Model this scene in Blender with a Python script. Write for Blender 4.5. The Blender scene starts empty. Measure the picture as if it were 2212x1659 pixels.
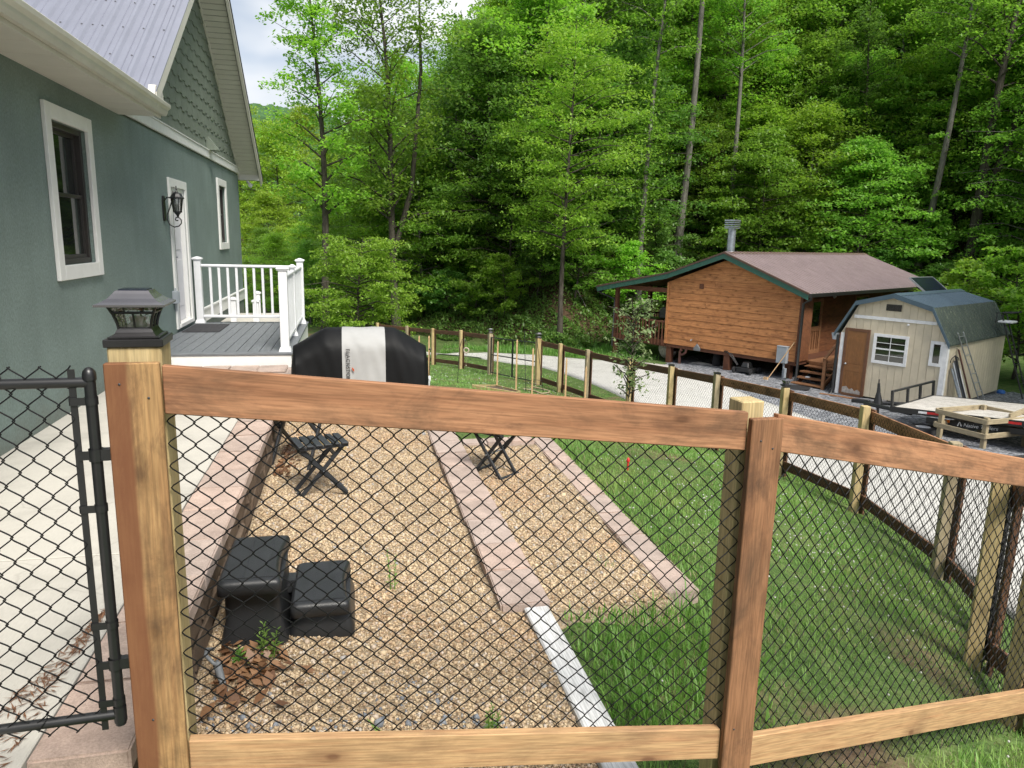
import bpy, bmesh, math, random
import numpy as np
from mathutils import Matrix, Vector, Euler
random.seed(7); RNG = np.random.default_rng(11)
SC = bpy.context.scene; COL = SC.collection
# ---------------------------------------------------------------- camera
cam = bpy.data.cameras.new('camera'); cam_o = bpy.data.objects.new('camera', cam); COL.objects.link(cam_o)
PITCH, ROLL = math.radians(11.3), math.radians(1.35)
_f = Vector((0, math.cos(PITCH), -math.sin(PITCH))); _u0 = Vector((1, 0, 0)).cross(_f)
_r = Vector((1, 0, 0)) * math.cos(ROLL) + _u0 * math.sin(ROLL); _u = _r.cross(_f)
cam_o.matrix_world = Matrix(((_r.x, _u.x, -_f.x, 0), (_r.y, _u.y, -_f.y, 0), (_r.z, _u.z, -_f.z, 1.65), (0, 0, 0, 1)))
cam.sensor_fit = 'HORIZONTAL'; cam.sensor_width = 36; cam.lens = 36 * 1570 / 2212; cam.clip_start = .05; cam.clip_end = 3000
SC.camera = cam_o
# ---------------------------------------------------------------- sky, sun, exposure
SUN_EL, SUN_AZ = math.radians(51), math.radians(150)        # azimuth: clockwise from +Y (the camera heading)
W = bpy.data.worlds.new('World'); SC.world = W; W.use_nodes = True
wn, wl = W.node_tree.nodes, W.node_tree.links; wn.clear()
sky = wn.new('ShaderNodeTexSky'); sky.sky_type = 'NISHITA'; sky.sun_disc = False
sky.sun_elevation = SUN_EL; sky.sun_rotation = SUN_AZ; sky.air_density = 1.0; sky.dust_density = 1.6; sky.ozone_density = 1.2; sky.altitude = 600
tcw = wn.new('ShaderNodeTexCoord'); mpw = wn.new('ShaderNodeMapping'); mpw.inputs['Scale'].default_value = (1, 1, 2.6)
cn = wn.new('ShaderNodeTexNoise'); cn.inputs['Scale'].default_value = 2.3; cn.inputs['Detail'].default_value = 4; cn.inputs['Roughness'].default_value = .55; cn.inputs['Distortion'].default_value = .4
cr = wn.new('ShaderNodeValToRGB'); cr.color_ramp.elements[0].position = .40; cr.color_ramp.elements[1].position = .60
cr.color_ramp.elements[0].color = (.12, .12, .12, 1); cr.color_ramp.elements[1].color = (.97, .97, .97, 1)
cmx = wn.new('ShaderNodeMix'); cmx.data_type = 'RGBA'
cb = wn.new('ShaderNodeTexNoise'); cb.inputs['Scale'].default_value = 5; cb.inputs['Detail'].default_value = 3
cbr = wn.new('ShaderNodeValToRGB'); cbr.color_ramp.elements[0].position = .3; cbr.color_ramp.elements[1].position = .72
cbr.color_ramp.elements[0].color = (6.4, 6.9, 7.5, 1); cbr.color_ramp.elements[1].color = (9.6, 9.6, 9.7, 1)
bg = wn.new('ShaderNodeBackground'); bg.inputs['Strength'].default_value = .078; wo = wn.new('ShaderNodeOutputWorld')
wl.new(tcw.outputs['Generated'], mpw.inputs['Vector']); wl.new(mpw.outputs[0], cn.inputs['Vector']); wl.new(mpw.outputs[0], cb.inputs['Vector'])
wl.new(cn.outputs['Fac'], cr.inputs[0]); wl.new(cb.outputs['Fac'], cbr.inputs[0])
wl.new(cr.outputs[0], cmx.inputs['Factor']); wl.new(sky.outputs[0], cmx.inputs[6]); wl.new(cbr.outputs[0], cmx.inputs[7])
wl.new(cmx.outputs[2], bg.inputs['Color']); wl.new(bg.outputs[0], wo.inputs['Surface'])
sun = bpy.data.lights.new('sun', 'SUN'); sun.energy = 3.8; sun.angle = math.radians(24); sun.color = (1, .95, .86)
sun_o = bpy.data.objects.new('sun', sun); COL.objects.link(sun_o)
_sd = Vector((math.sin(SUN_AZ) * math.cos(SUN_EL), math.cos(SUN_AZ) * math.cos(SUN_EL), math.sin(SUN_EL)))
sun_o.rotation_euler = _sd.to_track_quat('Z', 'Y').to_euler(); sun_o.location = (5, -5, 40)
SC.view_settings.view_transform = 'Standard'; SC.view_settings.look = 'None'; SC.view_settings.gamma = 1; SC.view_settings.exposure = .66
SC.view_settings.use_curve_mapping = False
SC.cycles.max_bounces = 4; SC.cycles.diffuse_bounces = 2; SC.cycles.glossy_bounces = 2; SC.cycles.transmission_bounces = 3; SC.cycles.use_adaptive_sampling = True; SC.cycles.adaptive_threshold = .03; SC.cycles.transparent_max_bounces = 8
SC.cycles.caustics_reflective = False; SC.cycles.caustics_refractive = False
SC.cycles.use_denoising = True
# ---------------------------------------------------------------- materials
MATS = {}
def _mat(name):
    m = bpy.data.materials.new(name); m.use_nodes = True; MATS[name] = m
    return m, m.node_tree.nodes, m.node_tree.links, m.node_tree.nodes['Principled BSDF']
def lin(r, g, b):
    f = lambda c: (c / 255 / 12.92) if c / 255 <= .04045 else ((c / 255 + .055) / 1.055) ** 2.4
    return (f(r), f(g), f(b), 1)
def coord(n, l, kind='Object', scale=(1, 1, 1), rand=0.0, rot=(0, 0, 0)):
    tc = n.new('ShaderNodeTexCoord'); mp = n.new('ShaderNodeMapping'); mp.inputs['Scale'].default_value = scale; mp.inputs['Rotation'].default_value = rot
    l.new(tc.outputs[kind], mp.inputs['Vector'])
    if rand:
        oi = n.new('ShaderNodeObjectInfo'); mu = n.new('ShaderNodeMath'); mu.operation = 'MULTIPLY'; mu.inputs[1].default_value = rand
        l.new(oi.outputs['Random'], mu.inputs[0]); cx = n.new('ShaderNodeCombineXYZ')
        for i in range(3): l.new(mu.outputs[0], cx.inputs[i])
        l.new(cx.outputs[0], mp.inputs['Location'])
    return mp.outputs[0]
def noise(n, l, vec, scale, detail=4, rough=.55, dist=0):
    t = n.new('ShaderNodeTexNoise'); t.inputs['Scale'].default_value = scale; t.inputs['Detail'].default_value = detail
    t.inputs['Roughness'].default_value = rough; t.inputs['Distortion'].default_value = dist; l.new(vec, t.inputs['Vector']); return t.outputs['Fac']
def ramp(n, l, fac, stops):
    r = n.new('ShaderNodeValToRGB'); e = r.color_ramp.elements
    e[0].position, e[0].color = stops[0]; e[1].position, e[1].color = stops[-1]
    for p, c in stops[1:-1]: x = e.new(p); x.color = c
    l.new(fac, r.inputs[0]); return r.outputs[0]
def mix(n, l, a, b, fac, mode='MIX'):
    m = n.new('ShaderNodeMix'); m.data_type = 'RGBA'; m.blend_type = mode
    for s, v in ((m.inputs[6], a), (m.inputs[7], b), (m.inputs['Factor'], fac)):
        if hasattr(v, 'is_linked'): l.new(v, s)
        else: s.default_value = v
    return m.outputs[2]
def bump(n, l, p, h, strength=.3, dist=.01):
    b = n.new('ShaderNodeBump'); b.inputs['Strength'].default_value = strength; b.inputs['Distance'].default_value = dist
    l.new(h, b.inputs['Height']); l.new(b.outputs[0], p.inputs['Normal'])
def G(v): return (v, v, v, 1)
def plain(name, col, rough=.6, metal=0.0, var=.12, scale=8, bump_s=0, bump_scale=60, kind='Object', rand=7.0, spec=.5):
    m, n, l, p = _mat(name); vec = coord(n, l, kind, rand=rand)
    f = noise(n, l, vec, scale, 5)
    a = tuple(c * (1 - var) for c in col[:3]) + (1,); b = tuple(min(1, c * (1 + var)) for c in col[:3]) + (1,)
    l.new(ramp(n, l, f, [(.3, a), (.7, b)]), p.inputs['Base Color'])
    p.inputs['Roughness'].default_value = rough; p.inputs['Metallic'].default_value = metal; p.inputs['Specular IOR Level'].default_value = spec
    if bump_s: bump(n, l, p, noise(n, l, vec, bump_scale, 3), bump_s)
    return m
def wood(name, light, mid, dark, grain=1.0, stain=.35, knots=.5, rough=.75, axis=0, stain_col=(.05, .035, .025, 1)):
    """Sawn board: the grain runs along the mesh's own X (or axis); knots and weather stains differ from board to board."""
    m, n, l, p = _mat(name); sc = [22, 22, 22]; sc[axis] = 1.1
    vec = coord(n, l, 'Object', tuple(v * grain for v in sc), rand=31.0); raw = coord(n, l, 'Object', rand=17.0)
    g1 = noise(n, l, vec, 1.6, 6, .6, .6)
    base = ramp(n, l, g1, [(.28, mid), (.5, light), (.72, mid)])
    low = noise(n, l, vec, .35, 3, .5, 1.2)
    base = mix(n, l, base, dark, ramp(n, l, low, [(.52, G(0)), (.78, G(.75))]))
    fine = noise(n, l, vec, 7, 2, .5)
    base = mix(n, l, base, ramp(n, l, fine, [(.35, G(.58)), (.62, G(1.05))]), .7, 'MULTIPLY')
    if knots:
        ksc = [4.2, 4.2, 4.2]; ksc[axis] = 2.1
        kv = n.new('ShaderNodeTexVoronoi'); kv.voronoi_dimensions = '2D'; kv.inputs['Scale'].default_value = 1.0; kc = coord(n, l, 'Object', tuple(ksc), rand=9.0); ks = n.new('ShaderNodeSeparateXYZ'); kx = n.new('ShaderNodeCombineXYZ'); l.new(kc, ks.inputs[0])
        l.new(ks.outputs[0], kx.inputs[0]); ka = n.new('ShaderNodeMath'); ka.operation = 'MULTIPLY_ADD'; ka.inputs[1].default_value = .5; l.new(ks.outputs[1], ka.inputs[0]); l.new(ks.outputs[2], ka.inputs[2]); l.new(ka.outputs[0], kx.inputs[1]); kn = n.new('ShaderNodeTexNoise'); kn.inputs['Scale'].default_value = 2.5; kn.inputs['Detail'].default_value = 3; l.new(raw, kn.inputs['Vector']); kd = n.new('ShaderNodeVectorMath'); kd.operation = 'MULTIPLY_ADD'; kd.inputs[1].default_value = (.35, .2, 0); l.new(kn.outputs['Color'], kd.inputs[0]); l.new(kx.outputs[0], kd.inputs[2]); l.new(kd.outputs[0], kv.inputs['Vector'])
        base = mix(n, l, base, tuple(c * .32 for c in dark[:3]) + (1,), ramp(n, l, kv.outputs['Distance'], [(.03, G(knots)), (.07, G(knots * .5)), (.24, G(0))]))
    if stain:
        ssc = [4.0, 4.0, 4.0]; ssc[axis] = 2.0
        st = noise(n, l, coord(n, l, 'Object', tuple(ssc), rand=23.0), 1.3, 7, .68, .5)
        base = mix(n, l, base, stain_col, ramp(n, l, st, [(.47, G(0)), (.72, G(stain))]))
        s2 = noise(n, l, coord(n, l, 'Object', (2.2, 5, 5) if axis == 0 else (5, 5, 2.2), rand=41.0), 1.0, 8, .75, .8)
        base = mix(n, l, base, tuple(c * .42 + .012 for c in dark[:3]) + (1,), ramp(n, l, s2, [(.52, G(0)), (.66, G(stain * .7))]))
    l.new(base, p.inputs['Base Color']); p.inputs['Roughness'].default_value = rough; p.inputs['Specular IOR Level'].default_value = .25
    bump(n, l, p, g1, .25, .004)
    return m
def leaf(name, c1, c2, trans=.45, sheen=.5, patch=None):
    m, n, l, p = _mat(name); oi = n.new('ShaderNodeObjectInfo'); geo = n.new('ShaderNodeNewGeometry')
    f = mix(n, l, G(0), G(1), geo.outputs['Random Per Island']); a = n.new('ShaderNodeMix'); a.data_type = 'RGBA'; a.inputs[6].default_value = c1; a.inputs[7].default_value = c2
    l.new(geo.outputs['Random Per Island'], a.inputs['Factor'])
    hs = n.new('ShaderNodeHueSaturation'); hs.inputs['Saturation'].default_value = 1.0
    mr = n.new('ShaderNodeMapRange'); mr.inputs['To Min'].default_value = .8; mr.inputs['To Max'].default_value = 1.2; l.new(oi.outputs['Random'], mr.inputs['Value']); l.new(mr.outputs[0], hs.inputs['Value'])
    mh = n.new('ShaderNodeMapRange'); mh.inputs['To Min'].default_value = .488; mh.inputs['To Max'].default_value = .512; l.new(oi.outputs['Random'], mh.inputs['Value']); l.new(mh.outputs[0], hs.inputs['Hue'])
    lc = a.outputs[2]
    if patch: lc = mix(n, l, lc, patch, ramp(n, l, noise(n, l, coord(n, l), 1.7, 4, .65), [(.45, G(0)), (.68, G(.6))]))
    l.new(lc, hs.inputs['Color']); l.new(hs.outputs[0], p.inputs['Base Color']); p.inputs['Roughness'].default_value = .5; p.inputs['Specular IOR Level'].default_value = sheen
    tr = n.new('ShaderNodeBsdfTranslucent'); br = n.new('ShaderNodeHueSaturation'); br.inputs['Value'].default_value = 1.5; br.inputs['Saturation'].default_value = 1.05
    l.new(hs.outputs[0], br.inputs['Color']); l.new(br.outputs[0], tr.inputs['Color'])
    ms = n.new('ShaderNodeMixShader'); ms.inputs[0].default_value = trans; l.new(p.outputs[0], ms.inputs[1]); l.new(tr.outputs[0], ms.inputs[2])
    l.new(ms.outputs[0], n['Material Output'].inputs['Surface']); return m
# ---------------------------------------------------------------- mesh building
class MB:
    """Collects shapes in one coordinate frame; build() links them as ONE mesh object."""
    def __init__(s): s.v = []; s.f = []; s.sm = []; s.mi = []
    def add(s, vs, fs, smooth=False, mi=0):
        o = len(s.v); s.v.extend([tuple(p) for p in vs]); s.f.extend([tuple(i + o for i in f) for f in fs]); s.sm.extend([smooth] * len(fs)); s.mi.extend([mi] * len(fs)); return s
    def box(s, lo, hi, M=None, mi=0):
        x0, y0, z0 = lo; x1, y1, z1 = hi
        vs = [Vector(p) for p in ((x0, y0, z0), (x1, y0, z0), (x1, y1, z0), (x0, y1, z0), (x0, y0, z1), (x1, y0, z1), (x1, y1, z1), (x0, y1, z1))]
        if M: vs = [M @ p for p in vs]
        return s.add(vs, [(3, 2, 1, 0), (4, 5, 6, 7), (0, 1, 5, 4), (1, 2, 6, 5), (2, 3, 7, 6), (3, 0, 4, 7)], mi=mi)
    def cbox(s, c, d, M=None, mi=0): return s.box([c[i] - d[i] / 2 for i in range(3)], [c[i] + d[i] / 2 for i in range(3)], M, mi)
    def frustum(s, c, b, t, z0, z1, M=None):
        vs = [Vector((c[0] + sx * w[0] / 2, c[1] + sy * w[1] / 2, z)) for w, z in ((b, z0), (t, z1)) for sx, sy in ((-1, -1), (1, -1), (1, 1), (-1, 1))]
        if M: vs = [M @ p for p in vs]
        return s.add(vs, [(3, 2, 1, 0), (4, 5, 6, 7), (0, 1, 5, 4), (1, 2, 6, 5), (2, 3, 7, 6), (3, 0, 4, 7)])
    def tube(s, pts, r, n=8, caps=True, smooth=True):
        pts = [Vector(p) for p in pts]; rs = r if hasattr(r, '__len__') else [r] * len(pts); vs = []; up = None
        for i, p in enumerate(pts):
            t = (pts[min(i + 1, len(pts) - 1)] - pts[max(i - 1, 0)])
            t = t.normalized() if t.length > 1e-9 else Vector((0, 0, 1))
            if up is None: up = Vector((0, 0, 1)) if abs(t.z) < .9 else Vector((1, 0, 0))
            a = t.cross(up); a = a.normalized() if a.length > 1e-6 else t.orthogonal().normalized(); b = a.cross(t).normalized(); up = b
            for k in range(n):
                th = 2 * math.pi * k / n; vs.append(p + a * (rs[i] * math.cos(th)) + b * (rs[i] * math.sin(th)))
        fs = [(i * n + k, i * n + (k + 1) % n, (i + 1) * n + (k + 1) % n, (i + 1) * n + k) for i in range(len(pts) - 1) for k in range(n)]
        s.add(vs, fs, smooth)
        if caps: s.add(vs[:n], [tuple(range(n))]); s.add(vs[-n:], [tuple(range(n))[::-1]])
        return s
    def lathe(s, prof, c=(0, 0, 0), n=16, M=None, smooth=True):
        vs = []
        for r, z in prof:
            for k in range(n):
                p = Vector((c[0] + r * math.cos(2 * math.pi * k / n), c[1] + r * math.sin(2 * math.pi * k / n), c[2] + z)); vs.append(M @ p if M else p)
        return s.add(vs, [(i * n + k, i * n + (k + 1) % n, (i + 1) * n + (k + 1) % n, (i + 1) * n + k) for i in range(len(prof) - 1) for k in range(n)], smooth)
    def prism(s, poly, dirv, M=None):
        """poly: 3-D points (convex or simple), extruded by dirv."""
        a = [Vector(p) for p in poly]; d = Vector(dirv); b = [p + d for p in a]; k = len(a); vs = a + b
        if M: vs = [M @ p for p in vs]
        return s.add(vs, [tuple(range(k))[::-1], tuple(range(k, 2 * k))] + [(i, (i + 1) % k, k + (i + 1) % k, k + i) for i in range(k)])
    def mesh(s, name, bevel=0, seg=1):
        me = bpy.data.meshes.new(name); me.from_pydata(s.v, [], s.f); me.polygons.foreach_set('use_smooth', s.sm)
        if any(s.mi): me.polygons.foreach_set('material_index', s.mi)
        bm = bmesh.new(); bm.from_mesh(me)
        if bevel:
            bmesh.ops.bevel(bm, geom=list(bm.edges), offset=bevel, segments=seg, affect='EDGES', clamp_overlap=True)
        bmesh.ops.recalc_face_normals(bm, faces=bm.faces); bm.to_mesh(me); bm.free()
        me.update(); return me
    def build(s, name, mat, parent=None, frame=None, bevel=0, seg=1): return link(s.mesh(name, bevel, seg), name, mat, parent, frame)
FR = {}
I4 = Matrix.Identity(4)
def link(me, name, mat, parent=None, frame=None):
    o = bpy.data.objects.new(name, me); COL.objects.link(o); f = frame or I4
    if mat is not None and len(me.materials) == 0:
        for x in (mat if isinstance(mat, (list, tuple)) else [mat]): me.materials.append(MATS[x])
    if parent is not None: o.parent = parent; o.matrix_basis = FR[parent.name].inverted() @ f
    else: o.matrix_basis = f
    FR[o.name] = f.copy(); return o
def thing(name, label, cat, base=(0, 0, 0), rz=0.0, group=None):
    o = bpy.data.objects.new(name, None); COL.objects.link(o); o.empty_display_size = .1
    f = Matrix.Translation(base) @ Matrix.Rotation(rz, 4, 'Z'); o.matrix_basis = f; FR[o.name] = f
    return tag(o, label, cat, group)
def tag(o, label, cat, group=None):
    o['label'] = label; o['category'] = cat
    if group: o['group'] = group
    return o
def struct(o): o['kind'] = 'structure'; return o
def stuff(o): o['kind'] = 'stuff'; return o
def axisframe(p0, p1, up=(0, 0, 1)):
    """Frame at p0 with X towards p1, Z near up."""
    p0 = Vector(p0); x = (Vector(p1) - p0).normalized(); u = Vector(up); y = u.cross(x); y = y.normalized(); z = x.cross(y)
    return Matrix(((x.x, y.x, z.x, p0.x), (x.y, y.y, z.y, p0.y), (x.z, y.z, z.z, p0.z), (0, 0, 0, 1))), (Vector(p1) - p0).length
def board(name, p0, p1, w, t, mat, parent, up=(0, 0, 1), bevel=.002, yo=0.0, frame=None, shear=False):
    """A board from p0 to p1: w high (along up), t thick; local X is the grain. p0/p1 are in frame coordinates."""
    if frame: p0 = frame @ Vector(p0); p1 = frame @ Vector(p1); up = frame.to_3x3() @ Vector(up)
    f, L = axisframe(p0, p1, up)
    m = MB()
    if shear:      # ends cut plumb
        x = (Vector(p1) - Vector(p0)).normalized(); k = x.z / max(1e-6, math.hypot(x.x, x.y)) * w / 2
        vs = [(-k, yo - t / 2, -w / 2), (L - k, yo - t / 2, -w / 2), (L - k, yo + t / 2, -w / 2), (-k, yo + t / 2, -w / 2), (k, yo - t / 2, w / 2), (L + k, yo - t / 2, w / 2), (L + k, yo + t / 2, w / 2), (k, yo + t / 2, w / 2)]
        m.add(vs, [(3, 2, 1, 0), (4, 5, 6, 7), (0, 1, 5, 4), (1, 2, 6, 5), (2, 3, 7, 6), (3, 0, 4, 7)])
    else: m.box((0, yo - t / 2, -w / 2), (L, yo + t / 2, w / 2))
    return m.build(name, mat, parent, f, bevel)
def dup(root, frame, label=None):
    """A copy of a thing with copies of its parts and sub-parts."""
    r = root.copy(); COL.objects.link(r); r.matrix_basis = frame; FR[r.name] = frame.copy()
    if label: r['label'] = label
    for ch in [o for o in root.children]:
        c = ch.copy(); COL.objects.link(c); c.parent = r
        for g in [o for o in ch.children]: d = g.copy(); COL.objects.link(d); d.parent = c
    return r
def np_mesh(name, V, F, mat, smooth=False, parent=None, frame=None):
    """Large meshes straight from numpy: V (n,3), F (m,k)."""
    me = bpy.data.meshes.new(name); V = np.ascontiguousarray(V, np.float32); F = np.ascontiguousarray(F, np.int32); k = F.shape[1]
    me.vertices.add(len(V)); me.vertices.foreach_set('co', V.ravel()); me.loops.add(F.size); me.loops.foreach_set('vertex_index', F.ravel())
    me.polygons.add(len(F)); me.polygons.foreach_set('loop_start', np.arange(0, F.size, k, dtype=np.int32))
    if smooth: me.polygons.foreach_set('use_smooth', np.ones(len(F), bool))
    me.update(calc_edges=True); return link(me, name, mat, parent, frame)
def text_mesh(body, size, name, mat, parent, frame, extrude=.0008, space=1.0, shear=0.0):
    cu = bpy.data.curves.new(name, 'FONT'); cu.body = body; cu.size = size; cu.extrude = extrude; cu.space_character = space; cu.shear = shear; cu.resolution_u = 3
    o = bpy.data.objects.new(name, cu); COL.objects.link(o); dg = bpy.context.evaluated_depsgraph_get(); me = bpy.data.meshes.new_from_object(o.evaluated_get(dg))
    bpy.data.objects.remove(o); bpy.data.curves.remove(cu); me.materials.clear(); return link(me, name, mat, parent, frame)
H = Matrix.Rotation(math.radians(12.35), 4, 'Z')          # house frame: x = v (out from the wall), y = s (along the wall)
def hw(v, s, z=0.0): return H @ Vector((v, s, z))
# ---------------------------------------------------------------- terrain heights
HA = math.radians(12.35)                       # the house and yard are turned this much from the camera heading
def yard(x, y):                                # world -> house frame (v right of the house, s along its wall)
    c, s = math.cos(HA), math.sin(HA)
    return x * c + y * s, -x * s + y * c
CTRL = np.array([
    (.71, 20.04, -2.37), (-.72, 22.74, -2.615), (-1.76, 24.28, -2.72), (-2.86, 25.62, -2.84), (1.26, 19.0, -2.355),
    (1.81, 17.4, -2.25), (2.51, 15.3, -2.12), (3.03, 13.66, -1.97), (3.45, 12.05, -1.82), (3.9, 10.17, -1.66),
    (4.16, 8.34, -1.5), (4.0, 6.32, -1.37), (3.56, 4.98, -1.2), (3.2, 4.13, -1.02), (2.6, 3.37, -.86),
    (.92, 2.49, -.55), (-.6, 2.05, -.3), (0, 0, -.15), (1.5, 1.4, -.5), (3.6, 2.4, -1.0), (-2, -2, -.1), (3, -2, -.6), (6, 2, -1.3),
    (6, 9, -1.75), (5.6, 6, -1.5), (8.5, 8.5, -1.9), (12, 10, -2.2), (9.6, 15, -2.42), (7, 14, -2.2), (12.5, 17, -2.55),
    (9.7, 21.4, -2.7), (12, 19, -2.65), (15, 23, -2.7), (5.7, 26.5, -2.7), (9, 23.5, -2.62), (6, 20.5, -2.45), (18, 18, -2.6),
    (12, 32, -2.6), (3, 28, -2.78), (0, 29, -2.95), (-3, 29.5, -3.05), (-8, 30, -3.1), (-5, 22, -2.6), (-8, 20, -2.3), (-14, 30, -3.2),
    (1.0, 9.5, -.75), (2.2, 7.5, -.72), (1.8, 4.4, -.6), (2.9, 6.0, -.95), (-1.0, 12.0, -1.0), (1.0, 13.5, -1.4), (-1.5, 16, -1.6), (-3.5, 19, -2.0),
    (-16, 10, -2), (22, 8, -2.4), (20, -3, -2), (-14, -6, -.5), (-10, 60, -3.5), (-20, 60, -3.6), (10, 60, -3), (30, 40, -3), (30, 20, -2.6)])
def _phi(r2): return np.sqrt(r2 + .25)
_d = CTRL[:, None, :2] - CTRL[None, :, :2]
_A = np.zeros((len(CTRL) + 3,) * 2); _n = len(CTRL)
_A[:_n, :_n] = _phi((_d ** 2).sum(-1)) + np.eye(_n) * -.02
_A[:_n, _n] = 1; _A[:_n, _n + 1:] = CTRL[:, :2]; _A[_n, :_n] = 1; _A[_n + 1:, :_n] = CTRL[:, :2].T
_W = np.linalg.solve(_A, np.concatenate([CTRL[:, 2], np.zeros(3)]))
TOE = np.array([(-60, 150), (-30, 110), (-17, 80), (-11, 52), (-6, 36.5), (-2, 33), (0, 31.6), (2.3, 30.2), (6, 33.2), (14, 37), (20, 32), (26, 23), (34, 14), (60, -10)], float)
def height(x, y):
    x = np.asarray(x, float); y = np.asarray(y, float); sh = x.shape; x = x.ravel(); y = y.ravel()
    d2 = (x[:, None] - CTRL[:, 0]) ** 2 + (y[:, None] - CTRL[:, 1]) ** 2
    z = _phi(d2) @ _W[:_n] + _W[_n] + _W[_n + 1] * x + _W[_n + 2] * y
    far = np.clip((np.hypot(x, y - 15) - 32) / 15, 0, 1); z = z * (1 - far) + (-3.0) * far
    yt = np.interp(x, TOE[:, 0], TOE[:, 1]); t = np.full(x.shape, 1e9)
    for (ax, ay), (bx, by) in zip(TOE[:-1], TOE[1:]):
        u = np.clip(((x - ax) * (bx - ax) + (y - ay) * (by - ay)) / ((bx - ax) ** 2 + (by - ay) ** 2), 0, 1); t = np.minimum(t, np.hypot(x - ax - u * (bx - ax), y - ay - u * (by - ay)))
    t = np.where(y > yt, t, 0); amp = np.interp(x, [-40, -14, -2, 4], [.15, .2, .75, 1.0])
    z = z + amp * np.where(t < 10, .74 * t, 7.4 + .55 * (np.minimum(t, 40) - 10))
    v, s = yard(x, y)
    pad = (v > -1.2) & (v < 2.03) & (s > 2.45) & (s < 9.6) & ~((v > 1.06) & (s > 7.3)) & ~((v > 1.0) & (s < 3.7))
    z = np.where(pad, np.minimum(z, -.62), z)
    walk = (v < -.8) & (s > -6) & (s < 19)
    z = np.where(walk, np.minimum(z, -.3), z)
    return z.reshape(sh)
def hz(x, y): return float(height(np.array([x]), np.array([y]))[0])
# ---------------------------------------------------------------- materials of the place
def stucco(name, col):
    m, n, l, p = _mat(name); vec = coord(n, l)
    f = noise(n, l, vec, 1.2, 5); a = tuple(c * .9 for c in col[:3]) + (1,); b = tuple(c * 1.12 for c in col[:3]) + (1,)
    streak = noise(n, l, coord(n, l, 'Object', (6, 6, .45)), 1.0, 6, .65)
    c = ramp(n, l, f, [(.3, a), (.7, b)]); grit = noise(n, l, coord(n, l, 'Object', (1, 1, .55)), 70, 3, .7)
    c = mix(n, l, c, ramp(n, l, grit, [(.35, G(.72)), (.65, G(1.12))]), .8, 'MULTIPLY'); c = mix(n, l, c, ramp(n, l, streak, [(.3, G(.9)), (.62, G(1.04))]), .6, 'MULTIPLY')
    sz = n.new('ShaderNodeSeparateXYZ'); l.new(vec, sz.inputs[0]); sa = n.new('ShaderNodeMath'); sa.operation = 'MULTIPLY_ADD'; sa.inputs[1].default_value = .5; l.new(noise(n, l, vec, 4, 5, .7), sa.inputs[0]); l.new(sz.outputs['Z'], sa.inputs[2])
    c = mix(n, l, c, (.16, .13, .095, 1), ramp(n, l, sa.outputs[0], [(.12, G(.45)), (.5, G(0))]))
    l.new(c, p.inputs['Base Color']); p.inputs['Roughness'].default_value = .9; p.inputs['Specular IOR Level'].default_value = .2; bump(n, l, p, grit, .7, .012)
stucco('stucco_green', (.20, .255, .236))
plain('trim_white', (.72, .72, .70), .55, var=.05, bump_s=.15, bump_scale=90)
plain('soffit_cream', (.62, .60, .55), .5, var=.05, scale=3)
plain('gutter_cream', (.58, .56, .50), .35, var=.1, scale=2.5)
plain('roof_metal', (.29, .30, .36), .36, .45, var=.06, scale=2)
plain('screw_dark', (.05, .05, .055), .5)
plain('shingle_green', (.165, .195, .155), .8, var=.12, scale=5, bump_s=.25, bump_scale=40)
plain('vinyl_white', (.70, .71, .73), .4, var=.06, scale=6)
plain('door_white', (.66, .65, .68), .45, var=.04)
plain('dark_frame', (.035, .03, .028), .4)
plain('door_dark', (.05, .028, .024), .4)
plain('black_metal', (.012, .012, .013), .38, var=.2, spec=.6)
plain('black_wire', (.005, .005, .006), .5, var=.2, spec=.3)
plain('lamp_roof_metal', (.16, .155, .165), .26, .7, var=.12); plain('lamp_metal', (.035, .034, .036), .3, .6, var=.2)
plain('black_plastic', (.017, .018, .020), .42, var=.25, scale=5, bump_s=.12, bump_scale=160)
plain('stool_paint', (.022, .025, .030), .45, var=.2)
plain('mat_grey', (.05, .05, .055), .95, var=.5, scale=60, bump_s=.8, bump_scale=90)
plain('cover_black', (.005, .0053, .006), .62, spec=.22, var=.25, scale=3, bump_s=.12, bump_scale=25)
plain('cover_grey', (.36, .36, .355), .7, var=.05, scale=6, bump_s=.1, bump_scale=30)
plain('tank_grey', (.42, .43, .43), .5)
plain('galvanized', (.33, .36, .40), .35, .7, var=.2, scale=12)
plain('grey_paint', (.30, .33, .36), .5, var=.08)
plain('rubber', (.018, .018, .02), .8, var=.3, bump_s=.3)
plain('rust_pipe', (.09, .035, .025), .6, var=.3)
plain('red_paint', (.55, .02, .02), .5); plain('amber', (.7, .16, .01), .35); plain('white_paint', (.78, .78, .78), .5)
plain('lettering_white', (.8, .8, .8), .6, var=.02); plain('lettering_black', (.012, .012, .012), .6); plain('flame_orange', (.55, .09, .02), .6)
plain('brown_metal', (.10, .055, .042), .45, .2, var=.15); plain('fascia_green', (.022, .085, .062), .5, var=.15); plain('gutter_dark', (.028, .028, .027), .45)
plain('cabin_roof_metal', (.31, .24, .237), .42, .3, var=.12, scale=2.5)
plain('shed_roof_blue', (.075, .115, .15), .45, .25, var=.15, scale=2); plain('shed_tan', (.62, .54, .40), .8, var=.1, scale=3, bump_s=.3, bump_scale=35)
plain('shed_door_brown', (.22, .095, .03), .55, var=.12); plain('shed_door_frame', (.14, .062, .03), .6, var=.15); plain('bare_grey', (.38, .34, .31), .8, var=.35, scale=14)
plain('plastic_grey', (.16, .17, .18), .5); plain('solar_blue', (.012, .016, .03), .15, var=.2); plain('alu', (.55, .56, .58), .35, .8, var=.1)
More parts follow.
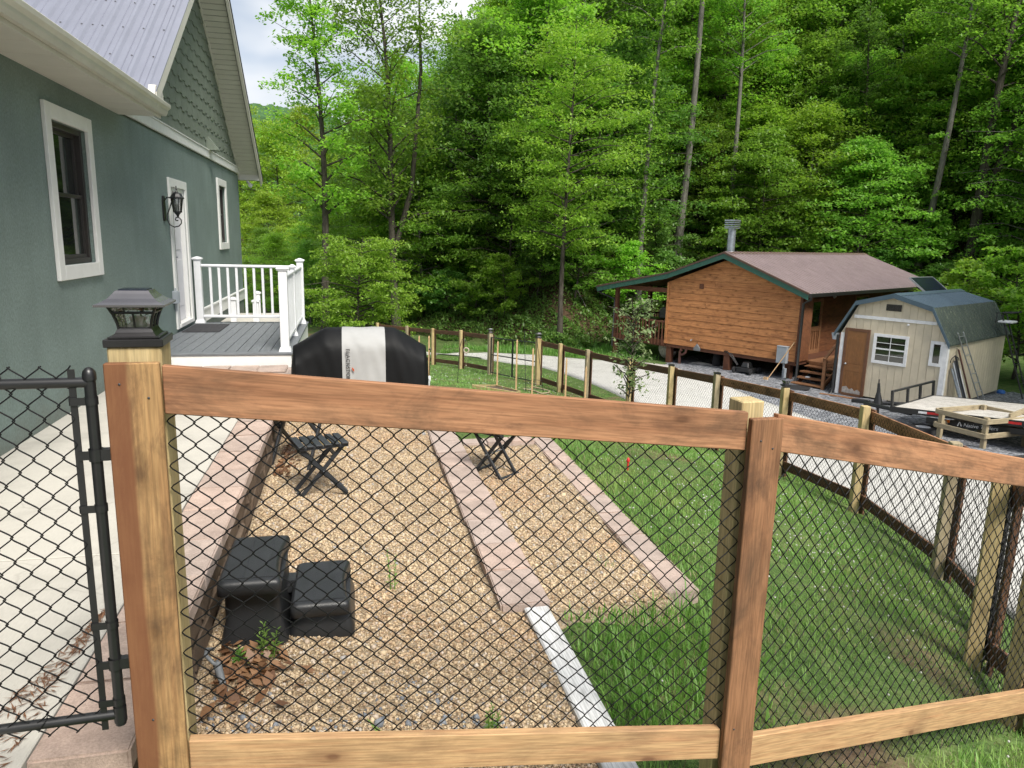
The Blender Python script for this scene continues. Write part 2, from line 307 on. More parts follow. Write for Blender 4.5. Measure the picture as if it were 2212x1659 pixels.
plain('stake_wood', (.50, .33, .18), .8, var=.2, scale=20); plain('hose_tan', (.33, .26, .17), .6); plain('blue_tarp', (.03, .14, .45), .5)
plain('brick_tan', (.40, .34, .27), .85, var=.15)
def lichen_roof(name):
    m, n, l, p = _mat(name); vec = coord(n, l, 'Object', (1, 1, 1))
    c = ramp(n, l, noise(n, l, vec, 1.5, 5), [(.3, (.030, .045, .038, 1)), (.7, (.052, .07, .056, 1))])
    sp = noise(n, l, coord(n, l, 'Object', (9, 9, 4)), 2.2, 4, .7); c = mix(n, l, c, (.22, .24, .15, 1), ramp(n, l, sp, [(.55, G(0)), (.70, G(.5))]))
    l.new(c, p.inputs['Base Color']); p.inputs['Roughness'].default_value = .75
lichen_roof('shed_roof_lichen')
def glassmat(name, col=(.015, .018, .016), rough=.04):
    m, n, l, p = _mat(name); p.inputs['Base Color'].default_value = col + (1,); p.inputs['Roughness'].default_value = rough; p.inputs['Specular IOR Level'].default_value = .9; p.inputs['IOR'].default_value = 1.6
    w_ = noise(n, l, coord(n, l), 2.5, 2); bump(n, l, p, w_, .05, .02)
glassmat('window_glass')
def clearglass(name):
    m, n, l, p = _mat(name); gl = n.new('ShaderNodeBsdfGlossy'); gl.inputs['Roughness'].default_value = .08; tr = n.new('ShaderNodeBsdfTransparent'); tr.inputs['Color'].default_value = (.95, .96, .96, 1)
    fr = n.new('ShaderNodeFresnel'); fr.inputs['IOR'].default_value = 2.3; b = n.new('ShaderNodeBump'); b.inputs['Strength'].default_value = 1; b.inputs['Distance'].default_value = .004
    l.new(noise(n, l, coord(n, l, 'Object', (30, 30, 22)), 2.2, 2, .5, 1), b.inputs['Height']); l.new(b.outputs[0], gl.inputs['Normal']); l.new(b.outputs[0], fr.inputs['Normal'])
    ms = n.new('ShaderNodeMixShader'); l.new(fr.outputs[0], ms.inputs[0]); l.new(tr.outputs[0], ms.inputs[1]); l.new(gl.outputs[0], ms.inputs[2]); l.new(ms.outputs[0], n['Material Output'].inputs['Surface'])
clearglass('lamp_glass')
wood('cedar', (.44, .225, .12, 1), (.37, .175, .09, 1), (.22, .095, .048, 1), stain=.8, knots=.75)
wood('cedar_dark', (.31, .155, .08, 1), (.23, .108, .054, 1), (.11, .05, .028, 1), stain=.8, knots=.7)
wood('cedar_pale', (.52, .33, .17, 1), (.44, .24, .12, 1), (.36, .155, .085, 1), stain=.35, knots=.8)
wood('pine_post', (.56, .44, .235, 1), (.49, .36, .17, 1), (.38, .25, .10, 1), stain=.12, knots=.5, stain_col=(.2, .16, .08, 1))
wood('pine_grey', (.42, .35, .23, 1), (.34, .27, .17, 1), (.24, .18, .10, 1), stain=.25, knots=.5)
wood('fence_brown', (.20, .105, .062, 1), (.15, .075, .045, 1), (.075, .038, .026, 1), stain=.4, knots=.4)
wood('cabin_siding', (.56, .25, .10, 1), (.47, .195, .075, 1), (.30, .105, .04, 1), grain=.3, stain=.45, knots=.7, stain_col=(.13, .045, .025, 1))
wood('cabin_side_shaded', (.22, .09, .042, 1), (.17, .066, .03, 1), (.10, .038, .02, 1), grain=.45, stain=.4, knots=.5)  # siding darkened: the shade under the eave is painted into its colour
wood('cabin_post', (.15, .062, .035, 1), (.12, .047, .028, 1), (.07, .03, .02, 1), stain=.3, knots=.2)
wood('step_wood', (.34, .17, .085, 1), (.28, .13, .06, 1), (.2, .085, .04, 1), stain=.3, knots=.4)
wood('old_white_board', (.74, .74, .73, 1), (.64, .64, .63, 1), (.45, .44, .43, 1), stain=.3, knots=.2, stain_col=(.12, .11, .10, 1))
wood('trailer_plank', (.60, .57, .53, 1), (.50, .47, .43, 1), (.36, .33, .29, 1), stain=.35, knots=.3, stain_col=(.15, .11, .08, 1))
wood('deck_board', (.175, .19, .205, 1), (.16, .172, .187, 1), (.14, .15, .165, 1), stain=.1, knots=0, rough=.6, stain_col=(.3, .3, .3, 1))
def twotone(name):                         # a plank with a brown heart edge and pale sapwood
    m = wood(name, (.42, .255, .115, 1), (.35, .195, .085, 1), (.22, .10, .045, 1), stain=.9, knots=.6)
    n, l = m.node_tree.nodes, m.node_tree.links; p = n['Principled BSDF']; src = p.inputs['Base Color'].links[0].from_socket
    vec = coord(n, l); sx = n.new('ShaderNodeSeparateXYZ'); l.new(vec, sx.inputs[0]); wv = noise(n, l, coord(n, l, 'Object', (1.5, 6, 6)), 1.5, 3)
    ad = n.new('ShaderNodeMath'); ad.operation = 'MULTIPLY_ADD'; ad.inputs[1].default_value = .02; l.new(wv, ad.inputs[0]); l.new(sx.outputs['Z'], ad.inputs[2])
    f = ramp(n, l, ad.outputs[0], [(0, G(.0)), (.016, G(0)), (.026, G(1)), (1, G(1))])
    l.new(mix(n, l, src, (.16, .062, .03, 1), mix(n, l, G(0), G(.85), f)), p.inputs['Base Color'])
twotone('cedar_twotone')
def concrete(name, col, dark=.75, scale=1.5, spots=.25):
    m, n, l, p = _mat(name); vec = coord(n, l)
    c = ramp(n, l, noise(n, l, vec, scale, 7, .6), [(.25, tuple(x * dark for x in col) + (1,)), (.5, tuple(col) + (1,)), (.8, tuple(x * 1.07 for x in col) + (1,))])
    c = mix(n, l, c, ramp(n, l, noise(n, l, coord(n, l, 'Object', (60, 9, 1)), 3, 2), [(.3, G(.86)), (.6, G(1))]), .55, 'MULTIPLY')
    c = mix(n, l, c, (.10, .08, .06, 1), ramp(n, l, noise(n, l, vec, 42, 3, .6), [(.66, G(0)), (.74, G(spots))]))
    st = noise(n, l, coord(n, l, 'Object', (1, .6, 1)), 1.1, 6, .7, .6); c = mix(n, l, c, tuple(x * .62 for x in col) + (1,), ramp(n, l, st, [(.52, G(0)), (.75, G(.55))]))
    cv = n.new('ShaderNodeTexVoronoi'); cv.feature = 'DISTANCE_TO_EDGE'; cv.inputs['Scale'].default_value = .32; wv = n.new('ShaderNodeVectorMath'); wv.operation = 'MULTIPLY_ADD'; wn2 = n.new('ShaderNodeTexNoise'); wn2.inputs['Scale'].default_value = 1.6; wn2.inputs['Detail'].default_value = 5; l.new(vec, wn2.inputs['Vector']); wv.inputs[1].default_value = (.9, .9, .9); l.new(wn2.outputs['Color'], wv.inputs[0]); l.new(vec, wv.inputs[2]); l.new(wv.outputs[0], cv.inputs['Vector'])
    c = mix(n, l, c, (.16, .14, .12, 1), ramp(n, l, cv.outputs['Distance'], [(.0, G(.22)), (.003, G(0))]))
    l.new(c, p.inputs['Base Color']); p.inputs['Roughness'].default_value = .9; p.inputs['Specular IOR Level'].default_value = .2; bump(n, l, p, noise(n, l, vec, 120, 3), .25, .004)
concrete('walk_concrete', (.51, .485, .435)); concrete('drive_concrete', (.52, .51, .485), .85, .8, .12)
def paver(name, c1, c2):
    m, n, l, p = _mat(name); vec = coord(n, l, 'Object', rand=13.0); oi = n.new('ShaderNodeObjectInfo')
    c = mix(n, l, c1, c2, oi.outputs['Random']); c = mix(n, l, c, ramp(n, l, noise(n, l, vec, 5, 6, .65), [(.3, G(.66)), (.65, G(1.08))]), .9, 'MULTIPLY')
    gr = noise(n, l, vec, 110, 3, .7); c = mix(n, l, c, ramp(n, l, gr, [(.35, G(.72)), (.65, G(1.1))]), .7, 'MULTIPLY')
    l.new(c, p.inputs['Base Color']); p.inputs['Roughness'].default_value = .95; p.inputs['Specular IOR Level'].default_value = .15; bump(n, l, p, gr, .6, .006)
paver('paver_pink', (.53, .40, .335, 1), (.46, .375, .33, 1)); paver('block_brown', (.20, .145, .105, 1), (.155, .115, .085, 1))
def speck(name, stops, scale, bs=.8, bd=.015, low=None):
    m, n, l, p = _mat(name); vec = coord(n, l); vo = n.new('ShaderNodeTexVoronoi'); vo.inputs['Scale'].default_value = scale; l.new(vec, vo.inputs['Vector'])
    sx = n.new('ShaderNodeSeparateColor'); l.new(vo.outputs['Color'], sx.inputs[0]); c = ramp(n, l, sx.outputs[0], stops)
    c = mix(n, l, c, ramp(n, l, vo.outputs['Distance'], [(.0, G(1)), (.75, G(.45))]), .8, 'MULTIPLY')
    if low: c = mix(n, l, c, low, ramp(n, l, noise(n, l, vec, .8, 5, .6), [(.5, G(0)), (.75, G(.6))]))
    l.new(c, p.inputs['Base Color']); p.inputs['Roughness'].default_value = .85; inv = n.new('ShaderNodeMath'); inv.operation = 'SUBTRACT'; inv.inputs[0].default_value = 1; l.new(vo.outputs['Distance'], inv.inputs[1]); bump(n, l, p, inv.outputs[0], bs, bd)
PEB = [(0, (.22, .145, .08, 1)), (.3, (.47, .355, .22, 1)), (.62, (.60, .475, .315, 1)), (.82, (.36, .24, .145, 1)), (1, (.64, .54, .42, 1))]
speck('gravel_tan', PEB, 75); speck('gravel_grey', [(0, (.10, .11, .13, 1)), (.5, (.24, .25, .28, 1)), (1, (.46, .47, .50, 1))], 16, 1, .03)
def pebblemat():
    m, n, l, p = _mat('pebbles'); g = n.new('ShaderNodeNewGeometry'); vec = coord(n, l)
    c = ramp(n, l, g.outputs['Random Per Island'], PEB[:-1] + [(.95, (.55, .48, .40, 1)), (1, (.25, .25, .26, 1))]); red = noise(n, l, vec, .9, 2)
    c = mix(n, l, c, (1.0, .88, .80, 1), ramp(n, l, red, [(.48, G(0)), (.66, G(.7))]), 'MULTIPLY')
    l.new(c, p.inputs['Base Color']); p.inputs['Roughness'].default_value = .7
pebblemat()
def ground_mat():
    m, n, l, p = _mat('ground_cover'); vec = coord(n, l); at = n.new('ShaderNodeVertexColor'); at.layer_name = 'zone'; sx = n.new('ShaderNodeSeparateColor'); l.new(at.outputs['Color'], sx.inputs[0])
    grass = ramp(n, l, noise(n, l, vec, 3.2, 7, .7), [(.28, (.055, .10, .028, 1)), (.5, (.10, .165, .048, 1)), (.75, (.19, .215, .09, 1))])
    grass = mix(n, l, grass, ramp(n, l, noise(n, l, vec, 45, 4, .7), [(.3, G(.45)), (.65, G(1.15))]), .9, 'MULTIPLY')
    dirt = ramp(n, l, noise(n, l, vec, 7, 6, .65), [(.3, (.085, .055, .035, 1)), (.55, (.19, .13, .085, 1)), (.75, (.30, .22, .14, 1))])
    litter = ramp(n, l, noise(n, l, vec, 5, 8, .75), [(.3, (.022, .016, .011, 1)), (.5, (.07, .045, .028, 1)), (.72, (.15, .095, .058, 1))])
    patch = noise(n, l, vec, 1.3, 6, .65)
    ad = n.new('ShaderNodeMath'); ad.operation = 'ADD'; l.new(sx.outputs[1], ad.inputs[0]); l.new(patch, ad.inputs[1]); f = ramp(n, l, ad.outputs[0], [(.62, G(0)), (.82, G(1))])
    c = mix(n, l, grass, dirt, f); c = mix(n, l, c, litter, sx.outputs[0]); l.new(c, p.inputs['Base Color']); p.inputs['Roughness'].default_value = .95; p.inputs['Specular IOR Level'].default_value = .1
    bump(n, l, p, noise(n, l, vec, 22, 5, .7), .6, .04)
ground_mat()
leaf('grass_blade', (.135, .27, .055, 1), (.28, .45, .12, 1), .4, .5, (.36, .42, .14, 1)); leaf('dry_blade', (.22, .19, .09, 1), (.36, .31, .17, 1), .3); leaf('tall_grass', (.11, .24, .04, 1), (.22, .37, .08, 1), .4)
leaf('leaf_mid', (.115, .235, .032, 1), (.215, .37, .052, 1), .52); leaf('leaf_dark', (.078, .185, .034, 1), (.15, .29, .048, 1), .5); leaf('leaf_bright', (.165, .33, .036, 1), (.27, .45, .06, 1), .52)
leaf('leaf_yellow', (0.217, 0.364, 0.034, 1), (0.326, 0.465, 0.062, 1)); leaf('leaf_maple', (.17, .33, .035, 1), (.28, .44, .06, 1)); leaf('vine_leaf', (.075, .185, .035, 1), (.17, .32, .06, 1), .42); leaf('leaf_pale', (.17, .26, .10, 1), (.28, .37, .16, 1), .4)
leaf('dead_leaf', (.12, .055, .028, 1), (.30, .16, .085, 1), .15); leaf('clover_flower', (.5, .52, .45, 1), (.75, .75, .7, 1), .2)
def bark(name, a, b):
    m, n, l, p = _mat(name); f = noise(n, l, coord(n, l, 'Object', (5, 5, 1.1), rand=9.0), 2.2, 7, .7, .4); l.new(ramp(n, l, f, [(.35, a), (.65, b)]), p.inputs['Base Color']); p.inputs['Roughness'].default_value = .95; p.inputs['Specular IOR Level'].default_value = .1; bump(n, l, p, f, .8, .03)
bark('bark_grey', (.085, .08, .068, 1), (.21, .20, .175, 1)); bark('bark_dark', (.035, .03, .024, 1), (.10, .09, .072, 1))
# ---------------------------------------------------------------- ground sheet
def axis_steps(stops):
    out = [stops[0][0]]
    for (a, d), (b, _) in zip(stops[:-1], stops[1:]):
        k = max(1, round((b - a) / d)); out += [a + (b - a) * (i + 1) / k for i in range(k)]
    return np.array(out)
gx = axis_steps([(-90, 6), (-30, 2), (-12, .8), (-5, .3), (7, .6), (16, 1.0), (34, 3), (90, 3)]); gy = axis_steps([(-14, 2), (-2, .3), (11, .5), (30, .8), (60, 2), (100, 6), (190, 6)])
GX, GY = np.meshgrid(gx, gy); GZ = height(GX, GY); nx, ny = len(gx), len(gy)
GZ = GZ + np.where(GY > 29, 1, 0) * .12 * np.sin(GX * 1.7 + GY) * np.sin(GY * 1.3)
idx = np.arange(nx * ny).reshape(ny, nx); F = np.stack([idx[:-1, :-1], idx[:-1, 1:], idx[1:, 1:], idx[1:, :-1]], -1).reshape(-1, 4)
ground = struct(np_mesh('ground', np.stack([GX, GY, GZ], -1).reshape(-1, 3), F, 'ground_cover', True))
yt = np.interp(GX, TOE[:, 0], TOE[:, 1]); forest = np.clip((GY - yt + .5) / 1.5, 0, 1) * np.where(GX < 7, 1, 1)
Vv, Ss = yard(GX, GY); dirt = np.zeros_like(GX)
for cx, cy, r in ((1.5, 3.0, .9), (3.3, 5.0, .5), (2.9, 3.9, .4), (1.4, 7.5, .8), (2.6, 4.4, .6), (1.5, 18.5, 1.4), (-.6, 20.5, 1.2), (-11, 34, 6), (2.0, 2.3, .5), (-4, 16, 4)): dirt = np.maximum(dirt, .2 * np.clip(1.3 - np.hypot(GX - cx, GY - cy) / r, 0, 1))
za = ground.data.color_attributes.new('zone', 'FLOAT_COLOR', 'POINT'); za.data.foreach_set('color', np.stack([forest, dirt, forest * 0, forest * 0 + 1], -1).astype(np.float32).ravel())
# ---------------------------------------------------------------- driveway, gravel lot, walkway, gravel pad
near_e = [(-5.5, 31.1), (-1.93, 28.46), (-.96, 27.36), (0, 26.0), (.77, 25.36), (1.5, 23.7), (2.1, 21.8), (2.75, 19.5), (3.3, 17), (3.75, 15), (4.15, 13), (4.45, 11), (4.6, 9.5), (4.6, 8.2), (4.45, 6.6), (4.15, 5.2), (3.9, 4.0), (3.9, 2), (4.2, -4)]
far_e = [(-5.8, 31.3), (-3.1, 29.2), (-2.2, 29.55), (-1.0, 29.5), (.9, 28.5), (2.6, 27.0), (5.3, 25.7), (6.0, 22.5), (6.4, 20), (6.86, 18.1), (7.2, 16), (7.5, 13.5), (7.7, 11.5), (7.9, 9.5), (8.1, 7.6), (8.2, 6), (8.4, 4.4), (8.6, 2), (9, -4)]
def resample(pl, k):
    pl = np.array(pl, float); i = np.linspace(0, len(pl) - 1, k); a = np.clip(i.astype(int), 0, len(pl) - 2); t = (i - a)[:, None]
    P = [pl[np.clip(a + j, 0, len(pl) - 1)] for j in (-1, 0, 1, 2)]
    return .5 * (2 * P[1] + (P[2] - P[0]) * t + (2 * P[0] - 5 * P[1] + 4 * P[2] - P[3]) * t ** 2 + (3 * P[1] - P[0] - 3 * P[2] + P[3]) * t ** 3)
A_, B_ = resample(near_e, 150), resample(far_e, 150); tt = np.linspace(0, 1, 13)[None, :, None]
S_ = A_[:, None] * (1 - tt) + B_[:, None] * tt; SZ = height(S_[..., 0], S_[..., 1]) + .05
top = np.concatenate([S_, SZ[..., None]], -1); idx = np.arange(150 * 13).reshape(150, 13)
F = np.stack([idx[:-1, :-1], idx[1:, :-1], idx[1:, 1:], idx[:-1, 1:]], -1).reshape(-1, 4)
V = top.reshape(-1, 3); nb = len(V); e0 = top[:, 0].copy(); e0[:, 2] -= .2; e1 = top[:, -1].copy(); e1[:, 2] -= .2; V = np.concatenate([V, e0, e1]); r = np.arange(149)
F = np.concatenate([F, np.stack([idx[:-1, 0], nb + r, nb + r + 1, idx[1:, 0]], -1), np.stack([idx[:-1, -1], idx[1:, -1], nb + 150 + r + 1, nb + 150 + r], -1)])
struct(np_mesh('driveway', V, F[:, ::-1], 'drive_concrete', False))
lot = [(5.2, 25.3), (5.9, 22.4), (6.3, 20), (6.75, 18.1), (7.1, 16), (7.4, 13.5), (7.6, 11.5), (7.8, 9.5), (8, 7.6), (10, 5), (16, 5), (20, 12), (19, 20), (16.5, 21.5), (14, 23.5), (13, 28), (9.5, 30), (6.3, 27.6)]
def inpoly(X, Y, poly):
    c = np.zeros(X.shape, bool); j = len(poly) - 1
    for i in range(len(poly)):
        xi, yi = poly[i]; xj, yj = poly[j]; c ^= ((yi > Y) != (yj > Y)) & (X < (xj - xi) * (Y - yi) / (yj - yi + 1e-12) + xi); j = i
    return c
LX, LY = np.meshgrid(np.arange(4.8, 20.4, .2), np.arange(4.6, 30.4, .2)); k = LX.shape; jx = RNG.normal(0, .035, k); jy = RNG.normal(0, .035, k); LX = LX + jx; LY = LY + jy; LZ = height(LX, LY) + .03 + RNG.normal(0, .006, k)
idx = np.arange(LX.size).reshape(k); F = np.stack([idx[:-1, :-1], idx[:-1, 1:], idx[1:, 1:], idx[1:, :-1]], -1).reshape(-1, 4); ins = inpoly(LX, LY, lot).ravel(); F = F[ins[F].sum(1) >= 3]
struct(np_mesh('gravel_lot', np.stack([LX, LY, LZ], -1).reshape(-1, 3), F, 'gravel_grey', True))
# concrete walk between house and retaining wall, in three slabs with open joints
wk = MB()
for s0, s1 in ((-5, 3.86), (3.875, 7.1), (7.115, 9.4)): wk.box((-2.56, s0, -.14), (-1.045, s1, 0))
walk = struct(wk.build('walkway', 'walk_concrete', None, H, .004))
# gravel bays
def pad_z(v, s): return -.40 - .070 * np.clip((v + .74) / 1.5, 0, 1) - .015 * np.clip((v - 1.0), 0, 1) + .012 * np.sin(v * 5 + s * 3) + .01 * np.sin(s * 7 - v * 2)
PV, PS = np.meshgrid(np.linspace(-.76, 1.86, 60), np.linspace(1.9, 9.6, 150)); PZ = pad_z(PV, PS) - np.where(PV > 1.0, .5 * np.clip(3.62 - .2 * np.sin(PV * 3) - PS, 0, 1), 0)
idx = np.arange(PV.size).reshape(PV.shape); F = np.stack([idx[:-1, :-1], idx[:-1, 1:], idx[1:, 1:], idx[1:, :-1]], -1).reshape(-1, 4)
fc = lambda A: A.ravel()[F].mean(1); fv, fs = fc(PV), fc(PS); keep = ~((fv > .98) & (fs > 7.2)) & ~((fv > 1.0) & (fs < 2.9)); F = F[keep]
pad = struct(np_mesh('gravel_pad', np.stack([PV, PS, PZ], -1).reshape(-1, 3), F, 'gravel_tan', True, None, H))
# ---------------------------------------------------------------- green house
WV = -2.558
house = thing('stucco_house', 'green stucco house with shingled gable and pale metal roof beside the concrete walk', 'house', hw(WV - 3, 11, 0), HA)
S_END = 18.2; S_NEAR = -3.0; WT = 2.93
def clip_poly(poly, a, b, c):
    """Keep a*s + b*z <= c (Sutherland-Hodgman)."""
    out = []
    for i in range(len(poly)):
        p, q = poly[i], poly[(i + 1) % len(poly)]; dp = a * p[0] + b * p[1] - c; dq = a * q[0] + b * q[1] - c
        if dp <= 0: out.append(p)
        if (dp < 0 < dq) or (dq < 0 < dp): t = dp / (dp - dq); out.append((p[0] + (q[0] - p[0]) * t, p[1] + (q[1] - p[1]) * t))
    return out
WIN1 = (7.28, 8.18, 1.32, 2.58); DOOR = (11.52, 12.42, .27, 2.27); WIN2 = (15.44, 16.2, 1.44, 2.54)
def wall_with_holes(x0, x1, s0, s1, z0, z1, holes):
    m = MB(); cuts = sorted({s0, s1, *[h[0] for h in holes], *[h[1] for h in holes]})
    for a, b in zip(cuts[:-1], cuts[1:]):
        hh = [h for h in holes if h[0] <= a + 1e-6 and h[1] >= b - 1e-6]; zc = z0
        for h in sorted(hh, key=lambda h: h[2]):
            if h[2] > zc + 1e-6: m.box((x0, a, zc), (x1, b, h[2]))
            zc = h[3]
        if zc < z1 - 1e-6: m.box((x0, a, zc), (x1, b, z1))
    return m
wall = wall_with_holes(WV - .16, WV, S_NEAR, S_END, -.5, WT, [WIN1, DOOR, WIN2]).build('wall', 'stucco_green', house, H)
MB().box((WV - 6, S_END - .16, -2.6), (WV - .161, S_END, WT + .6)).build('end_wall', 'stucco_green', house, H)
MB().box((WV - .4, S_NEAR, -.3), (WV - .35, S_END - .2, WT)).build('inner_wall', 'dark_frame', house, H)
# gable: backing plus single wavy-butt shingles
PITCH_G = .72; SL, SR, ZE = 8.9, 18.2, 2.98; SPK = (SL + SR) / 2; ZPK = ZE + PITCH_G * (SR - SPK)
gable = MB().prism([(WV - .02, SL, WT), (WV - .02, SR, WT), (WV - .02, SR, ZE), (WV - .02, SPK, ZPK), (WV - .02, SL, ZE)], (-.12, 0, 0)).build('gable_wall', 'shingle_green', house, H)
rowh, per = .222, .40
for r in range(15):
    zt = WT + .16 + (r + 1) * rowh; zb = zt - rowh - .045; off = (r % 2) * per * .5 + (r % 3) * .07
    for k in range(int((SR - SL) / per) + 2):
        a = SL - .4 + off + k * per; b = a + per - .006; lo = random.uniform(.0, .010)
        poly = [(a, zb - .012 - lo), (a + per * .42, zb - .012 - lo), (a + per * .56, zb + .02), (b, zb + .02 + lo), (b, zt), (a, zt)]
        poly = clip_poly(poly, PITCH_G, 1, ZE + PITCH_G * SR - .01); poly = clip_poly(poly, -PITCH_G, 1, ZE - PITCH_G * SL + .05); poly = clip_poly(poly, 0, -1, -(WT + .13))
        if len(poly) < 3 or max(p[1] for p in poly) - min(p[1] for p in poly) < .02: continue
        m = MB(); n_ = len(poly); zz = lambda p: WV + .001 + (zt - p[1]) / (rowh + .08) * .020
        fr = [(zz(p), p[0], p[1]) for p in poly]; bk = [(WV - .018, p[0], p[1]) for p in poly]
        m.add(fr + bk, [tuple(range(n_))] + [(i, (i + 1) % n_, n_ + (i + 1) % n_, n_ + i) for i in range(n_)]); m.build('shingle', 'shingle_green', gable, H)
MB().box((WV + .001, 8.6, WT + .02), (WV + .04, SR + .02, WT + .15)).box((WV + .001, 8.6, WT + .15), (WV + .055, SR + .02, WT + .17)).build('trim_band', 'trim_white', house, H, .004)
# right rake: slatted soffit, frieze, fascia, drip edge, boxed return
OV = .46
dl = math.hypot(1, PITCH_G)
def rake(s, v, dz=0.0): return (v, s, ZE + PITCH_G * (SR - s) + dz)
for k in range(62):
    sa = SR - k * .098; sb = sa - .082
    if sb < SPK: break
    P = [rake(sa, WV + .03, -.03), rake(sa, WV + OV - .02, -.03), rake(sb, WV + OV - .02, -.03), rake(sb, WV + .03, -.03)]
    MB().prism(P, (0, 0, .012)).build('soffit_slat', 'soffit_cream', house, H)
MB().prism([rake(SR, WV + .03, -.018), rake(SR, WV + OV, -.018), rake(SPK, WV + OV, -.018), rake(SPK, WV + .03, -.018)], (0, 0, .02)).build('soffit_backing', 'screw_dark', house, H)
MB().prism([rake(SR + .02, WV + .002, -.10), rake(SR + .02, WV + .032, -.10), rake(SPK, WV + .032, -.10), rake(SPK, WV + .002, -.10)], (0, 0, .07)).build('frieze_board', 'soffit_cream', house, H)
MB().prism([rake(SR + .25, WV + OV, -.09), rake(SR + .25, WV + OV + .022, -.09), rake(SPK, WV + OV + .022, -.09), rake(SPK, WV + OV, -.09)], (0, 0, .15)).prism([rake(SR + .25, WV + OV + .022, -.03), rake(SR + .25, WV + OV + .045, -.03), rake(SPK, WV + OV + .045, -.03), rake(SPK, WV + OV + .022, -.03)], (0, 0, .09)).build('rake_fascia', 'soffit_cream', house, H)
MB().prism([rake(SR + .30, WV - 6, .07), rake(SR + .30, WV + OV + .06, .07), rake(SPK, WV + OV + .06, .07), rake(SPK, WV - 6, .07)], (0, 0, .03)).build('roof_slope', 'screw_dark', house, H)
MB().prism([(WV + .001, SR + .001, WT - .10), (WV + .001, SR + .27, WT - .10), (WV + .001, SR + .27, WT - .02), (WV + .001, SR + .001, WT + .2)], (OV - .002, 0, 0)).build('eave_return', 'soffit_cream', house, H, .003)
MB().tube([(WV - .05, 16.93, 3.995), (WV + .36, 16.93, 3.985)], .035, 12).build('vent_pipe', 'plastic_grey', house, H)
MB().prism([(WV + .005, 14.5, 3.32), (WV + .05, 14.5, 3.32), (WV + .2, 14.5, 3.12), (WV + .2, 14.5, 3.09), (WV + .005, 14.5, 3.09)], (0, .22, 0)).build('exhaust_hood', 'shingle_green', house, H, .004)
for s_, z_ in ((14.9, 3.2), (15.05, 3.13)): MB().tube([(WV + .02, s_, z_), (WV + .09, s_, z_)], .035, 10).build('cable_knob', 'shingle_green', house, H)
# left slope of the gable roof: ribbed metal panels with screws, rake trim
def lroof(s, v, dz=0.0): return (v, s, ZE + .10 + PITCH_G * (s - SL) + dz)
VR = WV + OV + .02
for k in range(9):
    v1 = VR - .03 - k * .91; v0 = v1 - .905
    pn = MB().prism([lroof(8.78, v0), lroof(8.78, v1), lroof(SPK, v1), lroof(SPK, v0)], (0, 0, .012)).build('roof_panel', 'roof_metal', house, H)
    for j in range(4):
        vc = v1 - .04 - j * .228; P = [lroof(8.78, vc - .045, .011), lroof(8.78, vc - .018, .05), lroof(8.78, vc + .018, .05), lroof(8.78, vc + .045, .011)]; Q = [lroof(SPK, p[0], p[2] - lroof(8.78, 0)[2]) for p in P]
        MB().add(P + Q, [(0, 1, 5, 4), (1, 2, 6, 5), (2, 3, 7, 6)]).build('roof_rib', 'roof_metal', pn, H)
        MB().prism([lroof(8.78, vc - .118, .010), lroof(8.78, vc - .108, .026), lroof(8.78, vc - .098, .010)], Vector(lroof(SPK, 0)) - Vector(lroof(8.78, 0))).build('minor_rib', 'roof_metal', pn, H)
    sc = MB()
    for j in range(4):
        for s_ in np.arange(9.0, SPK, .61):
            for dv in (-.06, .06) if j == 0 else (-.06,): sc.lathe([(.011, .011), (.011, .018), (.005, .022), (.0, .022)], lroof(s_, v1 - .04 - j * .228 + dv), 6)
    stuff(sc.build('screw_heads', 'screw_dark', pn, H))
MB().prism([lroof(8.93, VR - .05, .016), lroof(8.93, VR + .035, .016), lroof(SPK, VR + .035, .016), lroof(SPK, VR - .05, .016)], (0, 0, .014)).build('rake_trim', 'roof_metal', house, H)
MB().prism([lroof(8.93, VR + .012, -.13), lroof(8.93, VR + .034, -.13), lroof(SPK, VR + .034, -.13), lroof(SPK, VR + .012, -.13)], (0, 0, .145)).build('rake_board', 'soffit_cream', house, H)
MB().prism([lroof(8.9, WV + .01, -.09), lroof(8.9, VR + .012, -.09), lroof(SPK, VR + .012, -.09), lroof(SPK, WV + .01, -.09)], (0, 0, .012)).build('rake_soffit', 'soffit_cream', house, H)
# near eave: soffit, fascia, ogee gutter
GE = 9.42
for k in range(26):
    s0 = GE - .06 - (k + 1) * .42; MB().box((WV + .001, s0 + .004, WT - .012), (WV + OV - .045, s0 + .416, WT + .005)).build('eave_soffit_panel', 'soffit_cream', house, H, .002)
    if s0 < -1: break
MB().box((WV + OV - .045, S_NEAR, WT - .03), (WV + OV - .02, GE - .04, WT + .15)).build('eave_fascia', 'soffit_cream', house, H)
gp = [(0, 0), (.045, 0), (.062, .035), (.066, .06), (.095, .085), (.10, .12), (.093, .128), (.088, .118), (.083, .09), (.055, .066), (.05, .04), (.038, .012), (.006, .012), (.006, .12), (0, .12)]
gut = MB().prism([(WV + OV - .018 + x, S_NEAR, WT + .005 + z) for x, z in gp], (0, GE - S_NEAR, 0)); gut.build('gutter', 'gutter_cream', house, H)
MB().prism([(WV + OV - .018 + x, GE, WT + .005 + z) for x, z in gp[:6] + [(0, .12)]], (0, .008, 0)).build('gutter_end_cap', 'gutter_cream', house, H)
MB().prism([(VR - .05, 8.86, WT + .12), (VR - .05, 9.26, WT + .12), (VR - .05, 9.27, WT + .20), (VR - .05, 9.20, WT + .29), (VR - .05, 8.95, WT + .26)], (.075, 0, 0)).build('kickout_flashing', 'soffit_cream', house, H, .004)
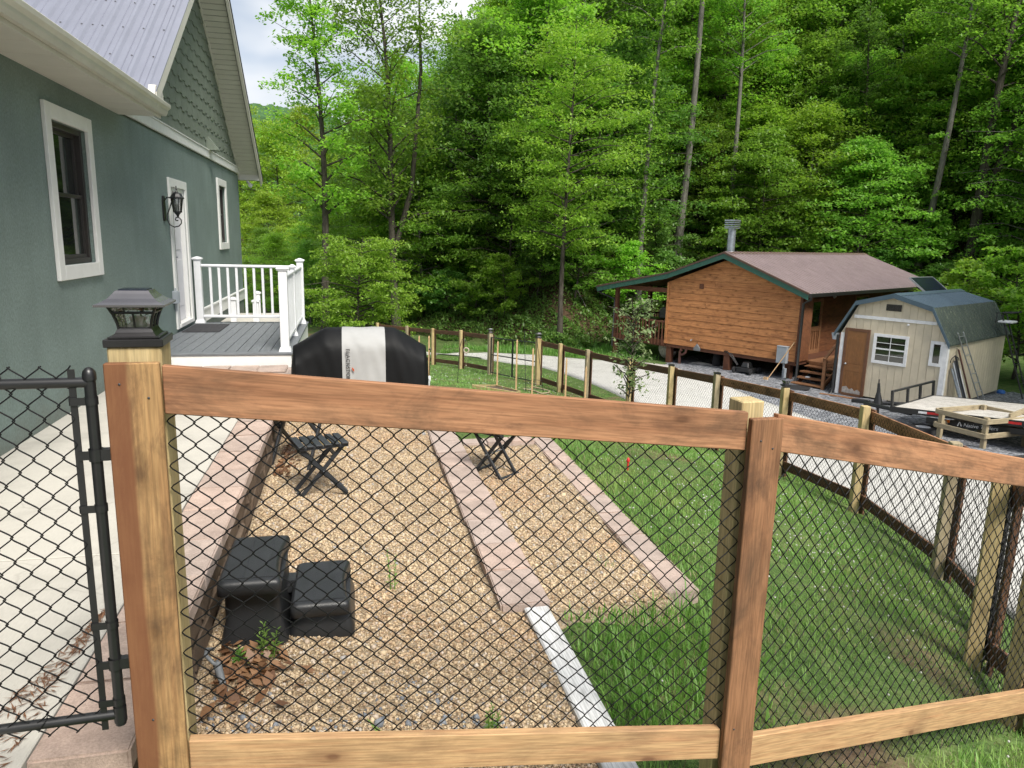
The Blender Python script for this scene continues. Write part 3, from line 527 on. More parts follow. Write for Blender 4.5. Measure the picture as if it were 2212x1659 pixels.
lowp = MB().prism([(WV + OV - .03, S_NEAR, WT + .15), (WV - 5, S_NEAR, WT + .15 + 5.4 * .38), (WV - 5, S_NEAR, WT + .10 + 5.4 * .38), (WV + OV - .03, S_NEAR, WT + .10)], (0, 8.7 - S_NEAR, 0)); lowp.build('lower_roof', 'roof_metal', house, H)
# windows and door
def sash_window(w, name, split):
    s0, s1, z0, z1 = w; tr = .13
    win = MB().box((WV + .001, s0 - tr, z0 - tr), (WV + .035, s0, z1 + tr)).box((WV + .001, s1, z0 - tr), (WV + .035, s1 + tr, z1 + tr)).box((WV + .001, s0, z1), (WV + .035, s1, z1 + tr)).box((WV + .001, s0, z0 - tr), (WV + .035, s1, z0)).build('window', 'trim_white', house, H, .004)
    fr = MB(); t = .05; x0, x1 = WV - .09, WV - .03
    for b in ((s0, s0 + t, z0, z1), (s1 - t, s1, z0, z1), (s0 + t, s1 - t, z1 - t, z1), (s0 + t, s1 - t, z0, z0 + t)): fr.box((x0, b[0], b[2]), (x1, b[1], b[3]))
    fr.build('window_frame', 'dark_frame', win, H, .003)
    zm = z0 + (z1 - z0) * split; a0, a1 = s0 + t, s1 - t
    for (za, zb, dx) in ((z0 + t, zm + .02, .0), (zm - .02, z1 - t, -.03)):
        q = MB(); r_ = .035
        for b in ((a0, a0 + r_, za, zb), (a1 - r_, a1, za, zb), (a0 + r_, a1 - r_, zb - r_, zb), (a0 + r_, a1 - r_, za, za + r_)): q.box((WV - .085 + dx, b[0], b[2]), (WV - .05 + dx, b[1], b[3]))
        q.build('sash', 'dark_frame', win, H, .002)
        MB().box((WV - .075 + dx, a0 + r_, za + r_), (WV - .069 + dx, a1 - r_, zb - r_)).build('pane', 'window_glass', win, H)
    return win
sash_window(WIN1, 'w1', .5); sash_window(WIN2, 'w2', .5)
s0, s1, z0, z1 = DOOR
dr = MB().box((WV - .10, s0 + .06, z0 + .03), (WV - .06, s1 - .06, z1 - .06))
for (pa, pb) in ((z0 + .25, z0 + .95), (z0 + 1.1, z1 - .25)): dr.box((WV - .06, s0 + .2, pa), (WV - .05, s1 - .2, pb))
door = dr.build('door', 'door_white', house, H, .006)
tr = MB().box((WV + .001, s0 - .12, z0 - .04), (WV + .03, s0, z1 + .12)).box((WV + .001, s1, z0 - .04), (WV + .03, s1 + .12, z1 + .12)).box((WV + .001, s0, z1), (WV + .03, s1, z1 + .12)); tr.build('door_casing', 'trim_white', door, H, .004)
MB().box((WV - .13, s0, z0), (WV + .022, s0 + .06, z1)).build('dark_jamb', 'door_dark', door, H)
MB().box((WV - .13, s1 - .055, z0), (WV - .0, s1, z1)).box((WV - .13, s0 + .055, z1 - .055), (WV - .0, s1 - .055, z1)).build('door_jamb', 'trim_white', door, H, .004)
MB().box((WV - .13, s0 + .001, z0 - .03), (WV + .045, s1, z0 + .025)).build('threshold', 'trim_white', door, H, .004)
MB().lathe([(.0, 0), (.028, .005), (.03, .03), (.012, .05), (.012, .07)], (0, 0, 0), 12, Matrix.Translation((WV - .045, s0 + .13, z0 + 1.0)) @ Matrix.Rotation(math.pi / 2, 4, 'Y')).build('knob', 'galvanized', door, H)
MB().box((WV + .001, 11.26, .62), (WV + .07, 11.37, .80)).box((WV + .07, 11.27, .63), (WV + .085, 11.36, .79)).tube([(WV + .04, 11.31, .80), (WV + .04, 11.31, .84)], .012, 8).build('outlet_box', 'grey_paint', house, H, .006)
MB().box((WV + .001, 13.25, .12), (WV + .03, S_END, .36)).box((WV + .03, 13.25, .33), (WV + .05, S_END, .36)).build('skirt_board', 'trim_white', house, H, .003)
MB().lathe([(.035, 0), (.04, .02), (.03, .04), (.03, .05)], (WV + .2, SR + .12, WT - .15), 12).tube([(WV + .2, SR + .12, WT - .13), (WV + .24, SR + .14, WT - .20), (WV + .28, SR + .15, WT - .22)], [.02, .05, .055], 10).build('flood_light', 'white_paint', house, H)
# wall lantern
lan = thing('wall_lantern', 'black carriage lantern with scroll bracket on the stucco wall by the white door', 'lantern', hw(WV, 11.09, 1.9), HA)
LV, LS = WV + .185, 11.09
MB().prism([(WV + .002, LS - .045, 1.78), (WV + .002, LS + .045, 1.78), (WV + .002, LS + .055, 1.85), (WV + .002, LS + .055, 2.07), (WV + .002, LS + .03, 2.12), (WV + .002, LS - .03, 2.12), (WV + .002, LS - .055, 2.07), (WV + .002, LS - .055, 1.85)], (.022, 0, 0)).build('back_plate', 'black_metal', lan, H, .004)
th = lambda r, a, b, n_: [(LV - .02 + r(t) * math.cos(a + (b - a) * t), LS, 1.80 + r(t) * math.sin(a + (b - a) * t)) for t in np.linspace(0, 1, n_)]
MB().tube([(WV + .02, LS, 2.05), (WV + .06, LS, 2.10), (WV + .11, LS, 2.09), (WV + .115, LS, 2.04), (WV + .085, LS, 1.95), (WV + .05, LS, 1.87), (WV + .045, LS, 1.80), (WV + .075, LS, 1.73), (WV + .13, LS, 1.70), (WV + .19, LS, 1.715), (WV + .225, LS, 1.755), (WV + .225, LS, 1.80), (WV + .195, LS, 1.835), (WV + .16, LS, 1.83), (WV + .15, LS, 1.80), (WV + .17, LS, 1.785), (WV + .185, LS, 1.795)], .0085, 8).tube([(WV + .08, LS, 2.095), (LV, LS, 2.10)], .009, 8).build('bracket', 'black_metal', lan, H)
MB().lathe([(.001, .375), (.008, .365), (.006, .345), (.016, .33), (.006, .315), (.02, .29), (.06, .265), (.085, .225), (.098, .215), (.098, .20), (.07, .20)], (LV, LS, 1.885), 8, None, False).build('lantern_roof', 'black_metal', lan, H)
cg = MB()
for k in range(6):
    a = k * math.pi / 3; cg.tube([(LV + .078 * math.cos(a), LS + .078 * math.sin(a), 2.09), (LV + .052 * math.cos(a), LS + .052 * math.sin(a), 1.915)], .006, 5)
cg.build('cage', 'black_metal', lan, H)
MB().lathe([(.0, -.05), (.012, -.045), (.02, -.02), (.045, .01), (.06, .02), (.06, .032), (.05, .032)], (LV, LS, 1.885), 8, None, False).build('finial', 'black_metal', lan, H)
MB().lathe([(.05, .035), (.074, .20)], (LV, LS, 1.885), 6, None, False).build('glass', 'lamp_glass', lan, H)
MB().lathe([(.018, .03), (.018, .07), (.022, .1), (.0, .15)], (LV, LS, 1.885), 8).build('candle_bulb', 'white_paint', lan, H)
# ---------------------------------------------------------------- porch
PZF, PS0, PS1, PV1 = .18, 9.4, 12.85, -.78
porch = thing('side_porch', 'grey decked side porch with white railing at the house door', 'porch', hw(-1.6, 11, 0), HA)
MB().box((WV + .002, PS0 + .02, -.03), (PV1 - .01, PS0 + .045, PZF - .028)).box((PV1 - .035, PS0 + .045, -.7), (PV1 - .01, PS1, PZF - .028)).build('skirt', 'trim_white', porch, H, .003)
nb_ = 12; wb = (PV1 - .14 - (WV + .004)) / nb_
for k in range(nb_): board('deck_board', (WV + .004 + (k + .5) * wb, PS0 + .15, PZF - .013), (WV + .004 + (k + .5) * wb, PS1 - .02, PZF - .013), .026, wb - .008, 'deck_board', porch, (0, 0, 1), .003, frame=H)
board('edge_board', (WV + .004, PS0 + .075, PZF - .0125), (PV1 + .02, PS0 + .075, PZF - .0125), .027, .14, 'deck_board', porch, (0, 0, 1), .003, frame=H)
board('edge_board', (PV1 - .065, PS0 + .149, PZF - .0125), (PV1 - .065, PS1, PZF - .0125), .027, .145, 'deck_board', porch, (0, 0, 1), .003, frame=H)
def rail_post(v, s, h=1.02, w=.105):
    p = MB().box((v - w / 2, s - w / 2, PZF), (v + w / 2, s + w / 2, PZF + h)).build('railing_post', 'vinyl_white', porch, H, .004)
    MB().frustum((v, s), (w + .045, w + .045), (w + .035, w + .035), PZF + .001, PZF + .025).frustum((v, s), (w + .035, w + .035), (w + .012, w + .012), PZF + .025, PZF + .055).build('post_base', 'vinyl_white', p, H)
    MB().box((v - w / 2 - .015, s - w / 2 - .015, PZF + h), (v + w / 2 + .015, s + w / 2 + .015, PZF + h + .018)).frustum((v, s), (w + .05, w + .05), (w + .03, w + .03), PZF + h + .018, PZF + h + .032).frustum((v, s), (w + .03, w + .03), (.03, .03), PZF + h + .032, PZF + h + .055).build('post_cap', 'vinyl_white', p, H)
PA, PB, PC = (-2.47, 12.7), (-.87, 12.6), (-.87, 9.56); PM = (-.87, 11.05)
for p in (PA, PB, PC, PM): rail_post(*p, h=1.02 if p is not PM else .98, w=.105 if p is not PM else .06)
def rail_run(a, b, nbal):
    a_, b_ = Vector((*a, 0)), Vector((*b, 0)); d = (b_ - a_).normalized(); a_ += d * .052; b_ -= d * .052
    board('top_rail', (a_.x, a_.y, PZF + .93), (b_.x, b_.y, PZF + .93), .045, .065, 'vinyl_white', porch, (0, 0, 1), .012, frame=H)
    board('bottom_rail', (a_.x, a_.y, PZF + .11), (b_.x, b_.y, PZF + .11), .045, .05, 'vinyl_white', porch, (0, 0, 1), .008, frame=H)
    for k in range(nbal):
        q = a_ + (b_ - a_) * ((k + 1) / (nbal + 1)); MB().box((q.x - .019, q.y - .019, PZF + .132), (q.x + .019, q.y + .019, PZF + .908)).build('baluster', 'vinyl_white', porch, H, .003)
rail_run(PA, PB, 10); rail_run(PB, PM, 11); rail_run(PM, PC, 11)
# lower white landing and newels behind the porch
land = thing('lower_landing', 'small white landing with short newel posts along the wall beyond the porch', 'landing', hw(-2.0, 15, -.1), HA)
MB().box((WV + .06, 13.0, -.16), (-1.1, 16.2, -.02)).build('slab', 'walk_concrete', land, H, .01)
for (v, s) in ((-2.2, 14.3), (-1.75, 13.9), (-1.95, 15.8)): MB().box((v - .05, s - .05, -.02), (v + .05, s + .05, .42)).box((v - .068, s - .068, .42), (v + .068, s + .068, .45)).frustum((v, s), (.12, .12), (.03, .03), .45, .475).build('newel_post', 'vinyl_white', land, H)
dm = thing('doormat', 'dark grey textured doormat on the porch boards', 'doormat', hw(-2.2, 12, PZF), HA)
MB().box((-2.5, 11.45, PZF + .001), (-1.98, 12.4, PZF + .016)).build('mat', 'mat_grey', dm, H, .004)
mt = MB(); 
for k in range(30): mt.tube([(-2.48 + .017 * k, 11.47, PZF + .017), (-2.48 + .017 * k, 12.38, PZF + .017)], .004, 4)
mt.build('ribbing', 'mat_grey', dm, H)
# ---------------------------------------------------------------- retaining wall and edging blocks
def rough_block(name, lo, hi, mat, parent, jit=.004, bev=.008, frame=None):
    m = MB().box(lo, hi); me = m.mesh(name, bev, 2)
    for v in me.vertices: v.co += Vector((random.uniform(-jit, jit), random.uniform(-jit, jit), random.uniform(-jit, jit)))
    return link(me, name, mat, parent, frame or H)
rw = thing('retaining_wall', 'low retaining wall of pinkish concrete blocks between the walk and the gravel', 'retaining wall', hw(-.9, 6, -.5), HA)
s = 2.28; k = 0
while s < 9.35:
    L = random.uniform(.38, .47) if k else .42; e = min(s + L, 9.4)
    rough_block('cap_block', (-1.04, s, -.085), (-.74, e - .006, 0), 'paver_pink', rw, .003); s = e; k += 1
for r in range(3):
    s = 2.30 + (r % 2) * .2; zt = -.088 - r * .155
    while s < 9.55:
        e = min(s + .40, 9.6); rough_block('wall_block', (-1.02, s, zt - .15), (-.755 - .0 * r + random.uniform(-.012, .01), e - .008, zt), 'block_brown', rw, .009, .02); s = e
for k in range(5): rough_block('cap_block', (-2.5 + k * .335, 9.02, -.085 if k > 5 else .001), (-2.5 + k * .335 + .33, 9.39, .03), 'paver_pink', rw, .003)
ed = thing('block_edging', 'pink concrete block border dividing the two gravel bays', 'edging', hw(.9, 5.5, -.5), HA)
s = 3.78; k = 0
while s < 8.3:
    e = s + random.uniform(.40, .46); vo = -.012 * (s - 3.8)
    rough_block('edging_block', (.795 + vo, s, -.53), (1.088 + vo, e - .005, -.422 + random.uniform(-.003, .003)), 'paver_pink', ed, .003); s = e
ed2 = thing('block_edging', 'pink concrete block border between the gravel and the lawn', 'edging', hw(1.9, 5.5, -.5), HA)
s = 3.85
while s < 7.35:
    e = s + random.uniform(.40, .46); rough_block('edging_block', (1.858, s, -.60), (2.075, min(e, 7.45) - .005, -.472 + random.uniform(-.003, .003)), 'paver_pink', ed2, .003); s = e
for k in range(3): rough_block('edging_block', (1.082 + k * .258, 7.22 + .02 * k, -.56), (1.082 + k * .258 + .254, 7.42 + .02 * k, -.455), 'paver_pink', ed2, .003)
wb_ = board('weathered_board', (1.03, 1.7, -.455), (1.0, 3.77, -.468), .145, .05, 'old_white_board', None, (1, 0, 0), .008, frame=H); tag(wb_, 'weathered whitish timber lying on the gravel in line with the edging', 'timber')
# ---------------------------------------------------------------- pebbles
def pebbles(n, region, keepf, size, name, mat, sp=.35):
    v0, v1, s0, s1 = region; V = RNG.uniform(v0, v1, n); S = s0 + (s1 - s0) * RNG.random(n) ** 1.25; kf = keepf(V, S); V, S = V[kf], S[kf]; m = len(V)
    r = size * RNG.lognormal(0, sp, m); Z = pad_z(V, S) + r * .15
    base = np.array([(1, 0, 0), (0, 1, 0), (-1, 0, 0), (0, -1, 0), (0, 0, 1), (0, 0, -1)], float); fa = np.array([(0, 1, 4), (1, 2, 4), (2, 3, 4), (3, 0, 4), (1, 0, 5), (2, 1, 5), (3, 2, 5), (0, 3, 5)])
    P = base[None] * RNG.uniform(.65, 1.25, (m, 6, 1)) * np.array([1.15, .9, .7])[None, None]; a = RNG.uniform(0, 6.28, m); c, s_ = np.cos(a), np.sin(a); tl = RNG.uniform(-.7, .7, m); ct, st = np.cos(tl), np.sin(tl)
    x, y, z = P[..., 0], P[..., 1], P[..., 2]; x, z = x * ct[:, None] - z * st[:, None], x * st[:, None] + z * ct[:, None]; x, y = x * c[:, None] - y * s_[:, None], x * s_[:, None] + y * c[:, None]
    VV = np.stack([V[:, None] + x * r[:, None], S[:, None] + y * r[:, None], Z[:, None] + z * r[:, None]], -1).reshape(-1, 3); FF = (fa[None] + (np.arange(m) * 6)[:, None, None]).reshape(-1, 3)
    return stuff(np_mesh(name, VV, FF, mat, True, None, H))
def in_bay(V, S): return ~((V > .76) & (V < 1.08) & (S > 3.75)) & ~((V > 1.0) & ((S < 3.55 - .25 * np.sin(V * 3)) | (S > 7.15))) & ~((V > .94) & (S < 3.78))
pb = pebbles(95000, (-.74, 1.83, 2.05, 8.8), in_bay, .0078, 'pebbles', 'pebbles'); tag(pb, 'tan pea gravel covering the two edged bays', 'gravel')
plain('slate_chip', (.20, .215, .24), .7, var=.5, scale=12)
pb2 = pebbles(900, (-.68, .7, 2.1, 3.2), lambda V, S: np.sin(V * 7) + np.cos(S * 9) > -.1, .0095, 'slate_chips', 'slate_chip', .45); tag(pb2, 'grey slate chips mixed into the gravel by the fence', 'gravel')
# ---------------------------------------------------------------- black plastic steps
st = thing('plastic_steps', 'black moulded plastic two-tread steps standing on the gravel', 'steps', hw(-.37, 3.8, -.42), HA)
def rounded_rect(cx, cy, wx, wy, r, bow=0.0, n=5):
    pts = []
    for (qx, qy, a0) in ((1, 1, 0), (-1, 1, 90), (-1, -1, 180), (1, -1, 270)):
        for k in range(n):
            a = math.radians(a0 + 90 * k / (n - 1)); pts.append([cx + qx * (wx / 2 - r) + r * math.cos(a), cy + qy * (wy / 2 - r) + r * math.sin(a)])
    out = []
    for i, p in enumerate(pts):
        out.append(p); q = pts[(i + 1) % len(pts)]
        if math.hypot(p[0] - q[0], p[1] - q[1]) > .15:
            for t in (.2, .4, .6, .8): out.append([p[0] + (q[0] - p[0]) * t, p[1] + (q[1] - p[1]) * t])
    for p in out:     # the right-hand edge curves in
        if bow and p[0] > cx + wx / 2 - .06: p[0] -= bow * max(0, 1 - ((p[1] - cy) / (wy / 2)) ** 2)
    return out
def loft(rings, smooth=True, cap=True):
    m = MB(); n = len(rings[0]); vs = [p for r in rings for p in r]; m.add(vs, [(i * n + k, i * n + (k + 1) % n, (i + 1) * n + (k + 1) % n, (i + 1) * n + k) for i in range(len(rings) - 1) for k in range(n)], smooth)
    if cap: m.add(rings[-1], [tuple(range(n))]); m.add(rings[0], [tuple(range(n))[::-1]])
    return m
def tread(cx, cy, wx, wy, zt):
    R = lambda d, z: [(x, y, z) for x, y in rounded_rect(cx, cy, wx - d, wy - d, .035, .035)]
    t = loft([R(.02, zt - .075), R(-.004, zt - .07), R(0, zt - .02), R(.012, zt - .006), R(.035, zt)]).build('tread', 'black_plastic', st, H)
    g = MB()
    for dx in (-.075, .03): g.box((cx + dx, cy - wy / 2 + .05, zt), (cx + dx + .04, cy + wy / 2 - .03, zt + .0025))
    g.box((cx - wx / 2 + .03, cy - wy / 2 + .045, zt), (cx + wx / 2 - .035, cy - wy / 2 + .049, zt + .0025)); g.build('grip_rib', 'black_plastic', t, H)
def leg(cx, cy, wx, wy, zt, z0):
    R = lambda d, z: [(x, y, z) for x, y in rounded_rect(cx, cy, wx + d, wy + d, .04)]
    loft([R(.03, z0), R(.028, z0 + .04), R(-.02, z0 + .14), R(-.028, zt - .07), R(-.015, zt - .06)]).build('pedestal', 'black_plastic', st, H)
tread(-.528, 3.76, .31, .58, -.02); leg(-.528, 3.79, .30, .5, -.02, -.42); tread(-.2, 3.83, .31, .53, -.215); leg(-.2, 3.86, .31, .49, -.215, -.43)
MB().box((-.52, 3.68, -.425), (-.2, 4.02, -.36)).box((-.41, 3.85, -.30), (-.30, 3.99, -.22)).build('bridge', 'black_plastic', st, H, .02, 2)
# ---------------------------------------------------------------- folding slatted stools
def make_stool(label, base, rz, h=.46, w=.40, dpt=.33, group='folding stools', back=False):
    t = thing('folding_stool', label, 'stool', base, rz, group); f = FR[t.name]
    for k in range(6):
        x0 = -w / 2 + k * (w + .012) / 6; MB().box((x0, -dpt / 2, h - .014), (x0 + w / 6 - .012, dpt / 2, h)).build('slat', 'stool_paint', t, f, .003)
    for y in (-dpt / 2 + .03, dpt / 2 - .03): MB().box((-w / 2, y - .012, h - .04), (w / 2, y + .012, h - .0145)).build('apron', 'stool_paint', t, f, .003)
    for (xa, xb, y) in ((-w / 2 + .02, w / 2 - .01, -dpt / 2 + .055), (w / 2 - .02, -w / 2 + .01, -dpt / 2 + .075), (-w / 2 + .02, w / 2 - .01, dpt / 2 - .075), (w / 2 - .02, -w / 2 + .01, dpt / 2 - .055)):
        fr, L = axisframe(f @ Vector((xb, y, .0)), f @ Vector((xa, y, h - .03)), f.to_3x3() @ Vector((0, 1, 0)))
        MB().box((0, -.016, -.009), (L, .016, .009)).build('leg', 'stool_paint', t, fr, .003)
    for x in (-w / 2 + .015, w / 2 - .015): MB().box((x - .012, -dpt / 2 + .05, .012), (x + .012, dpt / 2 - .05, .03)).build('stretcher', 'stool_paint', t, f, .003)
    MB().tube([(0, -dpt / 2 + .03, h / 2 - .01), (0, dpt / 2 - .03, h / 2 - .01)], .006, 8).build('pivot_rod', 'galvanized', t, f)
    if back:
        for x in (-w / 2 + .02, w / 2 - .02):
            fr, L = axisframe(f @ Vector((x, dpt / 2, .02)), f @ Vector((x, dpt / 2 + .18, .86)), f.to_3x3() @ Vector((1, 0, 0))); MB().box((0, -.016, -.010), (L, .016, .010)).build('back_post', 'stool_paint', t, fr, .003)
    return t
make_stool('black slatted folding stool on the gravel close to the retaining wall', hw(-.30, 5.87, -.43), HA + .28, .45, .40, .32)
make_stool('black slatted folding stool on the middle gravel bay beyond the block border', hw(1.24, 6.3, -.485), HA - .85, .45, .36, .36)
ch = thing('folding_chair', 'black folding chair beside the retaining wall, half hidden behind the fence rail', 'chair', hw(-.5, 6.75, -.42), HA - .5); f = FR[ch.name]
for k in range(6): MB().box((-.2 + k * .068, -.19, .43), (-.2 + k * .068 + .058, .19, .445)).build('slat', 'stool_paint', ch, f, .003)
for x in (-.19, .19):
    for (ya, za, yb, zb) in ((-.24, 0, .12, .64), (.26, 0, -.17, .43)):
        xo = x + (.02 if za == 0 and yb > 0 else 0); fr, L = axisframe(f @ Vector((xo, ya, za)), f @ Vector((xo, yb, zb)), f.to_3x3() @ Vector((0, 1, 0))); MB().box((0, -.009, -.019), (L, .009, .019)).build('leg', 'stool_paint', ch, fr, .003)
for z in (.52, .60): MB().box((-.2, .07 + (z - .6) * .5, z - .03), (.2, .085 + (z - .6) * .5, z + .03)).build('back_slat', 'stool_paint', ch, f, .003)
# ---------------------------------------------------------------- covered griddle
gr = thing('covered_griddle', 'outdoor griddle under a black and grey fabric cover', 'grill', hw(.06, 8.55, -.46), HA)
GS0, GS1 = 8.28, 8.9
def cover_ring(v, pn):
    """Cross-section of the cover at v (front hem -> over the top -> back hem)."""
    e = abs((v - .055) / .74); ztop = .60 - .21 * max(0, (e - .52) / .48) ** 1.05 if e > .52 else .60
    zsh = ztop - .17 + .06 * max(0, e - .6); bell = .02 * (1 - e); pts = []
    prof = [(0.0 - .03, -.28), (-.02, -.05), (-.005 + .012 * math.sin(v * 9), .18), (.0, zsh - .06), (.015, zsh), (.06, zsh + .07), (.17, ztop - .01), (.25, ztop), (.42, ztop), (.52, ztop - .04), (.60, zsh), (.615, .1), (.63, -.28)]
    for i, (y, z) in enumerate(prof):
        wr = .011 * math.sin(v * 23 + i * 1.3) * math.sin(v * 7 + i) + .006 * math.sin(v * 51 + i * 2); pts.append((v, GS0 + y + wr, min(z, ztop) + .006 * math.sin(v * 19 + i * 2)))
    return pts
def cover_part(v0, v1, n, name, mat, endL=False, endR=False):
    vs_ = np.linspace(v0, v1, n); rings = [cover_ring(v, 0) for v in vs_]
    k = len(rings[0]); m = MB(); m.add([p for r in rings for p in r], [(i * k + j, i * k + j + 1, (i + 1) * k + j + 1, (i + 1) * k + j) for i in range(n - 1) for j in range(k - 1)], True)
    for end, ri, d in ((endL, 0, -1), (endR, -1, 1)):
        if end:      # the rounded end of the cover
            r0 = rings[ri]; bul = lambda z: .03 + .03 * math.sin(max(0, min(1, (z + .28) / .6)) * math.pi)
            cy = (GS0 + GS0 + .6) / 2; r1 = [(p[0] + d * bul(p[2]), cy + (p[1] - cy) * .9, p[2] - .012) for p in r0]; r2 = [(p[0] + d * (bul(p[2]) + .012), cy + (p[1] - cy) * .35, p[2] - .02) for p in r0]
            vv = r0 + r1 + r2; m.add(vv, [(a * k + j, a * k + j + 1, (a + 1) * k + j + 1, (a + 1) * k + j) for a in range(2) for j in range(k - 1)], True); m.add(r2, [tuple(range(k))], True)
    o = m.build(name, mat, gr, H); sd = o.modifiers.new('sub', 'SUBSURF'); sd.levels = 1; sd.render_levels = 1; return o
cover_part(-.655, -.148, 16, 'black_cover_end', 'cover_black', endL=True); mid = cover_part(-.148, .334, 18, 'grey_cover_band', 'cover_grey'); cover_part(.334, .775, 16, 'black_cover_end', 'cover_black', endR=True)
for x in (-.5, .6):
    for y in (8.4, 8.8): MB().tube([(x, y, -.42), (x, y, -.2)], .018, 8).build('leg', 'black_metal', gr, H)
    for y in (8.4, 8.8): MB().tube([(x - .02, y, -.43), (x + .02, y, -.43)], .045, 12).build('caster', 'rubber', gr, H)
fr_t = H @ Matrix(((0, 1, 0, -.105), (0, 0, -1, GS0 - .030), (-1, 0, 0, .395), (0, 0, 0, 1)))
fr_t = H @ Matrix.Translation((-.105, GS0 - .028, .40)) @ Matrix(((0, 1, 0, 0), (0, 0, -1, 0), (-1, 0, 0, 0), (0, 0, 0, 1)))
text_mesh('BLACKSTONE', .062, 'cover_lettering', 'lettering_black', mid, fr_t, .003, 1.06)
fl = MB()
for k in range(3): fl.prism([(-.045 + k * .009, GS0 - .028, .185 - k * .008), (-.038 + k * .009, GS0 - .028, .19 - k * .008), (-.028 + k * .006, GS0 - .028, .155 - k * .006), (-.034 + k * .006, GS0 - .028, .152 - k * .006)], (0, .006, 0))
fl.build('flame_mark', 'flame_orange', mid, H)
tk = thing('gas_tank', 'grey rounded tank end showing past the griddle cover', 'tank', hw(.84, 8.7, -.46), HA)
MB().lathe([(.0, .31), (.08, .30), (.135, .27), (.15, .22), (.15, .03), (.13, .0)], (.80, 8.72, -.46), 20).build('tank_body', 'tank_grey', tk, H)
MB().lathe([(.085, .29), (.085, .40), (.078, .40), (.078, .29)], (.80, 8.72, -.46), 16).build('collar', 'tank_grey', tk, H); MB().tube([(.80, 8.72, -.16), (.80, 8.72, -.09)], .02, 10).build('valve', 'galvanized', tk, H)
MB().box((-.05, 7.2, -.47), (.0, 7.6, -.33)).build('wood_block', 'pine_post', None, H, .004)
tag(bpy.data.objects['wood_block'], 'short yellow offcut of treated lumber on the gravel behind the folding stool', 'lumber')
bpy.data.objects['wood_block'].matrix_basis = Matrix.Translation(hw(-.28, 7.2, -.43)) @ Matrix.Rotation(HA + 1.1, 4, 'Z') @ Matrix.Translation((0, -7.4, .43))
# ---------------------------------------------------------------- litter and weeds by the steps
def leaf_patch(n, gen, size, name, mat, tiltmax=.9, curl=True, aspect=.55):
    P = gen(n); m = len(P); a = RNG.uniform(0, 6.28, m); tl = RNG.uniform(0, tiltmax, m); L = size * RNG.uniform(.7, 1.3, m); Wd = L * aspect
    ux = np.stack([np.cos(a) * np.cos(tl), np.sin(a) * np.cos(tl), np.sin(tl)], -1); uy = np.stack([-np.sin(a), np.cos(a), np.zeros(m)], -1); uz = np.cross(ux, uy); cu = RNG.uniform(-.1, .35, m) if curl else np.zeros(m)
    V = np.stack([P - ux * L[:, None] / 2, P + uy * Wd[:, None] / 2 + uz * (cu * Wd)[:, None], P + ux * L[:, None] / 2 + uz * (cu * L * .4)[:, None], P - uy * Wd[:, None] / 2 + uz * (cu * Wd)[:, None]], 1).reshape(-1, 3)
    return np_mesh(name, V, np.arange(len(V)).reshape(-1, 4), mat)
def gen_litter(n):
    v = -.66 + np.abs(RNG.normal(0, .16, n)); s = 3.28 + RNG.normal(0, .13, n) - (v + .66) * .1; a = np.array([hw(x, y, 0) for x, y in zip(v, s)]); a[:, 2] = pad_z(v, s) + .012 + RNG.random(n) * .03; return a
lt = stuff(leaf_patch(110, gen_litter, .085, 'dead_leaves', 'dead_leaf', .8)); tag(lt, 'brown dead leaves drifted against the black plastic steps', 'leaves')
def gen_litter2(n):
    v = -.70 + np.abs(RNG.normal(0, .09, n)); s = RNG.uniform(6.2, 7.2, n); a = np.array([hw(x, y, 0) for x, y in zip(v, s)]); a[:, 2] = pad_z(v, s) + .012; return a
lt2 = stuff(leaf_patch(120, gen_litter2, .06, 'dead_leaves', 'dead_leaf', .7)); tag(lt2, 'brown dead leaves along the retaining wall under the folding chair', 'leaves')
def gen_needles(n):
    t = RNG.random(n); v = -1.09 - .30 * (1 - t) * RNG.random(n); s = 2.15 + 1.15 * t ** 1.5; a = np.array([hw(x, y, 0) for x, y in zip(v, s)]); a[:, 2] = .006; return a
nd = stuff(leaf_patch(420, gen_needles, .05, 'leaf_debris', 'dead_leaf', .25, True, .10)); tag(nd, 'reddish plant debris swept along the edge of the walk by the gate', 'debris')
def weed(base, h, n, spread, label, name='weed', broad=.012, mat='tall_grass'):
    m = MB(); b = Vector(base)
    for k in range(n):
        a = random.uniform(0, 6.28); hh = h * random.uniform(.5, 1.1); sp = spread * random.uniform(.4, 1.2); d = Vector((math.cos(a), math.sin(a), 0)); sd = Vector((-d.y, d.x, 0)) * broad * random.uniform(.6, 1.2)
        p0, p1, p2 = b, b + d * sp * .5 + Vector((0, 0, hh * .7)), b + d * sp + Vector((0, 0, hh)); p2.z -= sp * .25
        m.add([p0 - sd * .4, p0 + sd * .4, p1 + sd, p1 - sd, p2], [(0, 1, 2, 3), (3, 2, 4)])
    return tag(m.build(name, mat), label, 'weed', 'weeds in the gravel')
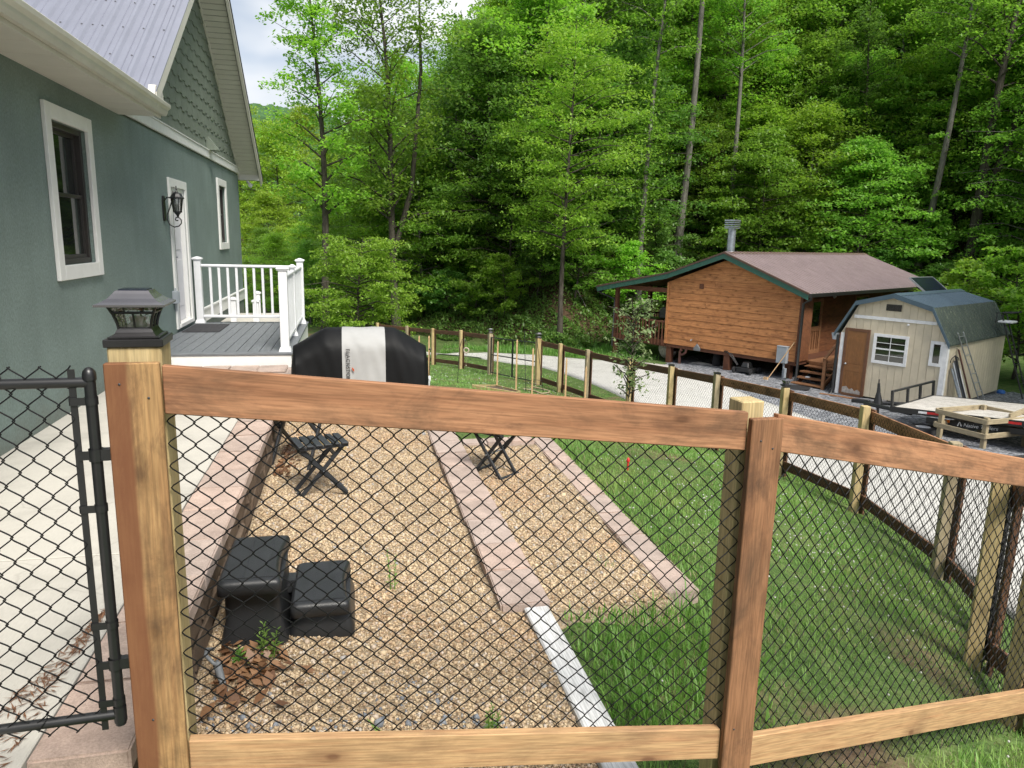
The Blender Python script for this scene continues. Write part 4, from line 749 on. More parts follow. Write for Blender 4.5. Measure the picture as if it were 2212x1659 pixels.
def stem_weed(base, h, n, label, size=.05, mat='tall_grass', name='weed', group='weeds in the gravel', spread=.15):
    """Upright stems with paired leaves."""
    t = thing(name, label, 'plant', base, 0, group); sm = MB(); lf = MB()
    for k in range(n):
        a = random.uniform(0, 6.28); d = Vector((math.cos(a), math.sin(a), 0)); b = Vector(base) + d * random.uniform(0, .03); tip = b + d * h * spread * random.uniform(.3, 1.3) + Vector((0, 0, h * random.uniform(.7, 1.05))); sm.tube([b, b.lerp(tip, .5) + Vector((0, 0, .01)), tip], [.004, .003, .0015], 5)
        for j in range(7):
            q = b.lerp(tip, .25 + .75 * j / 6); L = size * (1.15 - .5 * j / 6)
            for side in (0, 2.1, 4.2):
                aa = a + side + j * 1.1; dd = Vector((math.cos(aa), math.sin(aa), .45 + .07 * j)).normalized(); s_ = dd.cross(Vector((0, 0, 1))).normalized() * L * .17; lf.add([q, q + dd * L * .5 + s_, q + dd * L - Vector((0, 0, L * .15)), q + dd * L * .5 - s_], [(0, 1, 2, 3)])
    sm.build('stem', mat, t); lf.build('leaves', mat, t); return t
stem_weed(hw(-.44, 3.42, -.43), .2, 3, 'small leafy weed growing right in front of the plastic steps'); stem_weed(hw(-.57, 3.36, -.42), .1, 2, 'tiny weed among dead leaves left of the plastic steps')
weed(hw(.12, 2.55, -.46), .20, 22, .20, 'broad-bladed grassy weed in the gravel just above the lower fence rail', 'weed', .011)
stem_weed(hw(-.08, 2.62, -.45), .16, 3, 'thin seedling in the gravel left of the grassy weed', .035); stem_weed(hw(.55, 2.72, -.47), .14, 4, 'little clump of seedlings in the gravel near the white timber', .03); stem_weed(hw(.2, 4.1, -.46), .3, 2, 'tall thin weed stalk in the left gravel bay', .03, spread=.1)
stem_weed((1.62, 2.02, -.63), .24, 5, 'bright green leafy plant in the grass outside the fence at the lower right', .115, 'leaf_bright', 'leafy_plant', None, .25)
hk = thing('grey_clip', 'broken grey plastic clip lying in the dead leaves by the wall', 'clip', hw(-.66, 3.3, -.38), HA)
MB().tube([hw(-.70, 3.42, -.33), hw(-.72, 3.37, -.30), hw(-.71, 3.30, -.29), hw(-.67, 3.26, -.31), hw(-.65, 3.28, -.34), hw(-.67, 3.34, -.35)], .009, 8).build('loop', 'plastic_grey', hk); MB().tube([hw(-.66, 3.29, -.335), hw(-.60, 3.14, -.40)], [.02, .012], 8).build('shank', 'plastic_grey', hk)
# ---------------------------------------------------------------- fences
def chain_mesh(name, p0, p1, zb, zt, parent, a=.036, r=.0019, sides=5, sub=3, wob=.002, jig=.0, curl=.0):
    """Woven chain-link fabric between two upright lines (real zigzag wires hooked into each other)."""
    p0 = np.array([*p0]); p1 = np.array([*p1]); L = np.linalg.norm(p1 - p0); d = (p1 - p0) / L; nrm = np.array([d[1], -d[0]]); N = int(L / a); a = L / N
    hh = max(zt[0] - zb[0], zt[1] - zb[1]); M = int(round(hh / a)); V = []; Fc = []; o = 0
    th = np.arange(sides) * 2 * math.pi / sides; ring = np.arange(sides)
    for w_ in range(N):
        K = M * sub + 1; t = np.arange(K) / sub; fr = t % 2; tri = np.where(fr <= 1, fr, 2 - fr); ph = w_ % 2; tri = tri if ph == 0 else 1 - tri
        tri = .5 - .5 * np.cos(np.pi * tri) * .35 + (tri - .5) * .65 if curl else tri
        x = (w_ + tri * 1.0) * a; x = np.clip(x + (tri - .5) * .14 * a, 0, L); u = x / L; fz = t / M
        # hook: front at one corner, back at the other
        dep = wob * np.cos(np.pi * t + ph * math.pi) + jig * np.sin(x * 9 + t * .7)
        z = (zb[0] + (zb[1] - zb[0]) * u) * (1 - fz) + (zt[0] + (zt[1] - zt[0]) * u) * fz
        P = np.stack([p0[0] + d[0] * x + nrm[0] * dep, p0[1] + d[1] * x + nrm[1] * dep, z], -1)
        T = np.gradient(P, axis=0); T /= np.linalg.norm(T, axis=1)[:, None] + 1e-9; A = np.broadcast_to(np.array([nrm[0], nrm[1], 0]), P.shape); B = np.cross(T, A); B /= np.linalg.norm(B, axis=1)[:, None] + 1e-9
        V.append((P[:, None] + r * (np.cos(th)[None, :, None] * A[:, None] + np.sin(th)[None, :, None] * B[:, None])).reshape(-1, 3))
        i = np.arange(K - 1)[:, None] * sides; Fc.append((o + np.stack([i + ring, i + (ring + 1) % sides, i + sides + (ring + 1) % sides, i + sides + ring], -1)).reshape(-1, 4)); o += K * sides
    return stuff(np_mesh(name, np.concatenate(V), np.concatenate(Fc), 'black_wire', True, parent))
E1 = Vector((.9645, .264, 0)); O1 = Vector((.264, -.9645, 0)); P1 = Vector((-.97, 1.97, 0))
def l1(u, o, z): return P1 + E1 * u + O1 * o + Vector((0, 0, z))          # along the first bay, o towards the viewer
nf = thing('wooden_fence', 'near wooden fence with cedar rails and black chain-link mesh across the foreground', 'fence', (0, 2.1, -.4))
FH = Matrix(((E1.x, -O1.x, 0, 0), (E1.y, -O1.y, 0, 0), (0, 0, 1, 0), (0, 0, 0, 1)))      # x along the bay, y away from the viewer
def post(cx, cy, w, z0, z1, mat, parent, name='post', fr=FH):
    f, L = axisframe((cx, cy, z0), (cx, cy, z1), fr.to_3x3() @ Vector((1, 0, 0))); return MB().box((0, -w / 2, -w / 2), (L, w / 2, w / 2)).build(name, mat, parent, f, .004)
cL = l1(-.072, -.04 - .07, 0); post(cL.x, cL.y, .138, -.5, 1.331, 'pine_post', nf)
cR = l1(1.905, -.04 - .0445, 0); post(cR.x, cR.y, .089, -.7, 1.105, 'pine_post', nf)
a_, b_ = l1(-.068, .013, -.5), l1(-.068, .013, 1.297); board('face_board', a_, b_, .138, .025, 'cedar_twotone', nf, -E1, .003)
a_, b_ = l1(1.925, .013, -.7), l1(1.925, .013, 1.058); board('face_board', a_, b_, .125, .03, 'cedar_dark', nf, -E1, .003)
board('top_rail', l1(0.002, -.014, 1.216), l1(1.862, -.014, 1.008), .137, .026, 'cedar', nf, (0, 0, 1), .003, shear=True)
board('bottom_rail', l1(0.002, -.016, .05), l1(1.862, -.016, -.228), .127, .034, 'cedar_pale', nf, (0, 0, 1), .003, shear=True)
q0, q1 = Vector((1.0, 2.505, 0)), Vector((2.66, 3.396, 0)); E2 = (q1 - q0).normalized(); O2 = Vector((E2.y, -E2.x, 0))
def l2(u, o, z): return q0 + E2 * u + O2 * o + Vector((0, 0, z))
L2 = (q1 - q0).length
board('top_rail', l2(-.075, -.014, 1.004), l2(L2 + .16, -.014, .532), .132, .026, 'cedar', nf, (0, 0, 1), .003, shear=True)
board('bottom_rail', l2(-.075, -.016, -.268), l2(L2 + .16, -.016, -.70), .127, .034, 'cedar_pale', nf, (0, 0, 1), .003, shear=True)
cE = l2(L2 + .17, -.085, 0); post(cE.x, cE.y, .089, -1.1, .66, 'pine_post', nf, 'post', Matrix(((E2.x, -O2.x, 0, 0), (E2.y, -O2.y, 0, 0), (0, 0, 1, 0), (0, 0, 0, 1))))
board('face_board', l2(L2 + .19, .013, -1.1), l2(L2 + .19, .013, .61), .125, .025, 'cedar_dark', nf, -E2, .003)
m0, m1 = l1(.0, -.034, 0), l1(1.885, -.034, 0); chain_mesh('chain_link', (m0.x, m0.y), (m1.x, m1.y), (.0, -.30), (1.25, 1.04), nf, .0355, .0022, 6, 4, .0022, .003, curl=1)
m0, m1 = l2(-.05, -.034, 0), l2(L2 + .14, -.034, 0); chain_mesh('chain_link', (m0.x, m0.y), (m1.x, m1.y), (-.50, -.89), (1.03, .59), nf, .0355, .0022, 6, 4, .0028, .004, curl=1)
for (u, o, z) in ((-.10, .0256, 1.24), (-.03, .0256, 1.2), (-.085, .0256, .22), (1.90, .0285, .98), (1.95, .0285, .95), (1.9, .0285, -.15)):
    c = l1(u, o, z); fr = Matrix.Translation(c) @ Matrix.Rotation(math.pi / 2, 4, 'X'); MB().lathe([(.0035, 0), (.0035, .0015), (.0, .0015)], (0, 0, 0), 8, fr).build('screw', 'screw_dark', nf)
# ---------------------------------------------------------------- driveway fence
POSTS = [(2.98, 4.22, -1.0), (3.56, 4.98, -1.2), (4.0, 6.32, -1.37), (4.16, 8.34, -1.5), (3.9, 10.17, -1.66), (3.45, 12.05, -1.82), (3.03, 13.66, -1.97), (2.51, 15.3, -2.12), (1.81, 17.36, -2.25), (1.256, 19.02, -2.355), (.708, 20.04, -2.373),
         (-.72, 22.74, -2.615), (-1.758, 24.28, -2.72), (-2.857, 25.616, -2.844), (-3.95, 26.85, -2.93), (-5.3, 28.2, -3.0)]
df = thing('wooden_fence', 'long wooden fence with black chain-link mesh curving beside the driveway', 'fence', (3.0, 13.6, -2.0))
seq = [(2.78, 3.50, -.88)] + POSTS; GATE = (11, 12)
for i, (x, y, z) in enumerate(seq):
    if i == 0: continue
    p, q = seq[max(i - 1, 0)], seq[min(i + 1, len(seq) - 1)]; ang = math.atan2(q[1] - p[1], q[0] - p[0]); big = i in GATE
    fr = Matrix.Rotation(ang, 4, 'Z'); post(x, y, .125 if big else .089, z - .3, z + (1.32 if not big else 1.34), 'pine_post' if i % 3 else 'pine_grey', df, 'post', fr)
    d = Vector((math.cos(ang), math.sin(ang), 0)); o = Vector((d.y, -d.x, 0))
    board('face_board', Vector((x, y, z - .1)) + o * .098, Vector((x, y, z + 1.28)) + o * .098, .12, .024, 'fence_brown', df, d, .002)
    if i in (6, 7): MB().box((x - .05, y - .05, z + 1.32), (x + .05, y + .05, z + 1.345)).build('post_cap', 'black_metal', df)
for i in range(len(seq) - 1):
    if (i, i + 1) == GATE: continue
    a_, b_ = Vector(seq[i]), Vector(seq[i + 1]); d = (b_ - a_); dh = Vector((d.x, d.y, 0)).normalized(); o = Vector((dh.y, -dh.x, 0)); w0 = .0 if i else .1
    for nm, dz, hgt in (('top_rail', 1.195 if i else 1.33, .135), ('bottom_rail', .17, .13)):
        za = dz if i else (1.40 if nm == 'top_rail' else .22)
        board(nm, a_ + o * .074 + dh * .01 + Vector((0, 0, za)), b_ + o * .074 - dh * .01 + Vector((0, 0, dz if i else (1.195 if nm == 'top_rail' else .17))), hgt, .024, 'cedar' if (i in (3, 4, 5) and nm == 'top_rail') else 'fence_brown', df, (0, 0, 1), .002, shear=True)
    near = i < 6
    chain_mesh('chain_link', (a_ + o * .052).xy, (b_ + o * .052).xy, (a_.z + .03, b_.z + .03), (a_.z + 1.24, b_.z + 1.24), df, .0355 if near else .0375, .0018 if near else .0016, 4 if near else 3, 2 if near else 1, .002)
# ---------------------------------------------------------------- solar post lamps
def post_lamp(label, base, rz, k=1.0, group=None):
    t = thing('post_lamp', label, 'lamp', base, rz, group); f = FR[t.name] @ Matrix.Scale(k, 4)
    def part(m, name, mat, bev=0): 
        m.v = [tuple(c * k for c in p) for p in m.v]; return m.build(name, mat, t, FR[t.name], bev)
    part(MB().box((-.076, -.076, -.022), (.076, .076, .0)).box((-.066, -.066, .0), (.066, .066, .006)), 'cap_plate', 'lamp_metal', .002)
    part(MB().frustum((0, 0), (.112, .112), (.096, .096), .006, .016).frustum((0, 0), (.098, .098), (.088, .088), .016, .026), 'collar', 'lamp_metal')
    prof = [(.041, .026), (.044, .045), (.051, .068), (.061, .09)]
    fr_ = MB()
    for sx, sy in ((1, 1), (-1, 1), (-1, -1), (1, -1)): fr_.tube([(sx * w, sy * w, z) for w, z in prof], .0042, 5)
    for axis in (0, 1):
        for sg in (-1, 1):
            P = lambda u, w, z: ((u, sg * w, z) if axis == 0 else (sg * w, u, z))
            for (w, z) in (prof[0], (.0525, .072), prof[-1]): fr_.tube([P(-w, w, z), P(w, w, z)], .0036, 5)
            fr_.tube([P(0, w, z) for w, z in prof[:3]], .003, 5)
            for u in (-.02, .026): fr_.tube([P(u, .0525, .072), P(u * 1.1, .061, .09)], .0022, 5)
    part(fr_, 'cage', 'lamp_metal')
    gl = MB()
    for axis in (0, 1):
        for sg in (-1, 1):
            P = lambda u, w, z: ((u, sg * w, z) if axis == 0 else (sg * w, u, z)); vs = [P(s_ * w * .97, w * .97, z) for w, z in prof for s_ in (-1, 1)]; gl.add(vs, [(2 * i, 2 * i + 1, 2 * i + 3, 2 * i + 2) for i in range(3)])
    part(gl, 'glass', 'lamp_glass'); part(MB().lathe([(.03, .027), (.028, .034), (.018, .04), (.022, .055), (.0, .06)], (0, 0, 0), 12), 'bulb_cup', 'white_paint')
    rp = [(.088, .090), (.089, .096), (.074, .102), (.060, .111), (.048, .124), (.042, .132)]
    m = MB(); vs = [(sx * w, sy * w, z) for w, z in rp for sx, sy in ((-1, -1), (1, -1), (1, 1), (-1, 1))]; m.add(vs, [(i * 4 + j, i * 4 + (j + 1) % 4, (i + 1) * 4 + (j + 1) % 4, (i + 1) * 4 + j) for i in range(len(rp) - 1) for j in range(4)] + [(3, 2, 1, 0), (20, 21, 22, 23)]); part(m, 'lamp_roof', 'lamp_roof_metal')
    part(MB().box((-.036, -.036, .132), (.036, .036, .135)), 'solar_panel', 'solar_blue'); return t
post_lamp('black solar lamp capping the tall gate post at the left', (cL.x, cL.y, 1.353), math.atan2(E1.y, E1.x), 1.0)
for i, lab in ((5, 'small black solar lamp on the fence post in front of the cabin steps'), (11, 'small black solar lamp on the post right of the black double gate'), (12, 'small black solar lamp on the post left of the black double gate')):
    x, y, z = seq[i]; post_lamp(lab, (x, y, z + 1.36), .3, .95 if i != 5 else .7)
# ---------------------------------------------------------------- black gates
gt = thing('chain_link_gate', 'black chain-link walk gate with round frame tubes beside the left fence post', 'gate', l1(-.6, 0, .2)); GU = -.178; GW = 1.15
MB().tube([l1(GU, 0, .205), l1(GU, 0, 1.262)], .0148, 14).build('upright', 'black_metal', gt)
MB().lathe([(.0175, -.012), (.0175, .002), (.0155, .012), (.009, .02), (.0, .024)], l1(GU, 0, 1.262), 14).build('end_cap', 'black_metal', gt)
MB().tube([l1(GU - GW, 0, .205), l1(GU - GW, 0, 1.262)], .0175, 14).build('upright', 'black_metal', gt)
MB().tube([l1(GU, 0, 1.243), l1(GU - GW, 0, 1.243)], .0145, 12).build('top_tube', 'black_metal', gt); MB().tube([l1(GU, 0, .238), l1(GU - GW, 0, .238)], .0145, 12).build('bottom_tube', 'black_metal', gt)
MB().lathe([(.0178, -.02), (.0178, .03)], l1(GU, 0, .235), 12).build('corner_collar', 'black_metal', gt)
ba = MB(); p = l1(GU - .042, .004, 0); fr = Matrix.Translation(p) @ FH; ba.box((-.0085, -.002, .195), (.0085, .003, 1.28), fr).build('tension_bar', 'black_metal', gt)
for z in (1.192, .885, .53, .282):
    fr = Matrix.Translation(l1(GU, 0, z)) @ FH; MB().lathe([(.0175, -.0105), (.0175, .0105)], (0, 0, z), 12).box((-.052, -.011, z - .0105), (-.012, -.008, z + .0105)).box((-.052, -.011, z - .0105), (-.049, .012, z + .0105)).build('tension_band', 'black_metal', gt, Matrix.Translation(l1(GU, 0, 0)) @ FH)
for z in (1.04, .405): MB().lathe([(.0195, -.017), (.0195, .017)], (0, 0, z), 12).box((.01, -.012, z - .016), (.055, .012, z + .016)).box((-.04, -.012, z - .012), (-.01, -.006, z + .012)).build('hinge', 'black_metal', gt, Matrix.Translation(l1(GU, 0, 0)) @ FH)
g0, g1 = l1(GU - GW + .02, .006, 0), l1(GU - .042, .006, 0); chain_mesh('chain_link', (g0.x, g0.y), (g1.x, g1.y), (.20, .20), (1.29, 1.29), gt, .0355, .0022, 6, 4, .0022, .002, curl=1)
for u, z in ((-.40, 1.243), (-.38, .238), (-.8, 1.243)):
    MB().tube([l1(u + .012 * math.cos(t), .021 * math.sin(t), z + .021 * math.cos(t)) for t in np.linspace(0, 9, 16)], .0014, 5).build('tie_wire', 'black_wire', gt)
ga, gb = Vector(seq[11]), Vector(seq[12]); dg = (gb - ga); dgh = Vector((dg.x, dg.y, 0)).normalized(); og = Vector((dgh.y, -dgh.x, 0)); LG = Vector((dg.x, dg.y, 0)).length
def gpt(u, z): t = u / LG; return ga + dgh * u + Vector((0, 0, dg.z * t + z))
for k, (u0, u1) in enumerate(((.09, LG / 2 - .015), (LG / 2 + .015, LG - .09))):
    t = thing('chain_link_gate', ('right' if k == 0 else 'left') + ' leaf of the black chain-link double gate in the driveway fence', 'gate', gpt(u0, 0), 0, 'driveway gate leaves')
    for u in (u0, u1): MB().tube([gpt(u, .08), gpt(u, 1.22)], .02, 8).build('upright', 'black_metal', t)
    for z in (.09, .66, 1.2): MB().tube([gpt(u0, z), gpt(u1, z)], .017, 8).build('cross_tube', 'black_metal', t)
    a_, b_ = gpt(u0, 0), gpt(u1, 0); chain_mesh('chain_link', a_.xy, b_.xy, (a_.z + .09, b_.z + .09), (a_.z + 1.2, b_.z + 1.2), t, .0375, .0016, 3, 1)
# ---------------------------------------------------------------- log-sided cabin
def frame2(x, y, deg): a = math.radians(deg); return Matrix(((math.sin(a), math.cos(a), 0, x), (-math.cos(a), math.sin(a), 0, y), (0, 0, 1, 0), (0, 0, 0, 1)))
CF = frame2(5.68, 26.449, 41.8)
cab = thing('wooden_cabin', 'orange-brown board-sided cabin on piers with a brown metal roof', 'cabin', CF @ Vector((2.4, 3, -2.7)), math.radians(41.8 - 90))
U0, U1, CB = -.15, 4.97, -1.98; US = 4.3; PKU, PKZ, CP = 2.24, 1.13, .37; CL = 10.3
def gz(u): return PKZ - CP * abs(u - PKU)
z = CB; r = 0
while z < PKZ - .05:
    zt = min(z + .236, PKZ + .2); cuts = [U0, U1] if r % 3 else [U0, random.uniform(1.2, 3.6), U1]
    for a, b in zip(cuts[:-1], cuts[1:]):
        poly = [(a + .002, z), (b - .002, z), (b - .002, zt - .006), (a + .002, zt - .006)]
        poly = clip_poly(poly, CP, 1, PKZ + CP * PKU); poly = clip_poly(poly, -CP, 1, PKZ - CP * PKU)
        if len(poly) >= 3:
            us = [p[0] for p in poly]; u_ = min(us); f_ = CF @ Matrix.Translation((u_, 0, z)); n_ = len(poly)
            fr = [(p[0] - u_, -.008 - .015 * (zt - p[1]) / .236, p[1] - z) for p in poly]; bk = [(p[0] - u_, .02, p[1] - z) for p in poly]
            MB().add(fr + bk, [tuple(range(n_))] + [(i, (i + 1) % n_, n_ + (i + 1) % n_, n_ + i) for i in range(n_)]).build('siding_board', 'cabin_siding', cab, f_)
    z += .236; r += 1
MB().prism([(U0, .021, CB), (U1, .021, CB), (U1, .021, gz(U1)), (PKU, .021, PKZ), (U0, .021, gz(U0))], (0, .1, 0)).build('gable_wall', 'cabin_post', cab, CF)
for k in range(9): board('side_board', (US - .03, .14, CB + .118 + k * .236), (US - .03, CL, CB + .118 + k * .236), .23, .025, 'cabin_side_shaded', cab, frame=CF)
MB().box((US - .16, .13, CB), (US - .045, CL, gz(US) - .02)).box((U0 - .0, .13, CB), (U0 + .1, CL, gz(U0) - .02)).box((U0, CL - .1, CB), (U1 - .05, CL, gz(U0) - .02)).build('wall_core', 'cabin_post', cab, CF)
MB().box((U0, .0, CB - .12), (U1 - .05, CL, CB - .005)).build('floor_frame', 'cabin_post', cab, CF)
for (u, w_, hw_) in ((0.02, .12, .1), (2.45, .12, .11), (4.6, .25, .1), (0.02, 3.4, .1), (2.45, 3.4, .1), (4.7, 3.4, .1), (0.02, 6.8, .1), (4.7, 6.8, .1), (-2.52, .05, .075), (-2.52, 3.4, .075)): MB().box((u - hw_, w_ - hw_, -3.1), (u + hw_, w_ + hw_, CB - .12 if u > -1 else -2.09)).build('pier', 'cabin_post', cab, CF, .006)
for u in (U0 + .04, U1 - .005): MB().box((u - .045, -.045, CB), (u + .045, -.008, gz(u) - .02)).build('corner_board', 'cabin_siding' if u < 1 else 'cabin_post', cab, CF, .003)
# roof: one profile, ribbed
RO = .27
prof = [(5.28, .18), (PKU, 1.33), (-.02, .545), (-3.3, -.12)]
for i, nm in ((0, 'roof_slope'), (1, 'roof_slope'), (2, 'porch_roof')):
    (ua, za), (ub, zb) = prof[i], prof[i + 1]
    rf = MB().prism([(ua, -RO, za), (ub, -RO, zb), (ub, -RO, zb + .03), (ua, -RO, za + .03)], (0, CL + .5, 0)).build(nm, 'cabin_roof_metal', cab, CF)
    for k in range(47):
        w_ = -RO + .03 + k * .2298; d = (Vector((ub, 0, zb)) - Vector((ua, 0, za))); MB().prism([(ua, w_ - .03, za + .028), (ua, w_ - .016, za + .07), (ua, w_ + .016, za + .07), (ua, w_ + .03, za + .028)], d).build('roof_rib', 'cabin_roof_metal', rf, CF)
MB().prism([(PKU - .16, -RO - .03, 1.33), (PKU, -RO - .03, 1.40), (PKU + .16, -RO - .03, 1.33)], (0, CL + .56, 0)).build('ridge_cap', 'brown_metal', cab, CF)
for i in range(3):
    (ua, za), (ub, zb) = prof[i], prof[i + 1]
    MB().prism([(ua, -RO - .045, za - .165), (ub, -RO - .045, zb - .165), (ub, -RO - .045, zb + .0), (ua, -RO - .045, za + .0)], (0, .035, 0)).build('green_fascia', 'fascia_green', cab, CF)
    MB().prism([(ua, -RO - .06, za + .001), (ub, -RO - .06, zb + .001), (ub, -RO - .06, zb + .06), (ua, -RO - .06, za + .06)], (0, .08, 0)).build('rake_trim', 'brown_metal', cab, CF)
    MB().prism([(ua, -RO, za - .06), (ub, -RO, zb - .06), (ub, -RO, zb - .04), (ua, -RO, za - .04)], (0, CL + .3, 0)).build('roof_deck', 'cabin_post', cab, CF)
def cg_(u, z0, sg): return [(u, -RO - .02, z0), (u + sg * .07, -RO - .02, z0), (u + sg * .11, -RO - .02, z0 + .11), (u, -RO - .02, z0 + .11)]
MB().prism(cg_(5.28, .10, 1), (0, CL + .5, 0)).build('gutter', 'gutter_dark', cab, CF); MB().prism(cg_(-3.3, -.2, -1), (0, CL + .5, 0)).build('gutter', 'gutter_dark', cab, CF)
MB().tube([(5.33, -RO + .05, .10), (5.33, -RO + .05, .03), (5.04, -.07, -.12), (5.04, -.07, -2.5), (5.04, -.16, -2.62)], .042, 8).build('downspout', 'gutter_dark', cab, CF); MB().tube([(-3.34, -RO + .05, -.2), (-3.34, -RO + .05, -.3), (-2.62, -.02, -.55), (-2.62, -.06, -2.4)], .035, 8).build('downspout', 'gutter_dark', cab, CF)
# left porch
for w_ in (.05, 2.08, 4.6, 7.2): MB().box((-2.615, w_ - .07, -2.09 if w_ > .1 else -2.7), (-2.475, w_ + .07, -.06)).build('porch_post', 'cabin_post', cab, CF, .006)
MB().box((-2.6, .0, -2.08), (U0 - .02, CL, -1.9)).build('porch_floor', 'cabin_post', cab, CF); MB().box((-2.62, -.01, -.14), (U0, .1, .02)).build('porch_beam', 'cabin_post', cab, CF)
MB().box((-2.66, -.04, -2.1), (U0 - .0, -.005, -1.86)).build('rim_board', 'cabin_post', cab, CF)
board('porch_rail', (-2.46, -.01, -1.2), (U0 - .02, -.01, -1.2), .06, .10, 'cabin_post', cab, frame=CF); board('porch_rail', (-2.54, .12, -1.2), (-2.54, CL, -1.2), .06, .10, 'cabin_post', cab, frame=CF)
for k in range(15): u = -2.38 + k * .152; MB().box((u - .02, -.075, -2.06), (u + .02, -.042, -1.23)).build('baluster', 'cabin_post', cab, CF)
for k in range(28): w_ = .25 + k * .15; MB().box((-2.6, w_ - .02, -1.88), (-2.57, w_ + .02, -1.23)).build('baluster', 'cabin_post', cab, CF)
# wall fittings
MB().box((1.2, -.05, .09), (1.36, -.005, .26)).build('wall_vent', 'cabin_post', cab, CF, .01)
MB().prism([(1.17, -.10, -2.08), (1.43, -.10, -2.08), (1.43, -.10, -1.98), (1.30, -.10, -1.83), (1.17, -.10, -1.98)], (0, .06, 0)).build('vent_hood', 'plastic_grey', cab, CF, .012)
MB().tube([(1.05, -.03, -1.72), (1.05, -.10, -1.72), (1.05, -.11, -1.76)], .018, 8).build('spigot', 'galvanized', cab, CF)
MB().box((4.36, -.19, -2.05), (4.70, -.035, -1.52)).box((4.35, -.2, -1.53), (4.71, -.03, -1.50)).build('meter_box', 'grey_paint', cab, CF, .008)
MB().tube([(4.6, -.1, -2.05), (4.6, -.1, -2.7)], .03, 8).tube([(4.68, -.14, -2.2), (4.68, -.14, -2.7)], .05, 10).build('conduit', 'grey_paint', cab, CF)
MB().tube([(.55, .0, -2.7), (.55, 0, -2.2), (.62, 0, -2.13)], .055, 10).tube([(.55, 0, -2.35), (.72, 0, -2.28), (.8, 0, -2.2), (.8, 0, -2.08)], .045, 10).build('drain_pipe', 'rust_pipe', cab, CF)
DW = .62; cd = MB().box((US - .018, 1.05 + DW, CB + .02), (US + .0, 2.15 + DW, -.1)); cdo = cd.build('screen_door', 'step_wood', cab, CF)
MB().box((US + .001, 1.2 + DW, -1.05), (US + .01, 2.0 + DW, -.22)).build('door_glass', 'window_glass', cdo, CF)
dfm = MB()
for b in ((1.05, 1.17, CB, -.1), (2.03, 2.15, CB, -.1), (1.17, 2.03, -.2, -.1), (1.17, 2.03, CB, CB + .14), (1.17, 2.03, -1.2, -1.08)): dfm.box((US + .001, b[0] + DW, b[2]), (US + .035, b[1] + DW, b[3]))
for k in range(5): dfm.box((US + .001, 1.25 + DW + k * .17, CB + .14), (US + .03, 1.28 + DW + k * .17, -1.2))
dfm.build('door_frame', 'step_wood', cdo, CF)
wn_ = MB().box((US - .01, 5.3, -1.05), (US + .03, 6.4, -.1)).build('window', 'step_wood', cab, CF); MB().box((US + .031, 5.38, -.97), (US + .036, 6.32, -.18)).build('pane', 'window_glass', wn_, CF)
MB().lathe([(.03, 0), (.06, .1)], (0, 0, 0), 10, Matrix.Translation((US + .08, 3.2, .02)) @ Matrix.Rotation(1.9, 4, 'Y')).lathe([(.03, 0), (.06, .1)], (0, 0, 0), 10, Matrix.Translation((US + .08, 3.35, -.02)) @ Matrix.Rotation(2.3, 4, 'Y')).tube([(US, 3.27, .05), (US + .1, 3.27, .04)], .03, 8).build('flood_lights', 'white_paint', cab, CF)
sp = thing('stove_pipe', 'galvanized stove pipe with a square cap rising from the cabin ridge', 'chimney', CF @ Vector((PKU + .03, .5, 1.3)))
sx, sw = 2.0, .45
MB().tube([(sx, sw, 1.2), (sx, sw, 2.16)], .135, 16).build('pipe', 'galvanized', sp, CF); MB().lathe([(.26, 0), (.2, .05), (.165, .12)], (sx, sw, 1.28), 16).build('flashing', 'galvanized', sp, CF)
MB().box((sx - .18, sw - .18, 2.16), (sx + .18, sw + .18, 2.19)).box((sx - .19, sw - .19, 2.40), (sx + .19, sw + .19, 2.45)).build('cap_plate', 'galvanized', sp, CF)
for k in range(3): MB().box((sx - .185, sw - .185, 2.21 + k * .065), (sx + .185, sw + .185, 2.24 + k * .065)).build('louvre', 'galvanized', sp, CF)
# cabin steps
cs = thing('cabin_steps', 'brown wooden steps with a handrail leading to the cabin side door', 'steps', CF @ Vector((5.5, .5, -2.7)))
MB().box((US + .04, .75, -2.06), (6.05, 3.2, -1.99)).build('landing', 'step_wood', cs, CF, .006); MB().box((U1 + .06, .72, -2.25), (6.05, .75, -1.995)).build('landing_rim', 'step_wood', cs, CF)
MB().box((U1 - .10, .021, CB), (U1 - .01, .75, gz(U1) - .02)).build('wall_return', 'cabin_side_shaded', cab, CF)
for k in range(4): board('tread', (U1 + .04, .58 - .27 * k, -2.13 - .15 * k), (6.0, .58 - .27 * k, -2.13 - .15 * k), .04, .27, 'step_wood', cs, frame=CF, bevel=.006)
for u in (U1 + .12, 5.9):
    a_, b_ = (u, .75, -2.20), (u, -.45, -2.86); board('stringer', a_, b_, .16, .04, 'cabin_post', cs, frame=CF)
for (u, w_, z0, z1) in ((6.03, -.32, -2.8, -1.72), (6.03, .85, -2.8, -1.02), (6.03, 2.25, -2.8, -1.02), (6.0, 1.6, -2.8, -2.06), (5.1, 2.2, -2.8, -2.06)): MB().box((u - .045, w_ - .045, z0), (u + .045, w_ + .045, z1)).build('step_post', 'step_wood', cs, CF, .004)
board('hand_rail', (6.03, -.4, -1.70), (6.03, .9, -.98), .09, .04, 'step_wood', cs, (1, 0, 0), frame=CF); board('hand_rail', (6.03, .9, -1.0), (6.03, 2.3, -1.0), .09, .04, 'step_wood', cs, (1, 0, 0), frame=CF); board('brace', (6.0, -.3, -2.6), (6.0, .55, -2.12), .09, .03, 'step_wood', cs, frame=CF)
wr = MB().box((-.05, -.07, 0), (.09, .06, .035)).build('white_cloth', 'white_paint', None, CF @ Matrix.Translation((5.35, .02, -2.41)), .015, 2); tag(wr, 'white crumpled cloth left on a cabin step', 'cloth')
